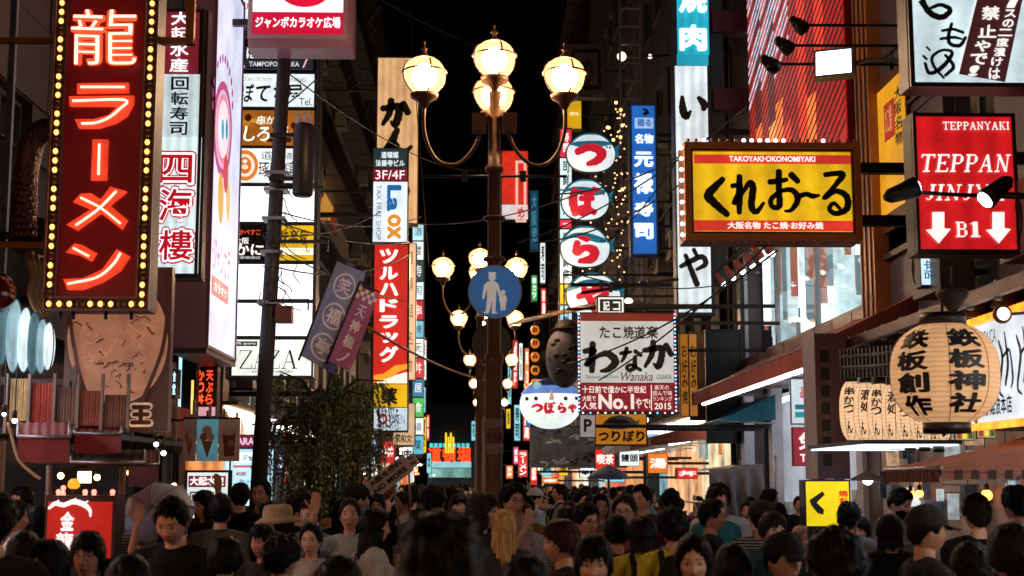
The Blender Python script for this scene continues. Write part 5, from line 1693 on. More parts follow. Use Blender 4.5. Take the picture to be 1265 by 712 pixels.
    for si, (u0, v0, u1, v1, d) in enumerate(((768, 135, 700, 205, 29.5), (772, 150, 712, 262, 29.4), (776, 175, 706, 318, 29.3), (780, 210, 716, 345, 29.2), (786, 240, 740, 350, 29.1), (760, 120, 770, 345, 29.0))):
        A, Bq = P(u0, v0, d), P(u1, v1, d)
        root = empty('fairy_light_string', A, ['string of tiny golden lights over the topmost pufferfish sign', 'string of tiny golden lights reaching the second pufferfish sign', 'string of tiny golden lights reaching the third pufferfish sign', 'string of tiny golden lights behind the third pufferfish sign', 'short string of golden lights by the blue sushi sign', 'upright string of golden lights beside the blue sushi sign'][si], 'light string', 'fairy light strings')
        pts = []
        for i in range(13):
            t = i / 12; p = A.lerp(Bq, t) - A; p.z -= .5 * 4 * t * (1 - t) * .35; pts.append(p)
        MB().tube(pts, .006, 4).build('wire', RUBBER, root)
        for i in range(22):
            t = r_.random(); j = min(11, int(t * 12)); p = pts[j].lerp(pts[j + 1], t * 12 - j); link('bulb', b2e if r_.random() < .13 else bme, root, loc=(p.x + r_.uniform(-.08, .08), p.y - .02, p.z + r_.uniform(-.12, .02)))


fish_signs()


def banner_sign():
    B = (715, 386, 834, 510)
    s = Sign('takoyaki_banner_sign', 'white sign with large black brush kana over a red No.1 band', 'sign', B, d=20.0)
    s.body(B, .2, paint('#3c1a1c', .5)); 
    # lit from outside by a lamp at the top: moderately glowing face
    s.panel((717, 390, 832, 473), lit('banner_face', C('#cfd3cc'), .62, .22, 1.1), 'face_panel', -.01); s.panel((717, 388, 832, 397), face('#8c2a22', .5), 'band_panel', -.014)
    s.panel((717, 474, 832, 508), face('#8e2028', .55), 'band_panel', -.016)
    s.text('たこ焼道楽', (741, 403, 812, 419), BLACKINK, .02, -.03, warp=.02)
    s.kana('わなか', [(722, 424, 762, 459), (766, 430, 793, 458), (795, 422, 830, 455)], BLACKINK, .11, -.03)
    s.text('Takoyaki Bar Doki', (723, 464, 764, 469), BLACKINK, .0, -.03, shear=.2)
    s.text('Wanaka', (767, 460, 806, 471), paint('#a03020', .5), .01, -.03, shear=.3); s.text('OSAKA', (811, 463, 829, 469), BLACKINK, .0, -.03)
    w = ink('#e8d8d0', .9)
    s.text('十日前で僅かに半世紀', (719, 477, 798, 486), w, .02, -.03); s.text('大阪で', (719, 489, 736, 496), w, .02, -.03); s.text('人気', (718, 497, 737, 506), w, .02, -.03)
    s.text('No.1', (739, 487, 783, 506), w, .035, -.03); s.text('やで!', (785, 492, 803, 505), w, .02, -.03)
    s.panel((804, 476, 804.8, 507), w, 'rule_mark', -.03, 0); s.text('楽天の', (808, 476, 826, 482), w, .01, -.03); s.text('読んで味', (806, 483, 830, 489), w, .01, -.03); s.text('ランキング', (806, 490, 830, 496), w, .01, -.03); s.text('2015', (808, 498, 829, 506), w, .02, -.03)
    cols = [lit('led_blue', C('#4ab0ff'), 3, 0, lightit=False), lit('led_white', C('#c8f0ff'), 3, 0, lightit=False), lit('led_pink', C('#ff90b0'), 2.4, 0, lightit=False)]
    bm = [MB().ball((0, 0, 0), .013, 6, 5).mesh('edge_light', c) for c in cols]
    x0, z0, x1, z1 = s.box(*B); n = 26
    for k in range(n):
        z = z0 + (z1 - z0) * (k + .5) / n
        for x in (x0, x1): link('edge_light', bm[(k + (x > 0)) % 3], s.root, loc=(x, -.03, z))
        if k % 2: link('edge_light', bm[k % 3], s.root, loc=(x0 + (x1 - x0) * k / n, -.03, z0 - .005))
    s.bracket(1, (.9,), box=B)
    lp = MB(); lp.lathe([(.05, 0), (.06, .03), (.03, .06)], (0, -.3, z1 + .10), 12); lp.tube([(0, -.3, z1 + .15), (0, 0, z1 + .15)], .012, 6); lp.build('sign_lamp', lit('warm_spot', C('#fff0c0'), 5, 0), s.root)
    # small boxed sign on top
    B = (737, 366, 772, 388); t = Sign('small_box_sign', 'small white outlined box sign on top of the takoyaki banner sign', 'sign', B, d=20.3)
    t.body(B, .15, paint('#1a1a1c', .5)); t.frame((739, 368, 770, 387), .02, ink('#e8e8e0', 1.0)); t.text('記', (745, 372, 753, 384), ink('#e8e8e0', 1.0), .02, -.02); t.text('コ', (757, 373, 766, 384), ink('#e8e8e0', 1.0), .02, -.02); t.bracket(1, (.5,), box=B)
    B = (716, 512, 736, 541); t = Sign('parking_sign', 'small pale sign with a black letter P under the takoyaki banner sign', 'sign', B, d=21.0)
    t.body(B, .1, paint('#201818', .5)); t.panel((717, 513, 735, 540), face('#a89c98', .6)); t.text('P', (721, 518, 731, 534), BLACKINK, .03, -.03); t.bracket(1, (.5,), box=B)
    B = (734, 510, 800, 551); t = Sign('wooden_fish_sign', 'yellow orange sign with a grey fish and brown rounded characters', 'sign', B, d=21.5)
    t.body(B, .12, paint('#5a2a14', .5)); t.panel((736, 512, 798, 549), face('#c87e1e', .62)); t.blob([(744, 524), (752, 516), (764, 513), (778, 515), (786, 521), (790, 518), (788, 527), (780, 529), (766, 531), (752, 530)], paint('#a89a98', .5), -.02)
    t.blob([(746, 522), (758, 517), (774, 519), (780, 523), (764, 524)], paint('#3a3034', .5), -.024); t.text('つりぼり', (738, 532, 796, 546), paint('#4a1610', .5), .045, -.03, warp=.02); t.bracket(1, (.5,), box=B)
    # dark mural wall behind
    B = (655, 528, 775, 578); t = Sign('mural_board', 'grey printed board of brush drawings below the glowing pufferfish', 'board', B, d=32.0)
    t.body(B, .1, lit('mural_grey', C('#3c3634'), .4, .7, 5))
    r_ = random.Random(4)
    for k in range(26):
        u, v = r_.uniform(660, 768), r_.uniform(532, 572)
        t.line([(u, v), (u + r_.uniform(3, 9), v + r_.uniform(-5, 5)), (u + r_.uniform(6, 16), v + r_.uniform(-6, 6))], r_.uniform(2, 4), paint('#c0b8ac', .6) if k % 3 else BLACKINK, -.008 - k * .0004, 'printed_stroke', 3)
    t.bracket(1, (.5,), box=B)


banner_sign()


def near_right():
    # kushikatsu sign top right
    B = (1120, -40, 1290, 109)
    s = Sign('rules_sign', 'white lit sign with looping black characters and a slanting brown no double dipping strip', 'sign', B, d=9.0)
    s.body(B, .2, paint('#14181c', .5)); s.panel((1126, -38, 1290, 104), face('#cfe4ea', .92, 1.0), 'face_panel', -.01); s.frame((1121, -40, 1290, 109), .03, paint('#0e1216', .4))
    k = BLACKINK
    s.line([[(1136, -12, 1), (1140, 8, 1.5), (1150, 20, 1.6), (1163, 23, 1.5), (1172, 14, 1.3), (1160, 8, 1), (1148, 12, .8)], [(1146, -10, 1), (1160, -4, 1.2), (1172, -10, 1)]], 5, k, -.03)
    s.line([[(1138, 10, .7), (1134, 4, .7)]], 4, k, -.03)
    s.line([[(1162, 40, .9), (1175, 38, 1), (1188, 42, 1)], [(1174, 31, 1), (1170, 46, 1.2), (1172, 56, 1.3), (1184, 58, 1.2), (1191, 48, 1)], [(1160, 50, .9), (1176, 48, 1), (1186, 50, .7)]], 4, k, -.03)
    s.line([[(1141, 80, 1), (1146, 92, 1.2), (1158, 88, 1.4), (1170, 76, 1.3), (1174, 66, 1.1), (1162, 64, .9), (1150, 72, 1), (1152, 84, 1), (1164, 98, .8)], [(1166, 70, 1), (1176, 84, 1.2), (1166, 95, 1)]], 4, k, -.031)
    s.line([[(1139, 71, .8), (1143, 75, .8)], [(1143, 60, .7), (1147, 64, .7)]], 4, k, -.03)
    br = pbr('strip_brown', C('#4a2226'), .5, var=.1)
    s.blob([(1213, -30), (1268, -30), (1240, 103), (1183, 93)], lit('brown_strip', C('#4a2226'), .6, .1, 3), -.024)
    s.blob([(1211, -30), (1213, -30), (1183, 93), (1181, 92)], ink('#f0f4f4', .8), -.0245)
    w = ink('#f0ece8', 1.0)
    for t_, cells in (('禁止やで!', [(1210, 10, 1233, 27), (1205, 33, 1228, 49), (1202, 52, 1222, 66), (1197, 68, 1218, 82), (1193, 83, 1208, 96)]), ('ースの二度漬けは', [(1240, 2, 1256, 12), (1238, 14, 1252, 24), (1236, 26, 1250, 36), (1230, 38, 1248, 47), (1228, 49, 1244, 60), (1225, 61, 1240, 72), (1222, 73, 1237, 84), (1219, 86, 1233, 100)])):
        for ch, bx in zip(t_, cells):
            s.text(ch, bx, w, .03, -.035, shear=.1, warp=.02, rot=90 if ch == 'ー' else 0, name='character')
    s.bracket(1, (.4, .8), box=(1120, -40, 1280, 109))
    # teppan sign
    B = (1129, 140, 1258, 314)
    s = Sign('teppan_sign', 'red lit teppan sign with white slab letters and two down arrows to B1', 'sign', B, d=10.0)
    s.body(B, .22, paint('#101014', .5)); s.panel((1132, 144, 1252, 309), face('#cc1a1e', .8, 1.6), 'face_panel', -.01); s.frame((1129, 141, 1256, 313), .024, paint('#16161a', .4))
    s.slab('TEPPANYAKI', (1163, 152, 1244, 162), w, 0, -.03, .2, .12)
    s.slab('TEPPAN', (1137, 192, 1247, 214), w, .22, -.03, .2, .09); s.slab('JINJYA', (1141, 229, 1238, 249), w, .22, -.03, .2, .09)
    s.slab('B', (1179, 275, 1193, 294), w, 0, -.03, .2, .1); s.slab('1', (1196, 275, 1209, 294), w, 0, -.03, .24, .1)
    for u in (1157, 1231):
        s.blob([(u - 7, 263), (u + 8, 263), (u + 8, 283), (u + 16, 284), (u + 1, 302), (u - 15, 285), (u - 7, 284)], w, -.03, 'arrow_mark')
    s.bracket(1, (.3, .7), box=B, r=.04)
    # sideways yellow wall sign
    s = Sign('wall_sign', 'yellow sign board with red and dark lettering running along the wall', 'sign', (1060, 90, 1122, 300), X=XF - .06, rz=-PI / 2)
    B = (1060, 95, 1122, 290); s.body(B, .05, paint('#5c3418', .5)); s.panel((1087, 98, 1120, 260), face('#e0a020', .7), 'face_panel', -.012); s.panel((1094, 125, 1107, 172), face('#a02c1c', .7), 'band_panel', -.016)
    s.vtext('大阪名物', (1109, 105, 1118, 180), BLACKINK, .02, -.03); s.text('たこ焼', (1097, 130, 1105, 165), ink('#d89a60', .6), .02, -.03)
    # building upper panels & pillars near right
    for i, (ya, yb, za, zb, h, lab) in enumerate(((9.05, 9.6, 3.1, 6, '#4a2a22', 'dark brown pillar panel beside the teppan sign'), (14.6, 15.15, 3.3, 7.2, '#9a6038', 'tall orange brown pillar beside the glass front'))):
        o = empty('wall_pilaster', (XF, ya, za), lab, 'pilaster'); MB().box(-.16, 0, 0, -.002, yb - ya, zb - za).build('pilaster_body', paint(h, .4, var=.3), o)
        MB().box(-.19, -.02, zb - za, -.002, yb - ya + .02, zb - za + .08).build('cap_moulding', paint('#8a6048', .4), o)
        for k in range(3): MB().box(-.175, .08 + k * (yb - ya - .2) / 2, .05, -.161, .11 + k * (yb - ya - .2) / 2, zb - za - .05).build('flute', paint('#2e1a14', .5), o)
    # flood light
    c = P(1030, 78, 12.0)
    root = empty('floodlight', c, 'bright white rectangular floodlight on an arm above the takoyaki sign', 'floodlight'); root.rotation_euler = (R(-8), 0, R(-22))
    MB().box(-.17, .0, -.13, .17, .09, .13).build('housing', paint('#8a8e94', .4, metal=.5), root)
    MB().box(-.15, -.012, -.11, .15, -.001, .11).build('lens', lit('flood_glow', C('#f4fbff'), 7, .1), root)
    MB().frame(-.17, -.13, .17, .13, .02, -.02, -.0).build('bezel', paint('#b8bcc0', .4), root)
    m = MB()
    for k in range(6): m.box(-.14 + k * .055, .09, -.11, -.13 + k * .055, .12, .11)
    m.build('cooling_fin', DARKMETAL, root)
    m = MB(); e = Vector((XF, 12.3, c.z)) - c; m.tube([(.17, .05, 0), (.3, .06, .02), (e.x + .12, .35, .02)], .02, 8); m.build('arm', STEEL, root)
    # black spotlights on arms pointing at the light screen
    for i, (u, v, u2, lab) in enumerate(((985, 30, 1120, 'black spotlight on an arm, uppermost of three'), (967, 55, 1120, 'black spotlight on an arm, middle of three'), (950, 78, 1100, 'black spotlight on an arm, lowest of three'))):
        o = P(u, v, 12.6 - i * .25); root = empty('spotlight', o, lab, 'spotlight', 'three black spotlights on arms')
        m = MB(); m.lathe([(.055, -.10), (.07, -.09), (.065, -.02), (.045, .03), (.04, .08), (.01, .09)], n=14); m.build('lamp_head', DARKMETAL, root, rot=(R(20), R(-60), 0))
        m = MB(); e = P(u2, v + 2, 12.6 - i * .25) - o; m.tube([(0, 0, 0), (.06, 0, -.01), (e.x, 0, e.z)], .014, 6); m.box(e.x - .02, -.03, e.z - .05, e.x + .02, .03, e.z + .05); m.tube([(e.x, 0, e.z), (XF - o.x, .02, e.z)], .012, 6); m.build('arm', DARKMETAL, root)
        MB().box(-.02, -.06, -.05, .02, .06, .04).build('yoke', DARKMETAL, root)
    # spots in front of teppan sign
    for i, (u, v, lx, lab) in enumerate(((1118, 236, 1, 'black spotlight with a glaring lens at the corner of the teppan sign'), (1228, 238, -1, 'large black spotlight in front of the teppan sign'))):
        o = P(u, v, 9.4 - .3 * i); root = empty('spotlight', o, lab, 'spotlight')
        m = MB(); m.lathe([(.02, -.16), (.05, -.12), (.065, .02), (.075, .08)], n=16); m.build('lamp_head', DARKMETAL, root, rot=(0, R(70 if lx > 0 else 232), R(8)))
        m = MB(); m.ball((0, 0, .085), .058, 14, 8, sz=.4); m.build('lens', lit('lens_glow', C('#f2f6ff'), 9, 0), root, rot=(0, R(70 if lx > 0 else 232), R(8)))
        m = MB(); m.box(-.02, -.03, -.06, .02, .03, .06); m.tube([(0, 0, 0), (.25, .05, -.01), (XF - o.x, .3, .0)], .015, 6); m.build('arm', DARKMETAL, root)
    # small lit box behind and cone under the awning
    B = (1137, 316, 1158, 354); s = Sign('small_box_sign', 'small white lit box sign just under the teppan sign', 'sign', B, d=12.0); s.body(B, .15, paint('#202830', .5)); s.panel((1138, 318, 1157, 352), face('#d0eaf6', 1.0)); s.text('本店', (1140, 322, 1155, 346), ink('#3080b0', .5), .02, -.03, rot=90); s.bracket(1, (.5,), box=B)
    c = P(1178, 386, 9.3); root = empty('bundled_canopy', c, 'dark folded cloth cone hanging above the large paper lantern', 'cloth')
    m = MB(); m.lathe([(.02, 0), (.06, .05), (.11, .12), (.10, .15), (.02, .16)], n=12, fn=lambda a, z: 1 + .12 * math.sin(a * 5)); m.build('cloth_cone', paint('#2a1e1c', .7), root); MB().tube([(0, 0, .16), (0, 0, .3)], .008, 6).build('cord', RUBBER, root)
    # angled light panel roof above the white sign
    root = empty('shop_eave', (XF - .02, 8.2, P(1150, 400, 9).z), 'sloping bronze shop eave above the paper lanterns', 'eave')
    m = MB(); m.grid(16, 4, lambda s_, t: (-.75 * t, s_ * 6.6, .62 - .30 * t + .01 * math.sin(s_ * 50))); m.build('sheet', pbr('bronze_sheet', C('#7a5040'), .3, .5, var=.4, scale=3), root)
    MB().box(-.80, 0, .24, -.74, 6.6, .33).build('fascia', paint('#5a3024', .4), root)
    m = MB()
    for k in range(12): m.box(-.76, .2 + k * .55, .22, -.72, .24 + k * .55, .36)
    m.build('eave_clip', STEEL, root)
    for i in range(10):
        MB().box(-.70, .3 + i * .62, .20, -.1, .34 + i * .62, .30).build('rafter', paint('#4a2a20', .5), root)


near_right()


def lanterns():
    ribm = pbr('lantern_rib', C('#b89a78'), .5, var=.1)
    def paper(name, h, st, fr=200):
        if name in _M: return _M[name]
        m, nt, N, L, b = _nodes(name)
        tc = N.new('ShaderNodeTexCoord'); sep = N.new('ShaderNodeSeparateXYZ'); L.new(tc.outputs['Object'], sep.inputs[0])
        b.inputs['Base Color'].default_value = (*C(h), 1); b.inputs['Roughness'].default_value = .7
        b.inputs['Emission Color'].default_value = (*C(h), 1)
        nz = N.new('ShaderNodeTexNoise'); nz.inputs['Scale'].default_value = 9; L.new(tc.outputs['Object'], nz.inputs['Vector'])
        mr = N.new('ShaderNodeMapRange'); mr.inputs[3].default_value = st * .75; mr.inputs[4].default_value = st * 1.25; L.new(nz.outputs[0], mr.inputs[0])
        sn = N.new('ShaderNodeMath'); sn.operation = 'SINE'; ml = N.new('ShaderNodeMath'); ml.operation = 'MULTIPLY'; ml.inputs[1].default_value = fr; L.new(sep.outputs[2], ml.inputs[0]); L.new(ml.outputs[0], sn.inputs[0])
        m2 = N.new('ShaderNodeMapRange'); m2.inputs[1].default_value = -1; m2.inputs[2].default_value = -.2; m2.inputs[3].default_value = .62; L.new(sn.outputs[0], m2.inputs[0])
        m3 = N.new('ShaderNodeMath'); m3.operation = 'MULTIPLY'; L.new(mr.outputs[0], m3.inputs[0]); L.new(m2.outputs[0], m3.inputs[1]); L.new(m3.outputs[0], b.inputs['Emission Strength'])
        _M[name] = m; return m
    def lantern(c, rx, rz, label, texts, mat, group=None, ribs=22, tm=BLACKINK, bold=.045):
        root = empty('paper_lantern', c, label, 'lantern', group, rz=-math.atan2(c[0], c[1]) + random.Random(c[1]).uniform(-.12, .12) * (group is not None))
        def rad(z):
            q = min(1, abs(z) / rz); return rx * (1 - q ** 2.6) ** .5 * (1.0) if q < .93 else rx * (1 - .93 ** 2.6) ** .5
        prof = []
        N_ = ribs * 2
        for i in range(N_ + 1):
            z = -rz * .93 + 2 * rz * .93 * i / N_
            prof.append((rad(z) * (1 - (.012 if i % 2 else 0)), z))
        MB().lathe(prof, n=40).build('paper_body', mat, root)
        for sgn in (-1, 1):
            r1 = rad(rz * .93)
            MB().lathe([(r1 * 1.06, -.0), (r1 * 1.06, rz * .22), (r1 * .9, rz * .22), (r1 * .9, 0)] if sgn > 0 else [(r1 * 1.06, -rz * .2), (r1 * 1.06, 0), (r1 * .9, 0), (r1 * .9, -rz * .2)], (0, 0, sgn * rz * .92), 24).build('lantern_ring', paint('#181010', .4), root)
        for k in range(8):
            a = 2 * PI * k / 8 + .1
            MB().tube([(math.cos(a) * (rad(z) + .001), math.sin(a) * (rad(z) + .001), z) for z in np.linspace(-rz * .9, rz * .9, 14)], .0022 + rx * .003, 4).build('seam_wire', ribm, root)
        for (s, a0, a1, zt, zb) in texts:     # angles seen from the front, wrapped on the paper
            n = len(s); h = (zt - zb) / n
            V, F = [], []
            for i, ch in enumerate(s):
                v, fs = _glyphs(ch, bold, 2)
                q = fit(v, a0, zt - (i + .93) * h, a1, zt - i * h - .02 * h, 0, .02, i)
                k = len(V)
                for a, z in q:
                    r_ = rad(z * rz) * 1.012 + .004; V.append((math.sin(a) * r_, -math.cos(a) * r_, z * rz))
                F += [tuple(j + k for j in f) for f in fs]
            me = bpy.data.meshes.new('lettering'); me.from_pydata(V, [], F); me.materials.append(tm); link('lettering', me, root)
        return root
    d = 9.2; c = P(1167, 462, d); k = d / 1757
    r = lantern(c, 66 * k, 66 * k, 'largest round cream paper lantern with black brush characters', [('鉄板神社', .06, .78, .80, -.80), ('鉄板創作', -.98, -.28, .80, -.84)], paper('big_paper', '#d4a474', .68))
    MB().tube([(0, 0, 66 * k), (0, 0, 90 * k)], .012, 6).build('hook', DARKMETAL, r)
    sm = paper('small_paper', '#ecc49a', .85)
    for i in range(7):
        u = 1053 + i * 17.5; dd = 12.6 - i * .3
        c = P(u, 508 + i * 1.2, dd); k = dd / 1757
        r = lantern(c, 16 * k * (1 - i * .0), 39 * k, ['first small paper lantern of the row, nearest the maroon pillar', 'second small paper lantern from the maroon pillar', 'third small paper lantern from the maroon pillar', 'fourth small paper lantern from the maroon pillar', 'fifth small paper lantern from the maroon pillar', 'sixth small paper lantern from the maroon pillar', 'seventh small paper lantern, half behind the largest lantern', 'eighth small paper lantern, tucked behind the largest lantern'][i],
                    [('串かつ', -.75, .1, .75, -.1) if i % 2 == 0 else ('酒処', -.5, .3, .7, -.05), ('し', .3, .8, -.1, -.7), ('ん', -.6, -.1, -.3, -.75)], sm, 'row of small paper lanterns', 18, bold=.03)
        MB().tube([(0, 0, 39 * k), (0, 0, 50 * k)], .006, 5).build('hook', DARKMETAL, r)
    o = P(1040, 455, 12.7); o2 = P(1150, 448, 10.4)
    root = empty('lantern_rail', o, 'black rail carrying the row of small paper lanterns', 'rail'); m = MB(); e = o2 - o
    m.tube([(0, 0, 0), e], .02, 6); m.tube([(0, 0, .1), e + Vector((0, 0, .1))], .015, 6); m.build('rail_bar', DARKMETAL, root)
    for i in range(22):
        c = e * (i / 21); MB().box(c.x - .012, c.y - .02, c.z - .09, c.x + .012, c.y + .02, c.z + .16).build('rail_hanger', DARKMETAL, root)
    # under the small lanterns: tray with warm light
    root = empty('light_tray', P(1090, 552, 11.6), 'long thin cold strip light below the small lanterns', 'strip light')
    MB().box(-.4, -.9, 0, .35, .9, .03).build('housing', DARKMETAL, root); MB().box(-.38, -.88, -.015, .33, .88, -.001).build('tube', lit('cool_strip', C('#cfe6ff'), 1.6, .2), root)
    m = MB(); m.tube([(.3, 0, 0), (XF - root.location.x, .1, .3)], .02, 6); m.build('bracket', DARKMETAL, root)


lanterns()


def right_wall_sign():
    """calligraphy sign along the right wall with an amber border"""
    s = Sign('calligraphy_sign', 'white lit wall sign with long black calligraphy inside an amber neon border', 'sign', (1190, 372, 1290, 530), X=3.72, rz=-PI / 2)
    d = 9.0
    ya = 8.35; yb = 3.72 * 1757 / (1195 - 590)
    # sign spans from far edge u=1190 to beyond the picture
    x0 = s.L(1192, 450)[0]; x1 = x0 + 2.3; z0 = s.L(1192, 525)[1]; z1 = s.L(1192, 408)[1]
    MB().box(x0 - .05, 0, z0 - .05, x1, .58, z1 + .08).build('casing', paint('#2a1a14', .5), s.root)
    MB().box(x0, -.012, z0, x1 - .05, .0, z1).build('face_panel', face('#d6e2ec', .95), s.root)
    am = lit('amber_neon', C('#ff9a28'), 1.6, .35, 12, lightit=False)
    for za, zb in ((z1 + .005, z1 + .06), (z0 - .055, z0 - .005)):
        for k in range(24):
            xa = x0 + k * (x1 - x0) / 24
            MB().box(xa, -.03, za, xa + (x1 - x0) / 24 - .018, -.005, zb).build('amber_cell', am, s.root)
    V, F = [], []
    x = x0 + .1; r = random.Random(2); zz = z1 - z0
    strokes = []
    for k in range(6):
        xa = x0 + .12 + k * .34
        strokes += [[(xa, z0 + zz * .78, .7), (xa + .06, z0 + zz * .6, 1.2), (xa - .02, z0 + zz * .3, .9), (xa + .05, z0 + zz * .22, .4)],
                    [(xa + .12, z0 + zz * .85, .6), (xa + .16, z0 + zz * .55, 1.3), (xa + .10, z0 + zz * .34, 1)],
                    [(xa + .08, z0 + zz * .62, .8), (xa + .2, z0 + zz * .66, .7), (xa + .24, z0 + zz * .4, 1.0), (xa + .2, z0 + zz * .3, .5)]]
    v, fs = brush(strokes, .018); s.put(v, fs, BLACKINK, 'brush_character', -.03)
    V, fs = _glyphs('大衆酒場 難波本店', .02); s.put(fit(V, x0 + .1, z0 + .04, x0 + 1.0, z0 + .17), fs, BLACKINK, 'lettering', -.03)
    V, fs = _glyphs('めしや', .03); s.put(fit(V, x0 + .45, z0 + .05, x0 + .62, z0 + .16), fs, ink('#c83028', .7), 'lettering', -.033)
    V, fs = _glyphs('EPPAICA', .0); s.put(fit(V, x0 + .42, z1 - .16, x0 + .75, z1 - .06, .2), fs, BLACKINK, 'lettering', -.03)
    c = P(1239, 388, 9.35); root = empty('sign_bulb', c, 'round glowing bulb lamp on the rim of the calligraphy sign', 'lamp'); MB().ball((0, 0, 0), .045, 14, 10).build('bulb', lit('round_bulb', C('#ffe8cc'), 3, 0), root); MB().lathe([(.06, -.01), (.065, .02), (.05, .06)], n=14).build('cup', paint('#6a4a30', .4), root, rot=(R(-90), 0, 0)); m = MB(); m.tube([(0, .05, 0), (.2, .1, .02)], .012, 6); m.build('arm', DARKMETAL, root)


right_wall_sign()


def shutter_awning(name, label, cat, y0, y1, xw, xe, zw, ze, val, hexc, stripes=0, group=None):
    """canvas on the right hand facade sloping down to its front edge"""
    root = empty(name, (xw, y0, ze), label, cat, group)
    L_ = y1 - y0; mat = pbr('canvas' + hexc, C(hexc), .75, var=.3, scale=4)
    m = MB(); m.grid(int(L_ * 5), 5, lambda s_, t: ((xe - xw) * t, L_ * s_, (zw - ze) * (1 - t) - .03 * math.sin(t * PI) + .012 * math.sin(s_ * L_ * 6))); m.build('canopy', mat, root)
    n = int(L_ / .08)
    m = MB(); m.grid(n * 2, 2, lambda s_, t: (xe - xw - .012 + .012 * math.sin(s_ * n * PI), L_ * s_, -val * t), False); m.build('valance', mat, root)
    m = MB(); m.grid(6, 3, lambda s_, t: ((xe - xw) * (1 - s_), -.001, (zw - ze) * s_ * (1 - t) - val * .9 * t * (1 - s_)), False); m.build('end_flap', mat, root)
    if stripes:
        st = pbr('stripe' + hexc, C('#3a1c14'), .75, var=.2)
        for k in range(stripes):
            y = L_ * (k + .25) / stripes
            MB().box(xe - xw - .03, y, -val, xe - xw - .028, y + L_ / stripes * .4, -.01).build('stripe', st, root)
        for k in range(14):
            x = (xe - xw) * (k + .2) / 14; MB().box(x, -.006, -val * .8, x + abs(xe - xw) / 30, -.004, -.01).build('stripe', st, root)
    m = MB()
    for k in range(max(2, int(L_ / 1.5)) + 1):
        y = min(L_ - .02, k * L_ / max(2, int(L_ / 1.5)) + .01)
        m.tube([(0, y, -.05), (xe - xw, y, -.02)], .014, 6)
    m.tube([(xe - xw, 0, 0), (xe - xw, L_, 0)], .018, 6); m.build('awning_frame', STEEL, root)
    return root


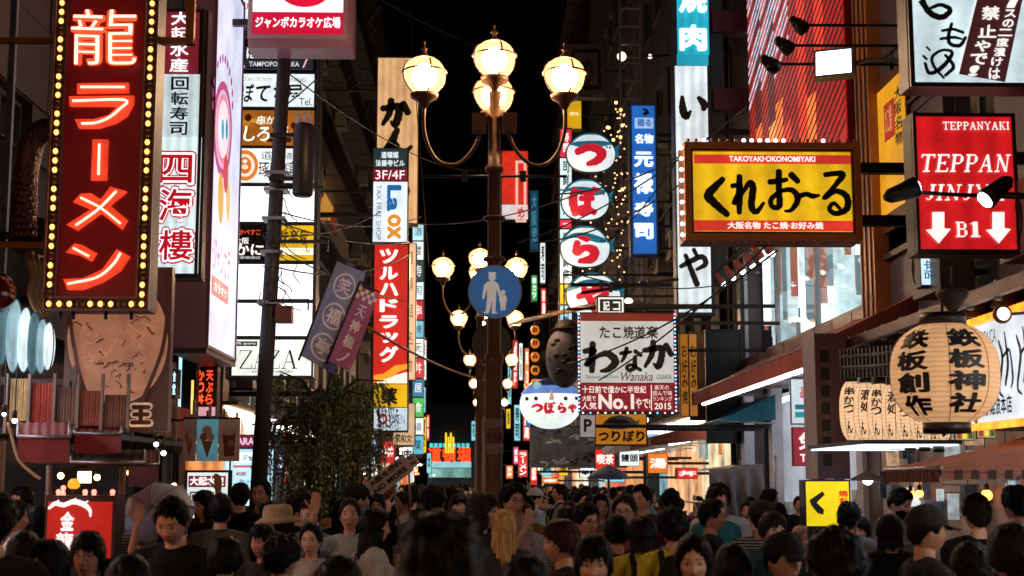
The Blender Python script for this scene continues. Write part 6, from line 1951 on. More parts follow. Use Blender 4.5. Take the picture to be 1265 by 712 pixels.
def right_shops():
    # long red awning in front of the lit shop
    shutter_awning('long_red_awning', 'long pale red awning over the bright shop front below the glass front', 'awning', 13.7, 24.6, XF, 3.35, 3.62, 3.16, .20, '#a8605c')
    # tube light under it and the bright white beam
    root = empty('strip_light', (3.38, 13.8, 3.0), 'long white strip light under the red awning', 'strip light')
    MB().box(-.03, 0, 0, .03, 7.5, .05).build('housing', STEEL, root)
    for k in range(5): MB().box(-.03, .05 + k * 1.5, -.07, .03, 1.45 + k * 1.5, -.001).build('tube', lit('white_tube', C('#fff4f4'), 3.0, .05), root)
    for k in range(5): MB().box(0, k * 1.8, .05, XF - 3.38, k * 1.8 + .03, .08).build('bracket', STEEL, root)
    # glowing pinkish signs on the rim of awning
    for k in range(6):
        o = P(893 + k * 12, 350 - k * 7.5, 22 - k * .9)
        g = empty('rim_lamp', o, 'pinkish lamp in the slanting row under the yellow takoyaki sign, number %s from the street' % ['one', 'two', 'three', 'four', 'five', 'six'][k], 'lamp', 'slanting row of rim lamps'); g.rotation_euler = (0, R(-35), 0)
        MB().lathe([(.05, 0), (.06, .04), (.04, .16), (.02, .2)], n=10).build('lamp_housing', paint('#a05048', .4), g); MB().ball((0, 0, -.01), .045, 10, 7).build('bulb', lit('cool_rim', C('#e8fbff'), 4, 0, lightit=False), g)
        MB().tube([(0, 0, .2), (.6, .1, .3)], .012, 6).build('arm', DARKMETAL, g)
    # bright shop front
    root = empty('bright_shop_front', (XF, 15.7, 0), 'white lit shop front with tax free sign under the long red awning', 'shop front')
    L_ = 7.2
    white = lit('shop_white', C('#cfd8e4'), .5, .3, 1.0)
    MB().box(.6, 0, .1, .7, L_, 3.2).build('back_wall_panel', white, root)
    for y in (0, 2.35, 4.8, L_ - .25):
        MB().box(-.06, y, .1, .1, y + .25, 3.15).build('pillar', paint('#c8ccd4', .3, var=.15), root)
    for k in range(12):
        MB().box(.3, .35 + k * .56, .2, .58, .75 + k * .56, .9 + (k * 37 % 5) * .2).build('goods_rack', lit('goods%d' % (k % 5), C(['#6a3a34', '#3a5a60', '#8a7a5a', '#50404a', '#70706a'][k % 5]), .5, .8, 9, lightit=False), root)
    for k in range(5):
        MB().box(.2, .4 + k * 1.4, 3.0, .4, 1.4 + k * 1.4, 3.03).build('ceiling_tube', lit('white_tube', C('#fff4f4'), 3.0, .05), root)
    # signs inside: posters
    B = (976, 467, 1010, 525); s = Sign('shop_poster', 'white hanging poster with red writing in the bright shop front', 'poster', B, d=16.6)
    s.body(B, .03, paint('#a8b0b8', .5)); s.panel((978, 469, 1008, 523), face('#c8d8e0', .85)); s.panel((992, 470, 1008, 476), face('#c03038', .8), 'band_panel', -.01); s.text('品揃', (988, 478, 1006, 492), ink('#c03038', .8), .03, -.02); s.panel((982, 500, 994, 506), face('#2a7888', .6), 'band_panel', -.012); s.panel((982, 509, 994, 516), face('#38a0b0', .6), 'band_panel', -.013); s.bracket(1, (.95,), box=B, r=.01)
    B = (979, 528, 1011, 576); s = Sign('tax_free_sign', 'dull red tax free sign with a white character below the hanging poster', 'sign', B, d=16.5)
    s.body(B, .06, paint('#4a1418', .5)); s.panel((980, 529, 1010, 575), face('#a03440', .6)); s.text('免', (986, 534, 1008, 556), ink('#f0e4e4', .95), .04, -.02); s.text('Tax', (988, 561, 1008, 571), ink('#f0e4e4', .95), .03, -.02); s.bracket(1, (.5,), box=B, r=.01)
    # maroon pillar beside the lanterns
    x = P(1028, 500, 13.2).x; o = empty('maroon_pillar', (x, 13.2, 0), 'maroon and brown pillar between the shop front and the small lanterns', 'pillar')
    w = 40 * 13.2 / 1757; zt = P(1028, 412, 13.2).z; zb = P(1028, 592, 13.2).z
    MB().box(-w / 2, 0, zb - .0, w / 2, .5, zt).build('column', pbr('maroon_col', C('#7a5560'), .35, var=.35, scale=2, streak=True), o)
    MB().box(-w / 2 + .04, .05, 0, w / 2 - .04, .45, zb - .001).build('column_foot', paint('#3a2428', .5), o)
    m = MB()
    for i in range(7): 
        MB().box(-w / 2 + .05, -.006, zb + .12 + i * .16, -w / 2 + .13, -.001, zb + .23 + i * .16).build('printed_mark', BLACKINK, o)
    # yellow sign
    B = (994, 593, 1051, 650); s = Sign('yellow_light_box', 'yellow lit box with a black propeller shape and red characters among the crowd', 'sign', B, d=12.4)
    s.body(B, .2, paint('#201a10', .5)); s.panel((996, 595, 1049, 650), face('#e8cc10', .9)); s.blob([(999, 618), (1015, 607), (1018, 611), (1008, 621), (1017, 630), (1016, 636), (1009, 634), (1001, 624)], BLACKINK, -.03); s.vtext('焼ちゃん', (1035, 606, 1047, 641), ink('#d83a1c', .8), .05, -.03, warp=.03)
    MB().box(s.box(*B)[0] + .05, .02, -s.o[2], s.box(*B)[2] - .05, .15, 0).build('stand', DARKMETAL, s.root)
    # brown striped awning at right
    shutter_awning('striped_brown_awning', 'brown striped awning under the calligraphy sign', 'awning', 8.75, 9.95, XF, 2.85, 2.24, 1.88, .085, '#9a5a48', stripes=16)
    # menu cards above it
    for i in range(3):
        B = (1152 + i * 27, 524 + i * -3, 1176 + i * 27, 548 + i * -3); s = Sign('menu_card', ['first small lit menu card of food photos above the striped awning', 'second small lit menu card of food photos above the striped awning', 'third small lit menu card of food photos above the striped awning'][i], 'menu', B, d=11.3 - i * .4); s.body(B, .02, paint('#2a201c', .5)); s.panel((B[0] + 1, B[1] + 1, B[2] - 1, B[3] - 1), face('#b8ac80', .6))
        for k in range(6): s.panel((B[0] + 3 + (k % 3) * 7, B[1] + 4 + (k // 3) * 10, B[0] + 8 + (k % 3) * 7, B[1] + 11 + (k // 3) * 10), ink(['#a84828', '#e8d048', '#486828'][k % 3], .7), 'photo_mark', -.006 - k * .0003, 0)
        s.bracket(1, (.8,), box=B, r=.01)
    # lattice, counter and warm lamps at the lower right
    s = Sign('lattice_window', 'warm lit lattice window at the right under the striped awning', 'window', (1185, 565, 1225, 612), X=XF - .05, rz=-PI / 2)
    x0, z0, x1, z1 = s.box(1170, 560, 1235, 640); MB().box(x0, -.0, z0, x1, .04, z1).build('light_pane', face('#c08848', .35), s.root)
    m = MB(); n = 9
    for k in range(n): m.box(x0 + (x1 - x0) * k / n, -.03, z0, x0 + (x1 - x0) * k / n + .03, -.001, z1)
    for k in range(8): m.box(x0, -.05, z0 + (z1 - z0) * k / 8, x1, -.031, z0 + (z1 - z0) * k / 8 + .012)
    m.build('lattice', paint('#1a0e0a', .5), s.root)
    am = lit('amber_globe', C('#ff9c38'), 7, 0)
    for i, (u, v, d, r_, h, lab) in enumerate(((1219, 612, 11.5, .045, 0, 'bright amber bulb lamp above the crowd at the right'), (1125, 611, 13.5, .035, 0, 'small amber lamp beyond the bearded man'), (1136, 610, 13.2, .035, 0, 'second small amber lamp beyond the bearded man'), (1245, 614, 11, .03, 0, 'dim amber lamp near the right picture edge'), (1196, 611, 12.2, .02, 0, 'tiny amber lamp left of the bright amber bulb'))):
        root = empty('amber_bulb_lamp', P(u, v, d), lab, 'lamp', 'amber lamps of the right hand stalls'); MB().ball((0, 0, 0), r_, 12, 9).build('bulb', am, root); MB().lathe([(.02, r_ * .8), (.02, r_ + .04), (.004, r_ + .05), (.004, r_ + .6)], n=8).build('holder', DARKMETAL, root)
    for i, (u, v, d, lab) in enumerate(((1072, 594, 13.0, 'white bell shaded lamp beside the yellow light box'), (1025, 590, 14.6, 'flat shaded white lamp over the yellow light box'))):
        root = empty('shade_lamp', P(u, v, d), lab, 'lamp'); MB().lathe([(.16, 0), (.15, .02), (.05, .07), (.02, .09), (.006, .1), (.006, .5)], n=16).build('shade', paint('#6a5a54', .4), root); MB().ball((0, 0, .01), .05, 12, 8).build('bulb', lit('warm_white_bulb', C('#ffe8d0'), 6, 0), root)
    # stall interior panels behind crowd at right, goods
    root = empty('right_stall', (XF - .3, 9.3, 0), 'open warm lit stall interior behind the crowd at the right', 'stall')
    MB().box(.2, 0, 0, .28, 5.5, 2.6).build('back_wall_panel', lit('stall_back', C('#8a6a58'), .22, .8, 3, lightit=False), root)
    r = random.Random(8)
    for k in range(60):
        y = r.uniform(.1, 5.3); z = r.uniform(1.3, 2.5); h = r.choice(['#a8b4b8', '#5a4a44', '#c8a080', '#3a3c44', '#8a3a30', '#d8e4e8', '#20242a'])
        MB().box(.05 + .1 * r.random(), y, z, .19, y + r.uniform(.04, .2), z + r.uniform(.05, .3)).build('hanging_goods', lit('gd' + h, C(h), .6, .6, 12, lightit=False), root)
    MB().box(-.5, .2, 0, .1, 5.3, 1.0).build('counter', paint('#3a2820', .5), root)
    # black panel, wooden panel, teal awning, tarpaulin
    B = (872, 407, 917, 548); s = Sign('black_panel', 'tall black panel with a wooden edge right of the takoyaki banner sign', 'panel', B, d=23.0); s.body(B, .1, paint('#0c0d12', .35)); s.panel((851, 410, 871, 520), pbr('wood_panel', C('#9a6838'), .5, var=.4, scale=2, streak=True), 'wooden_edge', -.01); s.frame(B, .03, paint('#1e1c22', .4)); s.bracket(1, (.9, .2), box=B)
    for i, (u0, u1, h, st) in enumerate(((840, 851, '#c07a24', .5), (851, 862, '#d08830', .45))):
        B = (u0, 412, u1, 515); s = Sign('amber_strip_sign', ['amber vertical strip sign next to the takoyaki banner sign', 'second amber strip sign against the wooden panel'][i], 'sign', B, d=21.0 + i); s.body(B, .1, paint('#3a2010', .5)); s.panel((u0 + 1, 413, u1 - 1, 514), face(h, st)); s.vtext('お好み焼', (u0 + 2, 425, u1 - 2, 500), BLACKINK, .02, -.03, warp=.03); s.bracket(1, (.8,), box=B)
    shutter_awning('teal_awning', 'small teal awning beside the black panel', 'awning', 20.5, 23.5, XF, 3.5, 3.05, 2.68, .05, '#1f6e86')
    o = P(900, 600, 17); root = empty('tarpaulin', (3.3, 19.6, 0), 'grey plastic tarpaulin stretched over a stall behind the crowd', 'tarpaulin')
    z1 = 2.15; m = MB(); m.grid(30, 20, lambda s_, t: (-.15 + .75 * s_ + .05 * (1 - t), (.09 * math.sin(s_ * 24 + t * 3) * (1 - t * 1.6) if t < .6 else (t - .6) * 6.5), 1.2 + min(t, .6) * 1.25 + .10 * s_ + .03 * math.sin(s_ * 12) * (1 - t))); m.build('sheet', pbr('tarp', C('#6a6c76'), .35, var=.5, scale=3, coat=.2), root)
    m = MB(); m.tube([(-.12, 0, 1.5), (-.12, 2.6, 1.5)], .02, 6); m.tube([(.8, 0, 0), (.8, 0, z1)], .03, 8); m.tube([(-.12, 0, 0), (-.12, 0, 1.5)], .02, 6); m.tube([(.8, 2.6, 0), (.8, 2.6, z1)], .03, 8); m.build('stall_frame', STEEL, root)
    for i, (ya, yb, xe, zw, ze, h, lab) in enumerate(((24.8, 28, 3.0, 2.9, 2.55, '#8a4a48', 'faded red awning beyond the tarpaulin'), (28.3, 33, 2.7, 2.9, 2.5, '#a0a8b0', 'pale grey white awning further down the right side'), (34, 40, 2.7, 3.0, 2.5, '#5a7080', 'blue grey awning further down the right side'))):
        shutter_awning('market_awning', lab, 'awning', ya, yb, XF, xe, zw, ze, .15, h, group='awnings further down the right side')
        MB().box(-.6, .3, -.06, -.55, yb - ya - .3, -.03).build('strip_lamp', lit('white_tube', C('#fff4f4'), 3.0, .05), bpy.data.objects[sorted(o.name for o in bpy.data.objects if o.name.startswith('market_awning'))[-1]])
    # parasol in the distance
    um = empty('umbrella', (P(752, 600, 24).x, 24, 0), 'blue grey market parasol on the right side of the street', 'parasol')
    m = MB(); m.lathe([(.38, 1.84), (.28, 1.95), (.12, 2.03), (.01, 2.08)], n=8); m.build('canopy', pbr('parasol_blue', C('#4a6080'), .6, var=.25), um); MB().tube([(0, 0, 0), (0, 0, 2.07)], .02, 8).build('shaft', STEEL, um)
    # grey tower sign
    B = (700, 54, 748, 120); s = Sign('rooftop_sign', 'dim grey sign box with a rounded outline above the topmost pufferfish sign', 'sign', B, d=40.0); s.body(B, .4, paint('#4c4448', .6, var=.4)); s.panel((702, 56, 746, 118), paint('#5c5456', .5), 'face_panel', -.02); s.frame((706, 62, 742, 112), .1, paint('#1c1a1c', .5), y0=-.06); s.text('の', (714, 74, 734, 104), paint('#2a2628', .5), .05, -.05, warp=.05); s.bracket(1, (.5,), box=B)
    B = (700, 124, 719, 160); s = Sign('yellow_box_sign', 'plain yellow lit box sign under the dim grey sign box', 'sign', B, d=38.0); s.body(B, .3, paint('#3a3010', .5)); s.panel((701, 125, 718, 159), face('#d8a818', .8)); s.text('SPA', (704, 139, 715, 143), ink('#f4e8c0', 1.0), .02, -.03); s.bracket(1, (.5,), box=B)
    B = (619, 186, 653, 273); s = Sign('red_square_sign', 'red lit sign with a thin white outline over a white strip, far up the street', 'sign', B, d=75.0); s.body(B, .5, paint('#3a1010', .5)); s.panel((620, 187, 652, 252), face('#d83020', .85)); s.panel((620, 253, 652, 271), face('#e8d8d8', .8)); s.frame((637, 199, 650, 275), .12, ink('#f0c0b0', .9), 'outline_mark', -.08, -.05); s.text('め', (638, 256, 648, 270), ink('#c02030', .8), .03, -.03); s.bracket(1, (.5,), box=B, wallX=4.3)
    B = (654, 235, 666, 310); s = Sign('teal_banner', 'dim teal vertical banner sign beyond the red square sign', 'sign', B, d=60.0); s.body(B, .3, paint('#0c3040', .5)); s.panel((655, 236, 665, 309), face('#1a6080', .35)); s.bracket(1, (.5,), box=B); s.vtext('大阪堀', (657, 240, 663, 300), ink('#60a0b0', .5), .02, -.03)
    for i, (u, v, d, lab) in enumerate(((768, 70, 30, 'bright warm lamp high on the tower wall'), (803, 70, 31, 'small twin lamp behind the tall white sign'))):
        root = empty('wall_lamp', P(u, v, d), lab, 'lamp'); MB().ball((0, 0, 0), .10 if i == 0 else .05, 12, 8).build('bulb', lit('warm_lamp', C('#ffe0b0'), 3.0, 0), root); MB().tube([(.05, .05, 0), (XF - root.location.x, .2, .1)], .02, 6).build('arm', DARKMETAL, root)
    # ladder frame on the facade at right of the fish signs
    root = empty('fire_ladder', (3.9, 29.5, 4.5), 'steel fire ladder frame beside the tall cyan and white sign', 'ladder')
    for x in (-.9, -.45): MB().box(x, 0, 0, x + .05, .06, 11).build('rail', paint('#6a5a78', .4), root)
    for k in range(27): MB().box(-.85, .01, .2 + k * .4, -.45, .05, .23 + k * .4).build('rung', paint('#6a5a78', .4), root)
    MB().box(-.5, .06, 2, .4, .1, 2.06).build('bracket', DARKMETAL, root)


right_shops()


# ------------------------------------------------------------ smaller signs down the street
ORD = ['first', 'second', 'third', 'fourth', 'fifth', 'sixth', 'seventh', 'eighth', 'ninth', 'tenth']


def far_signs():
    r = random.Random(21)
    hues = [('cyan', '#7fd0e0', .95), ('white', '#e8f4f6', 1.0), ('red', '#d02c28', .85), ('yellow', '#e8c028', .9), ('blue', '#2a68b8', .8), ('green', '#3aa860', .8), ('orange', '#e07828', .9), ('pink', '#d8508c', .85)]
    words_ = ['居酒屋', '焼鳥', '串カツ', '寿司', '薬局', '酒場', 'うどん', '天丼', '喫茶', '饅頭', 'ラーメン', '鮮魚', '占い', '質屋', '肉', '牛丼', '茶', '酒', '飯', '麺', '宿', '湯', '丼', '魚', '鍋', '串', '花', '本', '服', '靴', '傘', '包', '杯', '旅', '館', '店', '油', '氷']
    cnt = {}
    spots = [  # u0,v0,u1,v1,d, hue
        (633, 420, 640, 480, 70, 2), (641, 424, 646, 470, 62, 1), (648, 430, 654, 500, 56, 6), (565 + 70, 500, 643, 545, 66, 0), (646, 510, 655, 545, 52, 2), (656, 545, 668, 575, 44, 1), (672, 548, 690, 566, 40, 6),
        (700, 560, 730, 575, 36, 1), (735, 555, 760, 580, 30, 2), (765, 556, 790, 576, 28, 1), (640, 556, 652, 590, 50, 2), (520, 420, 527, 470, 60, 1), (519, 478, 526, 510, 62, 0), (520, 515, 527, 560, 58, 3),
        (497, 552, 510, 575, 34, 1), (470, 545, 488, 572, 30, 2), (446, 560, 464, 580, 28, 1), (415, 556, 440, 585, 26, 6), (378, 570, 402, 590, 25, 7), (350, 575, 372, 596, 24, 2), (342, 556, 352, 585, 26, 4),
        (800, 560, 825, 585, 25, 6), (836, 578, 862, 592, 24, 2), (627, 450, 632, 500, 85, 0), (668, 566, 682, 588, 48, 0), (690, 570, 702, 588, 46, 3), (582, 520, 588, 545, 90, 0), (527, 560, 533, 585, 70, 0), (655, 566, 664, 600, 31, 2), (716, 578, 742, 590, 33, 1), (669, 590, 690, 598, 40, 6), (600, 540, 606, 575, 80, 3), (612, 560, 618, 590, 60, 7), (455, 530, 468, 556, 31, 4), (432, 540, 446, 556, 29, 3), (746, 584, 772, 596, 27, 0), (625, 505, 631, 530, 66, 3), (650, 505, 656, 528, 40, 4), (604, 520, 609, 548, 95, 2), (634, 552, 641, 574, 52, 7), (656, 340, 664, 372, 50, 5), (667, 300, 674, 350, 46, 1), (668, 356, 675, 392, 47, 2), (526, 512, 531, 545, 72, 2), (497, 520, 505, 548, 44, 4), (625, 575, 634, 592, 58, 6)]
    for i, (u0, v0, u1, v1, d, h) in enumerate(spots):
        nm, hx, st = hues[h]
        side = -1 if u1 < 595 else 1
        tall = (v1 - v0) > (u1 - u0) * 1.6
        k_ = (nm, tall, side); cnt[k_] = cnt.get(k_, -1) + 1
        lab = ORD[cnt[k_]] + ' %s %s shop sign reading %s up the %s row' % ('tall slim' if tall else 'low wide', nm, words_[i % 38], 'left' if side < 0 else 'right')
        s = Sign('shop_sign', lab, 'sign', (u0, v0, u1, v1), d=float(d) + .07 * i, group='small lit signs down the street')
        s.body((u0, v0, u1, v1), .25, paint('#15171c', .5)); e = .6
        s.panel((u0 + e, v0 + e, u1 - e, v1 - e), face(hx, st))
        tm = BLACKINK if h in (0, 1, 3) else ink('#f6f2ee', 1.0)
        if tall: s.vtext(words_[i % 38], (u0 + 1.6, v0 + 3, u1 - 1.6, v1 - 3), tm, .03, -.04)
        else: s.text(words_[i % 38], (u0 + 2, v0 + (v1 - v0) * .25, u1 - 2, v1 - (v1 - v0) * .25), tm, .03, -.04)
        s.bracket(side, (.5,), box=(u0, v0, u1, v1))
    # neon hall at the street end
    root = empty('neon_arcade', P(556, 602, 100), 'far arcade front with orange neon characters and a cyan canopy at the street end', 'building'); o = root.location; root.location.z = 0
    def q(u, v): 
        p = P(u, v, 100); return p.x - o.x, p.z
    def bx(n, u0, v0, u1, v1, y0, y1, m):
        a, b = q(u0, v1); c, d_ = q(u1, v0); return MB().box(a, y0, b, c, y1, d_).build(n, m, root)
    bx('wall', 528, 500, 594, 618, 0, 4, WALL['dark'])
    bx('canopy', 530, 571, 582, 578, -1.5, -.01, face('#9ad8e0', .7)); bx('shop_light', 530, 579, 582, 590, -.5, -.02, lit('arcade_in', C('#78a8a0'), .6, .8, 1.2, lightit=False))
    for i, ch in enumerate('道頓堀'):
        v, fs = _glyphs(ch, .016); a, b = q(529 + i * 18, 571); c, d_ = q(545 + i * 18, 553)
        me = bpy.data.meshes.new('neon_character'); me.from_pydata([(x, -.2, z) for x, z in fit(v, a, b, c, d_)], [], fs); me.materials.append(lit('orange_neon', C('#ff4a20'), 1.6, .1, 1, lightit=False)); link('neon_character', me, root)
    for i in range(9):
        bx('cyan_cell', 531 + i * 5.6, 548, 535 + i * 5.6, 553, -.2, -.02, lit('cyan_neon', C('#48d0d0'), 1.0, .2, 1, lightit=False))
    for i in range(4):
        bx('yellow_cell', 550 + i * 3, 535 + i % 2 * 5, 552 + i * 3, 560, -.24, -.21, lit('yellow_neon', C('#f8d030'), 1.2, .2, 1, lightit=False))
    # vertical row of round lanterns
    for i in range(5):
        c = P(661, 408 + i * 16.5, 33); root = empty('round_sign_lantern', c, ['round orange sign lantern, top of the vertical row behind the posts', 'round orange sign lantern, second of the vertical row', 'round orange sign lantern, third of the vertical row', 'round orange sign lantern, fourth of the vertical row', 'round orange sign lantern, bottom of the vertical row'][i], 'lantern', 'vertical row of round orange lanterns')
        rr = 5.6 * 33 / 1757; MB().ball((0, 0, 0), rr, 16, 10, sz=1.1).build('lantern_body', lit('orange_lantern', C('#e07a28'), .7, .2, 4, lightit=False), root)
        v, fs = _glyphs('お好み焼屋'[i], .05); me = bpy.data.meshes.new('character'); me.from_pydata([(x, -rr * 1.02 * math.sqrt(max(.1, 1 - (x / rr) ** 2 * .8)) - .01, z) for x, z in fit(v, -rr * .6, -rr * .6, rr * .6, rr * .6)], [], fs); me.materials.append(BLACKINK); link('character', me, root)
        MB().lathe([(rr * .5, rr * 1.0), (rr * .5, rr * 1.25)], n=12).build('cap_ring', DARKMETAL, root); MB().tube([(0, 0, rr * 1.2), (0, 0, rr * 1.7)], .01, 5).build('cord', RUBBER, root)
    # horizontal beam holding them
    A, Bq = P(630, 400, 33.1), P(740, 376, 25); m = MB(); m.tube([(0, 0, 0), Bq - A], .05, 6); tag(m.build('sloping_beam', paint('#a07a58', .5), None, loc=A), 'pale sloping beam above the orange lanterns', 'beam')
    # ground level lights in the distance: little bulbs
    bm = MB().ball((0, 0, 0), .07, 8, 6)
    for i in range(26):
        side = -1 if i % 2 else 1
        d = 24 + i * 2.8; x = side * r.uniform(2.6, 4.0); z = r.uniform(2.0, 3.2)
        c = r.choice(['#ffd8a0', '#fff0e0', '#e0f4ff', '#ffb060', '#ff7050'])
        cn = {'#ffd8a0': 'cream', '#fff0e0': 'white', '#e0f4ff': 'bluish', '#ffb060': 'amber', '#ff7050': 'red'}[c]; k_ = (cn, side); cnt[k_] = cnt.get(k_, -1) + 1
        root = empty('stall_lamp', (x, d, z), '%s bare %s stall lamp over the far crowd on the %s row' % (ORD[cnt[k_] % 8], cn, 'left' if side < 0 else 'right'), 'lamp', 'bare stall lamps over the far crowd')
        MB().ball((0, 0, 0), .05, 8, 6).build('bulb', lit('stall' + c, C(c), 7, 0), root); MB().tube([(0, 0, .05), (0, 0, .5), (side * .8, 0, .7)], .008, 4).build('cord', RUBBER, root)
    # open stall fronts along both sides; the nearest, out of view, added to light the crowd
    cols = ['#c8884a', '#a8c4cc', '#d8a070', '#c04838', '#e0d8c8', '#6a9aa8', '#c87838', '#d8c8a0']
    for side in (-1, 1):
        y = 1.5
        k = 0; seen = {}
        while y < 100:
            if side > 0 and 8 < y < 24: y = 24.0
            if side < 0 and 9.5 < y < 22: y = 22.5
            L_ = r.uniform(3, 6); h = cols[(k * 3 + (side > 0)) % 8]
            nm = {'#c8884a': 'amber', '#a8c4cc': 'pale blue', '#d8a070': 'peach', '#c04838': 'red', '#e0d8c8': 'cream', '#6a9aa8': 'teal', '#c87838': 'orange', '#d8c8a0': 'straw'}[h]
            root = empty('market_stall', (side * (XF - .02), y, 0), '%s %s lit stall up the %s row' % (ORD[seen.setdefault(nm, 0)], nm, 'left' if side < 0 else 'right'), 'stall', 'open stall fronts along the street')
            seen[nm] += 1
            MB().box(side * .25, .05, 1.0, side * .29, L_ - .1, 3.1).build('back_wall_panel', lit('stall_in' + h, C(h), .9, .8, 1.6), root)
            MB().box(-side * .3, .3, 2.93, side * .1, L_ - .3, 2.99).build('strip_lamp', lit('stall_tube' + 'wc'[k % 2], C(['#ffd8a8', '#f0f4ff'][k % 2]), 9, 0), root)
            MB().box(-side * .2, .1, 0, side * .25, L_ - .15, 1.0).build('counter', paint('#2e2622', .6), root)
            MB().box(-side * .5, .05, 3.0, side * .25, L_ - .1, 3.06).build('canopy', paint(['#6a3430', '#3a4a5a', '#5a4a3a'][k % 3], .7), root)
            for j in range(6):
                yy = .2 + j * (L_ - .4) / 6; hh = r.choice(cols)
                MB().box(-side * .02, yy, 2.2 + r.random() * .3, side * .0, yy + .3, 2.95).build('menu_strip', lit('ms' + hh, C(hh), .7, .5, 6, lightit=False), root)
            y += L_; k += 1


far_signs()
# ------------------------------------------------------------ people
def V3(*a): return np.array(a, float)


def skin_mat():
    """skin with lips, brows and eyes laid out on the head's own coordinates"""
    m, nt, N, L, b = _nodes('skin')
    at = N.new('ShaderNodeAttribute'); at.attribute_name = 'headco'
    sep = N.new('ShaderNodeSeparateXYZ'); L.new(at.outputs['Vector'], sep.inputs[0])
    def mth(op, a, b_=None, c=None):
        n = N.new('ShaderNodeMath'); n.operation = op
        for i, x in enumerate((a, b_, c)):
            if x is None: continue
            if isinstance(x, (int, float)): n.inputs[i].default_value = x
            else: L.new(x, n.inputs[i])
        return n.outputs[0]
    ax = mth('ABSOLUTE', sep.outputs[0]); z = sep.outputs[2]; front = mth('LESS_THAN', sep.outputs[1], -0.045)
    def ell(cx, cz, rx, rz, x=ax, soft=.35):
        d = mth('ADD', mth('POWER', mth('DIVIDE', mth('SUBTRACT', x, cx), rx), 2.0), mth('POWER', mth('DIVIDE', mth('SUBTRACT', z, cz), rz), 2.0))
        mr = N.new('ShaderNodeMapRange'); mr.inputs[1].default_value = 1 + soft; mr.inputs[2].default_value = 1 - soft; L.new(d, mr.inputs[0])
        return mth('MULTIPLY', mr.outputs[0], front)
    oi = N.new('ShaderNodeObjectInfo')
    nz = N.new('ShaderNodeTexNoise'); nz.inputs['Scale'].default_value = 14; L.new(at.outputs['Vector'], nz.inputs['Vector'])
    mr = N.new('ShaderNodeMapRange'); mr.inputs[3].default_value = .82; mr.inputs[4].default_value = 1.15; L.new(nz.outputs[0], mr.inputs[0])
    sc_ = N.new('ShaderNodeVectorMath'); sc_.operation = 'SCALE'; L.new(oi.outputs['Color'], sc_.inputs[0]); L.new(mr.outputs[0], sc_.inputs['Scale'])
    cur = sc_.outputs[0]
    def mix(f, col):
        nonlocal cur
        n = N.new('ShaderNodeMix'); n.data_type = 'RGBA'; L.new(f, n.inputs['Factor']); L.new(cur, n.inputs['A']); n.inputs['B'].default_value = (*col, 1); cur = n.outputs['Result']
    mix(mth('MULTIPLY', ell(.036, -.035, .022, .018, soft=.9), .35), (.42, .13, .08))   # cheeks
    mix(mth('MULTIPLY', ell(0, -.068, .024, .0085, soft=.3), .8), (.30, .07, .06))      # lips
    mix(ell(0, -.0675, .021, .0014, soft=.6), (.06, .015, .012))
    mix(mth('MULTIPLY', ell(.032, .030, .021, .0042, soft=.5), .85), (.012, .009, .007))    # brows
    mix(ell(.0315, .008, .0165, .0072, soft=.2), (.03, .015, .012))
    mix(ell(.0315, .0065, .0135, .0048, soft=.2), (.55, .5, .46))
    mix(ell(.0315, .0068, .0062, .0062, soft=.2), (.012, .008, .006))
    L.new(cur, b.inputs['Base Color']); b.inputs['Roughness'].default_value = .48
    b.inputs['Subsurface Weight'].default_value = 0.0
    return m


SKIN = skin_mat()
CLOTH = pbr('cloth_any', (1, 1, 1), .85, var=.35, scale=5, bump=.5, bscale=26, objcol=True)


def stripe_some():
    """garments marked by a lower object alpha carry woven stripes"""
    nt = CLOTH.node_tree; N, L = nt.nodes, nt.links; b = N['Principled BSDF']; src = b.inputs['Base Color'].links[0].from_socket
    oi = N.new('ShaderNodeObjectInfo'); lt = N.new('ShaderNodeMath'); lt.operation = 'LESS_THAN'; lt.inputs[1].default_value = .9; L.new(oi.outputs['Alpha'], lt.inputs[0])
    tc = N.new('ShaderNodeTexCoord'); wv = N.new('ShaderNodeTexWave'); wv.bands_direction = 'Z'; wv.inputs['Scale'].default_value = 14; L.new(tc.outputs['Object'], wv.inputs['Vector'])
    m = N.new('ShaderNodeMath'); m.operation = 'MULTIPLY'; L.new(wv.outputs['Fac'], m.inputs[0]); L.new(lt.outputs[0], m.inputs[1])
    g = N.new('ShaderNodeMath'); g.operation = 'GREATER_THAN'; g.inputs[1].default_value = .5; L.new(m.outputs[0], g.inputs[0])
    x = N.new('ShaderNodeMix'); x.data_type = 'RGBA'; L.new(g.outputs[0], x.inputs['Factor']); L.new(src, x.inputs['A']); x.inputs['B'].default_value = (.3, .29, .28, 1); L.new(x.outputs['Result'], b.inputs['Base Color'])


stripe_some()
CLOTH.node_tree.nodes['Principled BSDF'].inputs['Specular IOR Level'].default_value = .12


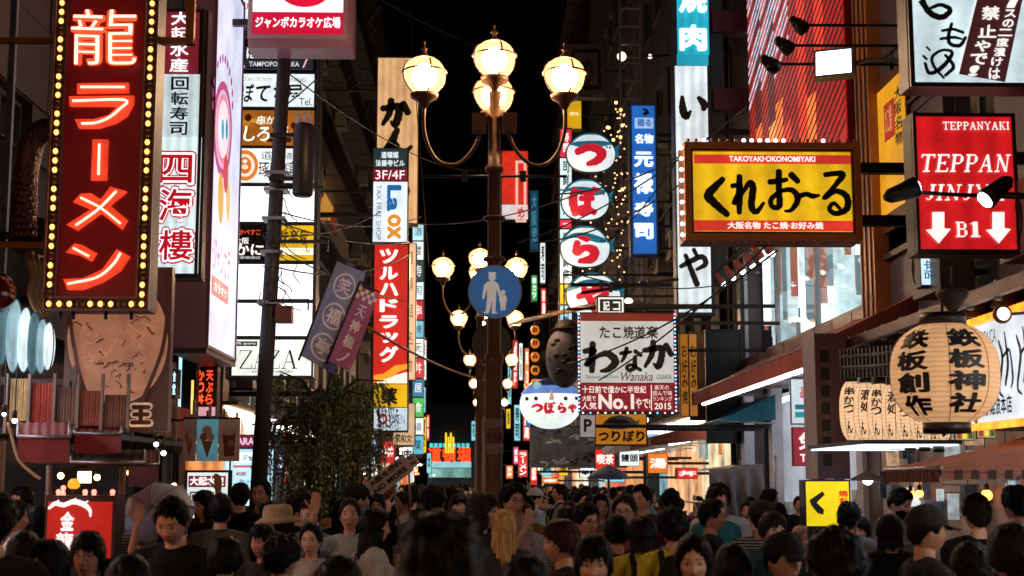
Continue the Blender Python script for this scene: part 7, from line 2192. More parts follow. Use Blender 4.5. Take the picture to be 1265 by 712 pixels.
def hair_mat():
    m, nt, N, L, b = _nodes('hair_any')
    oi = N.new('ShaderNodeObjectInfo'); tc = N.new('ShaderNodeTexCoord'); mp = N.new('ShaderNodeMapping'); mp.inputs['Scale'].default_value = (90, 90, 7)
    L.new(tc.outputs['Object'], mp.inputs[0]); nz = N.new('ShaderNodeTexNoise'); nz.inputs['Scale'].default_value = 1.0; nz.inputs['Detail'].default_value = 3; L.new(mp.outputs[0], nz.inputs['Vector'])
    mr = N.new('ShaderNodeMapRange'); mr.inputs[1].default_value = .3; mr.inputs[2].default_value = .7; mr.inputs[3].default_value = .4; mr.inputs[4].default_value = 1.6; L.new(nz.outputs[0], mr.inputs[0])
    s = N.new('ShaderNodeVectorMath'); s.operation = 'SCALE'; L.new(oi.outputs['Color'], s.inputs[0]); L.new(mr.outputs[0], s.inputs['Scale']); L.new(s.outputs[0], b.inputs['Base Color'])
    b.inputs['Roughness'].default_value = .5; bp = N.new('ShaderNodeBump'); bp.inputs['Strength'].default_value = .7; bp.inputs['Distance'].default_value = .004; L.new(nz.outputs[0], bp.inputs['Height']); L.new(bp.outputs[0], b.inputs['Normal'])
    b.inputs['Specular IOR Level'].default_value = .12
    return m


HAIRM = hair_mat()
HC = V3(0, 0.0, 1.60)      # centre of the head of the 1.72 m figure
NECK = V3(0, .012, 1.47)


def head_mesh(fem, nu=72, nv=56):
    """closed head, face towards -y, centred on the origin: half height .118, half width .076, half depth .096"""
    vs = []
    for j in range(nv + 1):
        ph = PI * j / nv
        for i in range(nu):
            th = 2 * PI * i / nu
            sp = max(0., math.sin(ph)) ** (.80 if ph < PI / 2 else 1); x, y, z = sp * math.sin(th), -sp * math.cos(th), math.cos(ph)
            vs.append((x, y, z))
    v = np.array(vs)
    x, y, z = v[:, 0], v[:, 1], v[:, 2]
    w = .0775 - .006 * fem
    X = x * w; Y = y * .094; Z = z * .118
    low = np.clip(-z, 0, 1)
    X *= 1 - .30 * low ** 1.6                                   # jaw narrows
    back = np.clip(y, 0, 1)
    Y = np.where(y > 0, Y * (1 - .35 * low ** 1.3) + .006, Y)      # skull back, higher
    Z = Z + .006 * back * (z > 0)
    f = np.clip(-y, 0, 1) ** 1.2
    G = lambda cx, cz, sx, sz: np.exp(-((X - cx) / sx) ** 2 - ((Z - cz) / sz) ** 2)
    GS = lambda cx, cz, sx, sz: G(cx, cz, sx, sz) + G(-cx, cz, sx, sz)
    Y = Y - f * (.006 * G(0, -.1, .022, .018) + .004 * low)     # chin
    Y = Y - f * (.016 * G(0, -.028, .0105, .013) + .0105 * G(0, -.008, .008, .02) + .006 * GS(.011, -.031, .006, .007))   # nose
    Y = Y + f * (.0095 * GS(.032, .006, .017, .0115))           # eye sockets
    Y = Y - f * (.0045 * GS(.0315, .006, .010, .006))           # eyeball
    Y = Y - f * (.0045 * GS(.030, .028, .022, .008))            # brow
    Y = Y - f * (.004 * GS(.042, -.028, .018, .018))            # cheekbone
    Y = Y - f * (.006 * G(0, -.062, .020, .005) + .006 * G(0, -.075, .016, .005) - .0035 * G(0, -.0685, .022, .0022))
    Y = Y + f * .004 * G(0, -.086, .02, .006)
    X = X * (1 - .05 * f * np.exp(-((Z - .03) / .02) ** 2))
    V = np.stack([X, Y, Z], 1)
    F = []
    for j in range(nv):
        for i in range(nu):
            k = (i + 1) % nu
            F.append((j * nu + i, (j + 1) * nu + i, (j + 1) * nu + k, j * nu + k))
    return V, F


def rotm(yaw, pitch, roll=0):
    return np.array(Matrix.Rotation(yaw, 3, 'Z') @ Matrix.Rotation(pitch, 3, 'X') @ Matrix.Rotation(roll, 3, 'Y'))


def cone(m, a, b, ra, rb, n=14, sx=1.0):
    """rounded tapered limb from a to b"""
    a, b = Vector(a), Vector(b); t = (b - a); L_ = t.length
    pts, rr = [], []
    for k in range(4): q = math.sin(PI / 2 * k / 4); pts.append(a - t / L_ * ra * (1 - q) * 1.0); rr.append(max(.002, ra * math.sqrt(1 - (1 - q) ** 2)))
    for k in range(5): q = k / 4; pts.append(a.lerp(b, q)); rr.append(ra + (rb - ra) * q)
    for k in range(1, 5): q = math.cos(PI / 2 * k / 4); pts.append(b + t / L_ * rb * (1 - q)); rr.append(max(.002, rb * q))
    m.tube(pts, rr, n)


def hand(m, w, d, up, side, curl=.35, s=1.0):
    """palm, four unequal bent fingers and a thumb; d = pointing direction, up = back of hand"""
    w, d, up = Vector(w), Vector(d).normalized(), Vector(up).normalized()
    lat = d.cross(up).normalized() * side
    pc = w + d * .05 * s
    for q in (-1.5, -.5, .5, 1.5):
        cone(m, w + lat * q * .012 * s, pc + d * .035 * s + lat * q * .019 * s, .013 * s, .0115 * s, 8)
    for i, (q, L_) in enumerate(((-1.5, .058), (-.5, .072), (.5, .078), (1.5, .070))):
        p = pc + d * .035 * s + lat * q * .019 * s; dd = d.copy()
        for j, fr in enumerate((.42, .32, .26)):
            dd = (dd - up * math.tan(curl * (.7 + .35 * j))).normalized(); e = p + dd * L_ * fr * s
            cone(m, p, e, (.0092 - .0010 * j) * s, (.0085 - .0010 * j) * s, 8); p = e
    p = w + lat * .022 * s + d * .018 * s; dd = (lat * .75 + d * .65 - up * .15).normalized()
    for j, L_ in enumerate((.038, .032, .026)):
        e = p + dd * L_ * s; cone(m, p, e, (.0125 - .0015 * j) * s, (.0110 - .0012 * j) * s, 8); p = e; dd = (dd + d * .35 - up * .2).normalized()


POSES = {  # head yaw, head pitch (positive looks down), arm types (left, right)
    'plain': (0, .05, 'down', 'down'), 'turned': (.55, .0, 'down', 'down'), 'bowed': (.0, .45, 'phone', 'down'),
    'reach': (0, -.1, 'down', 'up'), 'chin': (-.5, .05, 'down', 'chin'), 'turned_other': (-.6, .08, 'phone', 'phone'),
}
_B = {}


def body_base(fem, pose, vox):
    key = (fem, pose, vox)
    if key in _B: return _B[key]
    hy, hp, la, ra_ = POSES[pose]
    m = MB()
    sw = .185 - .022 * fem       # shoulder half width
    ch = .155 - .02 * fem
    segs = []                    # (a, b, label)
    def seg(a, b, r1, r2, lab, n=14):
        cone(m, a, b, r1, r2, n); segs.append((V3(*a), V3(*b), (r1 + r2) / 2, lab))
    # torso: several overlapping rounded solids
    def ell(c, rx, ry, rz, lab):
        m.ball(c, 1, 20, 14); n = 20 * 15
        for i in range(len(m.v) - n, len(m.v)):
            p = m.v[i]; m.v[i] = (c[0] + (p[0] - c[0]) * rx, c[1] + (p[1] - c[1]) * ry, c[2] + (p[2] - c[2]) * rz)
        segs.append((V3(*c) - V3(rx * .55, 0, 0), V3(*c) + V3(rx * .55, 0, 0), ry, lab))
    ell((0, .01, 1.29), ch, .105, .17, 'torso'); ell((0, .005, 1.10), ch - .02, .095, .17, 'torso'); ell((0, .01, .95), .155 + .01 * fem, .105, .13, 'hip')
    ell((0, .02, 1.385), sw * .86, .075, .06, 'torso')
    if fem: ell((.07, -.075, 1.27), .06, .05, .06, 'torso'); ell((-.07, -.075, 1.27), .06, .05, .06, 'torso')
    seg((0, .02, 1.38), (0, .012, 1.50), .062 - .008 * fem, .052 - .006 * fem, 'neck')
    seg((.07, .02, 1.41), (sw, .015, 1.375), .045, .052, 'torso'); seg((-.07, .02, 1.41), (-sw, .015, 1.375), .045, .052, 'torso')
    for s, kind in ((1, la), (-1, ra_)):
        S = V3(s * sw, .015, 1.37)
        if kind == 'down': E = S + V3(s * .045, .02, -.29); W_ = E + V3(s * .0, -.05, -.25); hd = V3(0, -.12, -1); up = V3(s, 0, 0)
        elif kind == 'phone': E = S + V3(s * .05, .0, -.28); W_ = V3(s * .07, -.26, 1.17); hd = V3(-s * .5, -.45, .5); up = V3(s * .3, -.8, -.3)
        elif kind == 'up': E = S + V3(s * .12, -.20, .05); W_ = S + V3(s * .08, -.33, .27); hd = V3(-s * .1, -.3, .9); up = V3(0, .9, .2)
        else: E = S + V3(s * .04, -.10, -.26); W_ = V3(s * .07, -.17, 1.42); hd = V3(-s * .5, .1, .9); up = V3(s * .6, -.8, .1)
        seg(S, E, .052 - .006 * fem, .040 - .004 * fem, 'uarm'); seg(E, W_, .038 - .004 * fem, .026 - .002 * fem, 'farm')
        hand(m, W_, hd, up, s if kind == 'down' else -s, .12 if kind == 'up' else .3)
        segs.append((W_, W_ + hd / np.linalg.norm(hd) * .17, .03, 'hand'))
        seg((s * .085, .01, .92), (s * .10, .0, .50), .088, .058, 'leg'); seg((s * .10, .0, .50), (s * .105, .02, .10), .056, .038, 'leg')
        seg((s * .105, .035, .045), (s * .115, -.13, .035), .042, .034, 'foot')
    # head
    Vh, Fh = head_mesh(fem)
    Rm = rotm(hy, hp)
    hc = HC.copy(); hc = NECK + Rm @ (HC - NECK) 
    n0 = len(m.v); m.add([tuple(Rm @ p + hc) for p in Vh], Fh)
    # ears
    for s in (1, -1):
        c = Rm @ V3(s * (.075 - .006 * fem), .012, -.005) + hc
        k = len(m.v); m.ball((0, 0, 0), 1, 10, 8)
        for i in range(k, len(m.v)):
            p = np.array(m.v[i]) * V3(.010, .017, .030); p = Rm @ (rotm(s * .35, 0) @ p); m.v[i] = tuple(p + c)
    me = m.mesh('t'); o = bpy.data.objects.new('t', me); COL.objects.link(o)
    md = o.modifiers.new('r', 'REMESH'); md.mode = 'VOXEL'; md.voxel_size = vox; md.use_smooth_shade = True
    out = bpy.data.meshes.new_from_object(o.evaluated_get(bpy.context.evaluated_depsgraph_get()))
    bpy.data.objects.remove(o); bpy.data.meshes.remove(me)
    nv = len(out.vertices); v = np.zeros(nv * 3); out.vertices.foreach_get('co', v); v = v.reshape(-1, 3)
    ne = len(out.edges); e = np.zeros(ne * 2, int); out.edges.foreach_get('vertices', e); e = e.reshape(-1, 2)
    deg = np.bincount(e.ravel(), minlength=nv).astype(float)[:, None]
    hl = (v - hc) @ Rm            # head local = Rm^T (v - hc)
    inhead = (np.abs(hl[:, 2]) < .125) & (np.linalg.norm(hl / V3(.1, .13, .125), axis=1) < 1.15)
    def lap(v, w, it):
        for _ in range(it):
            acc = np.zeros_like(v); np.add.at(acc, e[:, 0], v[e[:, 1]]); np.add.at(acc, e[:, 1], v[e[:, 0]])
            v = v + (acc / deg - v) * w
        return v
    # which part each vertex belongs to
    best = np.full(nv, 9.0); lab = np.zeros(nv, int); names = ['torso', 'hip', 'neck', 'uarm', 'farm', 'hand', 'leg', 'foot']; tt = np.zeros(nv)
    for a, b, r_, l in segs:
        ab = b - a; t = np.clip(((v - a) @ ab) / (ab @ ab), 0, 1); d = np.linalg.norm(v - a - t[:, None] * ab, axis=1) - r_
        k = d < best; best[k] = d[k]; lab[k] = names.index(l); tt[k] = t[k]
    w = np.where(inhead, .12, .5); w = np.where(lab == 5, .2, w)[:, None]
    v = lap(v, w, 6)
    out.vertices.foreach_set('co', v.ravel())
    at = out.attributes.new('headco', 'FLOAT_VECTOR', 'POINT')
    hl = (v - hc) @ Rm
    hl = np.where(inhead[:, None], hl, V3(0, .5, 0)); at.data.foreach_set('vector', hl.ravel())
    out.update(); out.materials.clear(); out.materials.append(SKIN)
    nl = len(out.loops); fl = np.zeros(nl, int); out.loops.foreach_get('vertex_index', fl)
    npz = len(out.polygons); ls = np.zeros(npz, int); out.polygons.foreach_get('loop_start', ls); lt = np.zeros(npz, int); out.polygons.foreach_get('loop_total', lt)
    nrm = np.zeros(nv * 3); out.vertices.foreach_get('normal', nrm); nrm = nrm.reshape(-1, 3)
    _B[key] = dict(mesh=out, v=v, n=nrm, lab=lab, t=tt, fl=fl, ls=ls, lt=lt, hc=hc, Rm=Rm, e=e, deg=deg, names=names, inhead=inhead)
    return _B[key]


def garment(B, kind, seed=0):
    """cloth shell over the body surface, with folds"""
    k = ('g', id(B), kind)
    if k in _B: return _B[k]
    v, n, lab, t = B['v'], B['n'], B['lab'], B['t']
    nm = B['names'].index
    z = v[:, 2]
    if kind in ('tee', 'tank', 'shirt'):
        msk = (lab == nm('torso')) | ((lab == nm('hip')) & (z > .86)) | ((lab == nm('neck')) & (z < 1.425 + .02 * (v[:, 1] > 0) + (.03 if kind == 'shirt' else 0)))
        if kind == 'tee': msk |= (lab == nm('uarm')) & (t < .62)
        if kind == 'shirt': msk |= (lab == nm('uarm')) | ((lab == nm('farm')) & (t < .8))
        msk &= (~B['inhead']) & (z < 1.47)
        if kind == 'vneck': pass
        off, hang = .013, 1
    else:
        msk = ((lab == nm('leg')) & (z > .10)) | (lab == nm('hip')) & (z < 1.02)
        off, hang = .010, 0
    nv = len(v)
    fi = np.minimum.reduceat(msk[B['fl']].astype(int), B['ls']) > 0
    pos = v + n * off
    if hang:    # loose cloth hangs from chest and shoulders and smooths over hollows
        a = msk & (z < 1.25) & ((lab == nm('torso')) | (lab == nm('hip')))
        q = np.sqrt((v[:, 0] / .165) ** 2 + ((v[:, 1] - .005) / .118) ** 2)
        sc_ = np.where(a & (q < 1), 1 / np.maximum(q, .4), 1)
        tgt = pos.copy(); tgt[:, 0] *= sc_; tgt[:, 1] *= sc_
        pos = np.where(a[:, None], pos * .2 + tgt * .8, pos)
    e, deg = B['e'], B['deg']
    for _ in range(8):
        acc = np.zeros_like(pos); np.add.at(acc, e[:, 0], pos[e[:, 1]]); np.add.at(acc, e[:, 1], pos[e[:, 0]])
        pos = np.where(msk[:, None], pos + (acc / deg - pos) * .5, pos)
    fold = np.sin(v[:, 2] * 38 + v[:, 0] * 26 + 2.5 * np.sin(v[:, 1] * 20 + v[:, 2] * 9)) * .5 + np.sin(v[:, 0] * 61 - v[:, 2] * 17 + seed) * .5
    amt = np.where(v[:, 2] > 1.33, .0012, .0045)
    pos = pos + n * (np.maximum(0, .006) + fold[:, None] * amt[:, None])
    used = np.zeros(nv, bool); idx = np.where(fi)[0]
    faces = []
    for j in idx:
        s = B['ls'][j]; f = B['fl'][s:s + B['lt'][j]]; faces.append(f); used[f] = True
    mp = -np.ones(nv, int); mp[used] = np.arange(used.sum()); pv = pos[used]
    fs = [tuple(int(x) for x in mp[f]) for f in faces]
    # hem: fold the open edge inwards
    cnt = {}
    for f in fs:
        for a, b in zip(f, f[1:] + f[:1]): cnt[(a, b)] = 1
    bd = [(a, b) for (a, b) in cnt if (b, a) not in cnt]
    inn = {}; extra = []; base = v[used]
    nn = n[used]
    for a, b in bd:
        for x in (a, b):
            if x not in inn: inn[x] = len(pv) + len(extra); extra.append(base[x] - nn[x] * .004)
    fs += [(b, a, inn[a], inn[b]) for a, b in bd]
    pv = np.vstack([pv, np.array(extra)]) if extra else pv
    me = bpy.data.meshes.new(kind); me.from_pydata(pv.tolist(), [], fs); me.polygons.foreach_set('use_smooth', [True] * len(me.polygons)); me.materials.append(CLOTH)
    _B[k] = me
    return me


def hair_mesh(style, fem, seed, nu=56, nv=36):
    """hair in head coordinates (face towards -y)"""
    k = ('h', style, fem, seed)
    if k in _B: return _B[k]
    r = random.Random(seed * 7 + len(style)); m = MB()
    P_ = {'short': (.016, .008, .05), 'messy': (.026, .014, .04), 'curly': (.034, .024, .04), 'bowl': (.022, .018, .022), 'bob': (.022, .020, .03), 'long': (.022, .018, .04), 'tail': (.016, .010, .05), 'bun': (.016, .010, .05), 'buzz': (.008, .004, .055), 'bald': (.004, .002, .09), 'under': (.008, .006, .05)}[style]
    top, side, fr = P_
    w = .0775 - .006 * fem
    amp = {'curly': .010, 'messy': .008, 'bowl': .003, 'bob': .003, 'short': .004, 'long': .003}.get(style, .002)
    ph1, ph2 = r.uniform(0, 6), r.uniform(0, 6)
    def hairline(th):  # lowest z of hair by direction: th 0 = front
        a = abs((th + PI) % (2 * PI) - PI)
        jag = .007 * math.sin(th * 13 + seed * 2) + .006 * math.sin(th * 29 + seed) + .008 * math.sin(th * 5 + seed * 1.7)
        if a < .75: return fr + .016 + jag + (.012 * math.cos(a * 2.2) if style not in ('bob', 'bowl') else 0)
        if a < 1.25: q = (a - .75) / .5; return fr * (1 - q) + .0 * q + (-.015 * q)
        if a < 1.75: return -.015 if style not in ('bob', 'long', 'bowl') else -.05
        q = min(1, (a - 1.75) / .6); low = {'bob': -.10, 'long': -.11, 'buzz': -.06}.get(style, -.075)
        return (-.015 if style not in ('bob', 'long', 'bowl') else -.05) * (1 - q) + low * q
    def f(s_, t):
        th = 2 * PI * s_; hz = hairline(th)
        zz = hz / .118; phm = math.acos(max(-1, min(1, zz))); ph = phm * t
        sp = math.sin(ph) ** (.80 if ph < PI / 2 else 1); x, y, z = sp * math.sin(th), -sp * math.cos(th), math.cos(ph)
        low = max(0, -z); X = x * w * (1 - .30 * low ** 1.6); Y = y * .094
        if y > 0: Y = Y * (1 - .30 * low ** 1.3) + .006
        Z = z * .118 + (.006 * y if y > 0 and z > 0 else 0)
        th_ = top * max(0, z) ** 1.0 + side * (1 - max(0, z)) + .004
        edge = min(1, (1 - t) / (.28 if abs((th + PI) % (2 * PI) - PI) < 1.2 else .14)); th_ = th_ * (edge ** .5) - .003 * (1 - edge)
        nz = mnoise.noise(Vector((X * 60 + seed * 3.1, Y * 60, Z * 22))) * amp * 1.6 + math.sin(th * 17 + ph1 + z * 3) * amp * .3 + mnoise.noise(Vector((X * 22 + seed, Y * 22, Z * 22 + 5))) * amp * 1.5
        k_ = th_ + nz * edge; l = math.sqrt((x / w) ** 2 + (y / .094) ** 2 + (z / .118) ** 2)
        return (X + x / w / l * k_, Y + y / .094 / l * k_, Z + z / .118 / l * k_)
    m.grid(nu, nv, f)
    def tuft(p, d, L_, wd, bend):
        p, d = Vector(p), Vector(d).normalized(); sd = d.cross(Vector(p).normalized()); sd = sd.normalized() * wd if sd.length > 1e-3 else Vector((wd, 0, 0))
        q = p + d * L_ * .5 + Vector(p).normalized() * .004; e = p + d * L_ + Vector((0, 0, -bend))
        m.add([p - sd, p + sd, q + sd * .8, q - sd * .8, e], [(0, 1, 2, 3), (3, 2, 4)], True)
    nt = {'curly': 620, 'messy': 600, 'short': 520, 'bowl': 420, 'bob': 380, 'long': 300, 'buzz': 60, 'bald': 0, 'under': 0}.get(style, 160)
    for _ in range(nt):
        s_, t = r.random(), r.random() ** .6
        if t > .97: t = .97
        p = Vector(f(s_, t)); q = Vector(f(s_, min(1, t + .06)))
        d = (q - p); 
        if d.length < 1e-5: continue
        d.normalize(); out = p.normalized()
        if style == 'curly': d = (d + Vector((r.uniform(-1, 1), r.uniform(-1, 1), r.uniform(-.5, 1))) * .9 + out * .5)
        elif style == 'messy': d = (d + Vector((r.uniform(-1, 1), r.uniform(-1, 1), r.uniform(-.3, .6))) * .5 + out * .35)
        else: d = d + out * .3 + Vector((r.uniform(-1, 1), r.uniform(-1, 1), r.uniform(-.2, .2))) * .3
        tuft(p - out * .002, d, r.uniform(.018, .036), r.uniform(.0022, .0048), .003)
    if style in ('long', 'bob'):
        L_ = .30 if style == 'long' else .07
        def g(s_, t):
            a = (s_ - .5) * 2 * 2.25 + PI      # wraps the back from temple to temple
            wx = (.088 + .022 * t * (1 if style == 'long' else .3)); wy = .098 + .004 * t
            gr = 1 + .035 * math.sin(s_ * 60 + seed) + .03 * math.sin(s_ * 23 + t * 5)
            x = -math.sin(a) * wx * gr; y = -math.cos(a) * wy * gr * (1 - .28 * t * (1 if L_ > .1 else 0)) + .012 + .03 * t * (L_ > .1)
            z = -.01 - (L_ + .05) * t + .02 * math.sin(s_ * 31 + seed) * t * t
            return (x, y, z)
        m.grid(64, 20, g)
        for _ in range(150 if style == 'long' else 90):
            s_, t = r.random(), r.uniform(.05, .9); p = Vector(g(s_, t)); tuft(p, Vector((r.uniform(-.12, .12), r.uniform(-.05, .12), -1)), r.uniform(.05, .12) if style == 'long' else .04, r.uniform(.003, .006), .01)
    if style == 'tail':
        pts = [(0, .10, .02), (0, .135, .01), (0, .15, -.05), (0, .145, -.14), (0, .13, -.22), (0, .12, -.26)]
        m.tube([Vector(p) for p in pts], [.018, .026, .03, .027, .018, .004], 12)
    if style == 'bun': m.ball((0, .10, .075), .038, 14, 10)
    me = m.mesh('hair', HAIRM); _B[k] = me
    return me


def hat_mesh(kind):
    k = ('hat', kind)
    if k in _B: return _B[k]
    m = MB()
    if kind == 'cap':
        m.grid(36, 12, lambda s_, t: (math.sin(2 * PI * s_) * math.sin(t * PI / 2) * .096, -math.cos(2 * PI * s_) * math.sin(t * PI / 2) * .114 + .004, .035 + math.cos(t * PI / 2) * .108 + .002 * math.cos(2 * PI * s_ * 6)))
        m.grid(20, 6, lambda s_, t: ((s_ - .5) * 2 * .075 * (1 - .15 * t), -.095 - (.085 * t) * math.sqrt(max(0.05, 1 - ((s_ - .5) * 1.7) ** 2)), .040 - .018 * t - .03 * (s_ - .5) ** 2 * 4 * .35))
        m.grid(20, 6, lambda s_, t: ((s_ - .5) * 2 * .075 * (1 - .15 * t), -.095 - (.084 * t) * math.sqrt(max(0.05, 1 - ((s_ - .5) * 1.7) ** 2)), .036 - .018 * t - .03 * (s_ - .5) ** 2 * 4 * .35))
        m.ball((0, .004, .144), .006, 8, 6)
    else:
        m.lathe([(.156, .0), (.124, .026), (.102, .045), (.098, .10), (.085, .128), (.05, .138), (.001, .140)], n=36, sy=1.12, fn=lambda a, z: 1 + (.03 * math.sin(a * 3) if z < .02 else 0))
        m.lathe([(.152, -.004), (.122, .020), (.100, .040)], n=36, sy=1.12, fn=lambda a, z: 1 + (.03 * math.sin(a * 3) if z < .02 else 0))
    _B[k] = m.mesh('hat', CLOTH)
    return _B[k]


def glasses_mesh():
    if 'gl' in _B: return _B['gl']
    m = MB()
    for s in (1, -1):
        m.tube([(s * .033 + .024 * math.cos(2 * PI * k / 16), -.103 + .006 * abs(math.cos(PI * k / 16)), .006 + .018 * math.sin(2 * PI * k / 16)) for k in range(16)], .0019, 5, closed=True)
        m.tube([(s * .057, -.098, .010), (s * .077, -.06, .012), (s * .080, .01, .010)], .0017, 5)
    m.tube([(-.010, -.106, .009), (.010, -.106, .009)], .0018, 5)
    _B['gl'] = m.mesh('glasses', pbr('glasses_frame', (.02, .018, .02), .3, bump=0))
    return _B['gl']


def backpack_mesh(kind):
    k = ('bp', kind)
    if k in _B: return _B[k]
    m = MB()
    if kind == 'pack':
        m.grid(24, 16, lambda s_, t: (math.copysign(abs(math.sin(2 * PI * s_)) ** .5, math.sin(2 * PI * s_)) * .14 * math.sin(PI * t) ** .35, .19 + math.copysign(abs(math.cos(2 * PI * s_)) ** .6, math.cos(2 * PI * s_)) * .07 * math.sin(PI * t) ** .35, 1.05 + .40 * (t - 0.0) ))
    else:
        m.grid(24, 14, lambda s_, t: (-.03 + math.sin(2 * PI * s_) * .095 * math.sin(PI * t) ** .5, .17 + math.cos(2 * PI * s_) * .05 * math.sin(PI * t) ** .5, 1.02 + .26 * t))
    _B[k] = m.mesh('bag_body', CLOTH)
    return _B[k]


def strap_mesh(kind):
    k = ('st', kind)
    if k in _B: return _B[k]
    m = MB()
    def belt(pts, w):
        q = [Vector(p[:3]) for p in catmull(pts, 6)]
        vs = []
        for i, p in enumerate(q):
            t = (q[min(len(q) - 1, i + 1)] - q[max(0, i - 1)]).normalized(); nr = Vector((p.x, p.y - .01, 0)).normalized() if abs(p.z - 1.42) > .03 else Vector((0, 0, 1))
            sd = t.cross(nr).normalized() * w; vs += [p - sd, p + sd, p + sd + nr * .006, p - sd + nr * .006]
        fs = []
        for i in range(len(q) - 1):
            for j in range(4): l = (j + 1) % 4; fs.append((i * 4 + j, i * 4 + l, i * 4 + 4 + l, i * 4 + 4 + j))
        m.add(vs, fs, True)
    if kind == 'pair':
        for s in (1, -1): belt([(s * .10, -.13, 1.12), (s * .105, -.135, 1.28), (s * .10, -.09, 1.40), (s * .095, .01, 1.465), (s * .10, .10, 1.42), (s * .10, .16, 1.30), (s * .11, .15, 1.12)], .022)
    else:
        belt([(-.16, -.05, 1.0), (-.08, -.14, 1.15), (.03, -.14, 1.30), (.10, -.06, 1.42), (.115, .02, 1.45), (.08, .11, 1.40), (-.0, .15, 1.25), (-.12, .13, 1.08), (-.16, .05, 1.0)], .016)
    _B[k] = m.mesh('strap', CLOTH)
    return _B[k]


def shoe_mesh():
    if 'shoe' in _B: return _B['shoe']
    m = MB()
    for s in (1, -1):
        m.grid(20, 8, lambda a, t: (s * .112 + math.sin(2 * PI * a) * .050 * math.sin(PI * (.08 + .5 * t)), -.045 + math.cos(2 * PI * a) * .135 * math.sin(PI * (.08 + .5 * t)) * -1, .004 + .085 * (1 - t) * (1 + .25 * math.cos(2 * PI * a) * -1 * -1)))
    _B['shoe'] = m.mesh('shoes', CLOTH)
    return _B['shoe']


SK = [(.68, .36, .25), (.58, .29, .19), (.48, .23, .15), (.72, .41, .29)]
BLK = (.0032, .003, .0032); BRN = (.045, .022, .012); DBR = (.022, .012, .008); BLO = (.50, .28, .10); RED = (.10, .028, .018)


def person(x, y, H, yaw, label, style='short', fem=0, pose='plain', top='tee', tc=(.02, .02, .022), hc=BLK, hat=None, hatc=(.02, .02, .02), glasses=False, bag=None, bagc=(.03, .015, .01), skin=None, lod=0, group=None, seed=0, stripes=False, beard=False):
    """yaw 0 looks up the street away from the camera, 180 faces the camera"""
    vox = (.006, .014)[lod]
    B = body_base(fem, pose, vox)
    root = empty('person', (x, y, 0), label, 'person', group, rz=R(yaw) + PI)
    s = H / (1.725 + (.02 if style in ('messy', 'curly') else 0)); r = random.Random(label); root.scale = (s * r.uniform(.94, 1.09), s * r.uniform(.97, 1.06), s)
    sk = skin or SK[seed % 4]
    def col(o, c, a=1): o.color = (*c, a); return o
    b = col(link('body', B['mesh'], root), sk)
    g = garment(B, top); col(link({'tee': 'tee_shirt', 'tank': 'tank_top', 'shirt': 'shirt'}[top], g, root), tc, .5 if stripes else 1)
    col(link('trousers', garment(B, 'trousers'), root), r.choice([(.02, .022, .03), (.03, .035, .06), (.05, .045, .04), (.015, .015, .016)]))
    col(link('shoes', shoe_mesh(), root), r.choice([(.02, .02, .02), (.3, .3, .3), (.1, .06, .04)]))
    Mh = Matrix.Translation(Vector(B['hc'])) @ Matrix(B['Rm'].tolist()).to_4x4()
    h = col(link('hair', hair_mesh(style if not hat else ('under' if style in ('short', 'messy', 'curly', 'buzz', 'bowl') else style), fem, seed % 4 if lod == 0 else seed % 2, *((56, 36) if lod == 0 else (30, 20))), root), hc); h.matrix_local = Mh
    if hat: o = col(link('hat', hat_mesh(hat), root), hatc); o.matrix_local = Mh
    if glasses: o = link('glasses', glasses_mesh(), root); o.matrix_local = Mh
    if beard:
        m = MB(); m.grid(20, 8, lambda s_, t: (math.sin((s_ - .5) * 2.6) * .070 * (1 - .25 * t), -math.cos((s_ - .5) * 2.6) * (.098 - .012 * t) - .001, -.045 - .068 * t + .028 * abs(s_ - .5) * 2)); o = col(m.build('beard', HAIRM, root), hc); o.matrix_local = Mh
    if bag:
        t = empty('backpack' if bag == 'pack' else 'sling_bag', (x, y, 0), None, None, None, rz=R(yaw) + PI); t.scale = root.scale
        tag(t, {'pack': 'backpack worn by the ', 'sling': 'sling bag across the '}[bag] + ' '.join(label.split()[:11]), 'bag')
        if bag == 'pack': col(link('bag_body', backpack_mesh('pack'), t), bagc); col(link('strap', strap_mesh('pair'), t), bagc)
        else: col(link('bag_body', backpack_mesh('sling'), t), bagc); col(link('strap', strap_mesh('one'), t), bagc)
    return root


def at_photo(u, v, w):
    """street position and body height from the top of the head and the head's width in the photo"""
    d = .205 * FPX / w
    z = P(u, v, d).z
    if z > 1.86: d = d * .9; z = P(u, v, d).z
    if z < 1.50: z = P(u, v, d).z; d = min(d, (CAM_H - 1.50) * FPX / max(1, (v - 595.))); z = P(u, v, d).z
    return P(u, v, d).x, d, min(1.88, max(1.48, z))


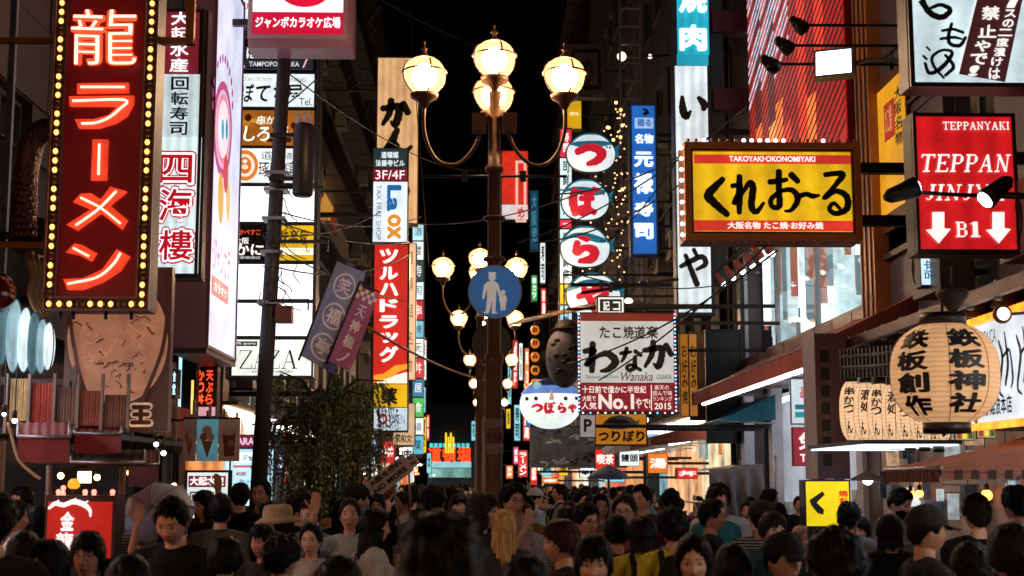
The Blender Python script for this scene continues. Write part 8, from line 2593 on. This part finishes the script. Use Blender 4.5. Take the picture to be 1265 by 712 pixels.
WHT = (.62, .60, .58); GRY = (.12, .115, .11); CHA = (.009, .009, .010); NVY = (.015, .018, .035); PNK = (.55, .32, .33); YEL = (.55, .40, .03); TEA = (.02, .22, .20); LBL = (.25, .36, .45)
NEAR = [  # u, v, w, yaw, kwargs
    (-6, 610, 54, 5, dict(label='person in black at the very edge of the crowd, dark hair, back turned', style='messy', tc=CHA)),
    (17, 619, 36, -60, dict(label='person with dark hair and white top in profile beside the edge of the crowd', style='short', fem=1, tc=WHT, skin=SK[2])),
    (46, 627, 32, -5, dict(label='person with round black hair and pale shirt, back turned, by the red counter sign', style='bob', fem=1, tc=(.4, .38, .38))),
    (28, 603, 30, 150, dict(label='person in glasses and dark clothes looking over the heads at the left stalls', style='short', glasses=True, tc=CHA, seed=2)),
    (72, 637, 21, 150, dict(label='person in a small dark cap before the red counter sign', hat='cap', tc=CHA, seed=1)),
    (62, 671, 43, 125, dict(label='woman with thin glasses and black bob low in front of the red counter sign', style='bob', fem=1, glasses=True, tc=CHA, seed=3)),
    (108, 660, 50, 145, dict(label='person with glasses and parted black hair below the red counter sign', style='bowl', fem=1, glasses=True, tc=CHA, seed=2, pose='turned')),
    (130, 614, 32, 15, dict(label='person with tall black hair in a grey striped shirt, back turned', style='messy', tc=(.05, .05, .05), stripes=True, bag='sling', bagc=CHA)),
    (107, 628, 20, 60, dict(label='person in a pale pinkish cap facing the red counter sign', hat='cap', hatc=(.45, .33, .32), tc=CHA, seed=3)),
    (169, 627, 24, 60, dict(label='young person with black hair and dark shirt with red collar beside the grey umbrella', style='short', tc=(.10, .02, .025), seed=1)),
    (218, 612, 46, 172, dict(label='man in a black polo shirt looking down at what he holds', style='short', pose='bowed', tc=(.010, .010, .011), seed=2, skin=SK[1])),
    (253, 608, 28, 135, dict(label='woman with fringe and dark top behind the man looking down', style='bob', fem=1, tc=CHA, seed=1)),
    (273, 612, 33, 3, dict(label='man in an olive grey collared shirt, back turned, short black hair', style='short', top='shirt', tc=(.10, .09, .075), seed=3)),
    (249, 597, 19, 120, dict(label='person in front of the maroon and white menu board, dark hair', style='short', tc=CHA, seed=2)),
    (297, 598, 25, 0, dict(label='person in a black printed shirt in front of the KARAOKE board, back turned', style='short', tc=(.016, .015, .016))),
    (322, 594, 27, 165, dict(label='man with glasses lit red beside the cyan board, dark collar', style='short', glasses=True, tc=(.018, .022, .03), seed=0, pose='reach')),
    (345, 625, 34, 110, dict(label='person wearing a beige bucket hat facing the stalls', fem=1, style='bob', hat='bucket', hatc=(.42, .30, .17), tc=(.25, .2, .14), seed=1)),
    (279, 666, 46, 0, dict(label='black silhouette of a large haired person low in front of the olive shirt', style='bowl', tc=(.008, .008, .008), seed=1)),
    (325, 650, 29, 150, dict(label='woman with fringe peeking between two dark heads, dark dress', style='bob', fem=1, tc=(.03, .02, .02), seed=2)),
    (348, 662, 47, -25, dict(label='person with a full round black hairdo, back turned, below the bucket hat', style='curly', tc=(.008, .008, .01), seed=2)),
    (385, 647, 38, 172, dict(label='woman in a white collared shirt with brown strap facing the camera', style='tail', fem=1, top='shirt', tc=(.42, .38, .34), bag='sling', bagc=(.09, .035, .02), seed=1)),
    (367, 612, 28, 165, dict(label='man in sunglasses and dark cap behind the woman in white', hat='cap', glasses=True, tc=CHA, seed=1)),
    (402, 621, 15, 160, dict(label='woman with a pale pink face left of the smiling woman', style='long', fem=1, tc=(.3, .12, .1), seed=3)),
    (415, 617, 19, 178, dict(label='woman with centre parted hair and tan top beside the smiling woman', style='bob', fem=1, top='tank', tc=(.3, .16, .10), seed=3)),
    (434, 621, 27, 165, dict(label='smiling woman with very long black hair in a black tee', style='long', fem=1, tc=(.012, .012, .012), seed=0)),
    (463, 630, 37, -75, dict(label='woman in a white tee with a brown bag strap in profile', style='long', fem=1, tc=(.46, .42, .38), bag='sling', bagc=(.06, .025, .015), seed=1, skin=SK[1])),
    (441, 599, 28, -60, dict(label='person in a dark peaked cap under the white placard', hat='cap', tc=CHA, seed=0)),
    (467, 612, 24, 170, dict(label='woman with high forehead behind the profile of the woman in white', style='long', fem=1, tc=CHA, seed=2)),
    (478, 597, 19, -20, dict(label='person with reddish brown hair in a pink shirt, back turned', style='short', hc=RED, tc=PNK, seed=1)),
    (493, 622, 21, -70, dict(label='person in a small black logo cap and black jacket', hat='cap', tc=CHA, seed=2)),
    (536, 600, 31, -10, dict(label='man with neat black hair behind the huge dark head, back turned', style='short', tc=(.05, .045, .04), seed=1)),
    (508, 600, 21, 0, dict(label='person with dark hair between the pink shirt and the huge dark head', style='bowl', tc=CHA, seed=0)),
    (568, 613, 34, 176, dict(label='person whose forehead shows over the huge dark head', style='short', tc=CHA, seed=0)),
    (545, 633, 118, 0, dict(label='huge out of focus black head nearest the camera', style='messy', hc=(.004, .004, .004), tc=(.006, .006, .007), seed=0)),
    (596, 611, 36, -100, dict(label='woman in glasses with brown hair beside the lamp post, in profile', style='bob', fem=1, hc=DBR, glasses=True, tc=(.03, .035, .04), seed=1)),
    (623, 632, 37, 0, dict(label='woman with long straight blonde hair seen from behind', style='long', fem=1, hc=BLO, tc=(.05, .04, .04), seed=2)),
    (634, 596, 31, -125, dict(label='tall man in glasses and a pale pink tee with his hand at his chin', style='messy', glasses=True, pose='chin', tc=(.48, .36, .36), seed=1, skin=SK[1])),
    (661, 604, 19, -70, dict(label='person in a white cap and light blue shirt behind the man in pink', hat='cap', hatc=(.4, .4, .4), tc=LBL, seed=0)),
    (690, 599, 18, 100, dict(label='person in a grey tee reaching an arm out over the crowd', style='short', pose='reach', tc=(.3, .3, .32), bag='pack', bagc=CHA, seed=2)),
    (694, 645, 46, 100, dict(label='person with dark maroon hair in profile below the pufferfish', style='bowl', hc=(.035, .008, .008), tc=(.03, .02, .02), seed=1, skin=SK[2])),
    (724, 621, 35, -150, dict(label='young man with round glasses and fluffy black hair looking aside', style='messy', glasses=True, tc=(.35, .20, .15), seed=0, skin=SK[0])),
    (741, 611, 27, -170, dict(label='man with a square face behind the young man with glasses', style='short', tc=(.18, .13, .08), seed=2)),
    (733, 665, 60, 176, dict(label='woman whose eyes and forehead fill the frame bottom under the No.1 sign', style='bowl', fem=1, tc=CHA, seed=3, skin=SK[1])),
    (762, 639, 36, 0, dict(label='person with smooth black bowl hair, back turned, under the wooden fish sign', style='bowl', tc=CHA, seed=2)),
    (793, 600, 27, 140, dict(label='stubbled man with swept black hair looking across the street', style='short', tc=(.10, .02, .02), seed=3, beard=False)),
    (829, 604, 25, 5, dict(label='person with thick black hair, back turned, between stubbled man and white tee', style='messy', tc=(.012, .012, .014), seed=1)),
    (831, 628, 39, 2, dict(label='person with broad black hair in a yellow tee with black backpack', style='curly', tc=YEL, bag='pack', bagc=(.01, .01, .01), seed=1, skin=SK[2])),
    (794, 640, 37, 8, dict(label='person in a yellow sleeved shirt and black vest, dark bob, back turned', style='bob', tc=YEL, bag='pack', bagc=(.012, .012, .012), seed=0)),
    (856, 664, 58, 172, dict(label='woman with long dark hair looking at the camera at the frame bottom', style='long', fem=1, tc=CHA, seed=1, skin=SK[0])),
    (888, 597, 28, 8, dict(label='man in a white tee with a brown sling bag on his back', style='messy', tc=(.60, .57, .56), bag='sling', bagc=(.03, .014, .012), seed=0, skin=SK[2])),
    (863, 614, 15, -150, dict(label='woman in white and black in front of the warm lamps', style='long', fem=1, tc=WHT, seed=3)),
    (926, 615, 20, -160, dict(label='man in glasses with yellow tee and teal shirt', style='short', glasses=True, tc=(.35, .33, .10), seed=1)),
    (939, 622, 20, 10, dict(label='person in a teal shirt beside the man in glasses, back turned', style='short', tc=TEA, seed=3)),
    (950, 605, 23, -95, dict(label='young man with cropped black hair in profile by the bright shop', style='short', tc=(.03, .03, .035), seed=2)),
    (954, 635, 36, -165, dict(label='boyish person with flat brown fringe left of the yellow light box', style='bowl', hc=DBR, tc=(.02, .05, .05), seed=0)),
    (966, 661, 56, -150, dict(label='person in a black logo cap at the frame bottom', hat='cap', hatc=(.010, .010, .011), tc=CHA, seed=1, skin=SK[1])),
    (998, 622, 22, 20, dict(label='woman with hair up and a pink tank top under the yellow light box', style='bun', fem=1, top='tank', tc=(.5, .3, .27), seed=0)),
    (987, 614, 18, 170, dict(label='person in black behind the woman in pink tank top', style='short', tc=CHA, seed=2)),
    (1032, 652, 72, 0, dict(label='large blurred black head in front of the yellow light box', style='messy', hc=(.004, .004, .004), tc=(.006, .006, .007), seed=1)),
    (1104, 602, 28, -140, dict(label='bearded man looking down, in front of the paper lanterns', style='short', pose='bowed', tc=(.20, .16, .14), seed=1, beard=True)),
    (1098, 638, 36, 0, dict(label='person with black hair and black top before the bearded man', style='bob', tc=(.008, .008, .008), seed=1)),
    (1143, 627, 49, -85, dict(label='man in an olive black cap in profile, at the right of the crowd', hat='cap', hatc=(.03, .025, .016), tc=(.02, .018, .016), seed=1, skin=SK[2])),
    (1206, 612, 39, 0, dict(label='person with black hair tinted red, black jacket, under the striped awning', style='short', hc=(.014, .008, .007), tc=(.008, .009, .012), seed=3)),
    (1254, 600, 34, 20, dict(label='person with wavy hair and a yellow green collar at the right edge', style='messy', tc=(.15, .16, .03), seed=2)),
    (1175, 624, 18, 5, dict(label='person far behind between the capped man and the black jacket', style='bob', fem=1, tc=CHA, seed=0)),
    (1250, 652, 64, 5, dict(label='dark shoulder and head filling the lower right corner', style='bowl', hc=(.006, .005, .005), tc=(.010, .011, .014), seed=2)),
    (1062, 640, 28, 150, dict(label='person with a tan cheek between two dark heads at the right', style='bowl', tc=CHA, seed=1)),
    (1030, 633, 20, 5, dict(label='small dark head just under the yellow light box', style='short', tc=CHA, seed=2)),
    (30, 660, 52, 0, dict(label='wide dark back at the lower left corner', style='long', fem=1, hc=(.006, .006, .006), tc=(.012, .010, .010), seed=3)),
    (160, 690, 44, 10, dict(label='dark head low between the glasses wearer and the man looking down', style='bowl', tc=CHA, seed=3)),
    (650, 690, 70, 0, dict(label='blurred dark head at the bottom below the blonde woman', style='short', hc=(.005, .005, .005), tc=CHA, seed=3)),
    (420, 690, 60, 0, dict(label='dark head at the bottom below the smiling woman', style='short', hc=(.005, .005, .005), tc=CHA, seed=2)),
    (905, 676, 50, 0, dict(label='dark head at the bottom below the man in the white tee', style='bob', tc=CHA, seed=2)),
    (1200, 672, 60, -10, dict(label='dark head at the bottom below the black jacket', style='short', hc=(.006, .006, .006), tc=CHA, seed=1)),
]


def crowd():
    placed = []
    for i, (u, v, w, yaw, kw) in enumerate(NEAR):
        x, y, H = at_photo(u, v, w)
        if (u, v) in ((650, 690), (420, 690), (905, 676), (1200, 672), (160, 690)): H = min(H, 1.62)
        kw = dict(kw); lab = kw.pop('label')
        person(x, y, H, yaw, lab, **kw)
        placed.append((x, y))
    r = random.Random(11)
    cols = [('black', CHA), ('white', (.62, .6, .58)), ('white', (.66, .63, .6)), ('pale grey', (.42, .42, .43)), ('grey', (.16, .16, .165)), ('navy', NVY), ('red', (.25, .03, .03)), ('pink', (.42, .22, .23)), ('tan', (.26, .18, .11)), ('teal', (.03, .14, .14)), ('light blue', (.2, .28, .36)), ('mustard', (.35, .24, .04)), ('charcoal', (.04, .04, .045)), ('black', (.012, .012, .013))]
    styles = ['short', 'messy', 'bowl', 'bob', 'long', 'short', 'messy', 'tail', 'bun', 'short']
    adj = {'short': 'short hair', 'messy': 'tousled hair', 'bowl': 'rounded hair', 'bob': 'bobbed hair', 'long': 'long hair', 'tail': 'ponytail', 'bun': 'hair bun'}
    marks = [(-2.6, 'left stalls side'), (-1.0, 'left of lamps'), (.7, 'at the lamps'), (2.2, 'right of lamps'), (9, 'right awnings side')]
    n = 0; used = {}
    tries = 0
    while n < 222 and tries < 9000:
        tries += 1
        y = 10.5 + 56 * r.random() ** 1.5
        x = r.uniform(-3.5, 3.3)
        sep = .38 if y < 25 else .33
        if any((x - a) ** 2 + (y - b) ** 2 < sep ** 2 for a, b in placed): continue
        if any(abs(x - P(uu, 595, dd).x) < .35 and abs(y - dd) < .4 for uu, dd in ((610, 13.6), (592, 25), (601, 34), (606, 45), (322, 17.5), (400, 20))): continue
        # keep the picked-out near people in view
        blocked = False
        placed.append((x, y)); n += 1
        st = r.choice(styles); fem = 1 if st in ('bob', 'long', 'tail', 'bun') else 0
        cn, cc = r.choice(cols)
        yaw = r.choice([0, 0, 0, 180, 180, 170, -170, 30, -30, 90, -90, 150, -150]) + r.uniform(-15, 15)
        H = r.gauss(1.66, .05) - .05 * fem; H = max(1.52, min(1.76, H))
        facing = 'back turned' if abs(yaw) < 60 else ('facing us' if abs(yaw) > 120 else 'in profile')
        hat = 'cap' if (r.random() < .1 and not fem) else None
        mk = [b for a, b in marks if x < a][0]
        band = 'past first lamp' if 13.6 < y < 20 else ('before first lamp' if y <= 13.6 else ('second lamp' if y < 29 else ('third lamp' if y < 40 else 'far crowd')))
        for _ in range(30):
            if (cn, st if not hat else '', facing, band, mk, hat) not in used: break
            cn, cc = r.choice(cols); st = r.choice(styles); fem = 1 if st in ('bob', 'long', 'tail', 'bun') else 0
            if fem: hat = None
        used[cn, st if not hat else '', facing, band, mk, hat] = 1
        lab = 'person with %s in %s, %s, %s, %s' % ('cap' if hat else adj[st], cn, facing, band, mk)
        person(x, y, H, yaw, lab, style=st, fem=fem, pose=r.choice(['plain', 'plain', 'turned', 'plain', 'turned_other' if y < 30 else 'plain', 'reach' if r.random() < .25 else 'plain']), tc=cc, lod=0 if y < 12 else 1, hat=hat, stripes=r.random() < .12, group='people filling the street', seed=r.randrange(4), glasses=(y < 18 and r.random() < .2), hc=r.choice([BLK, BLK, BLK, DBR, BRN]))


crowd()
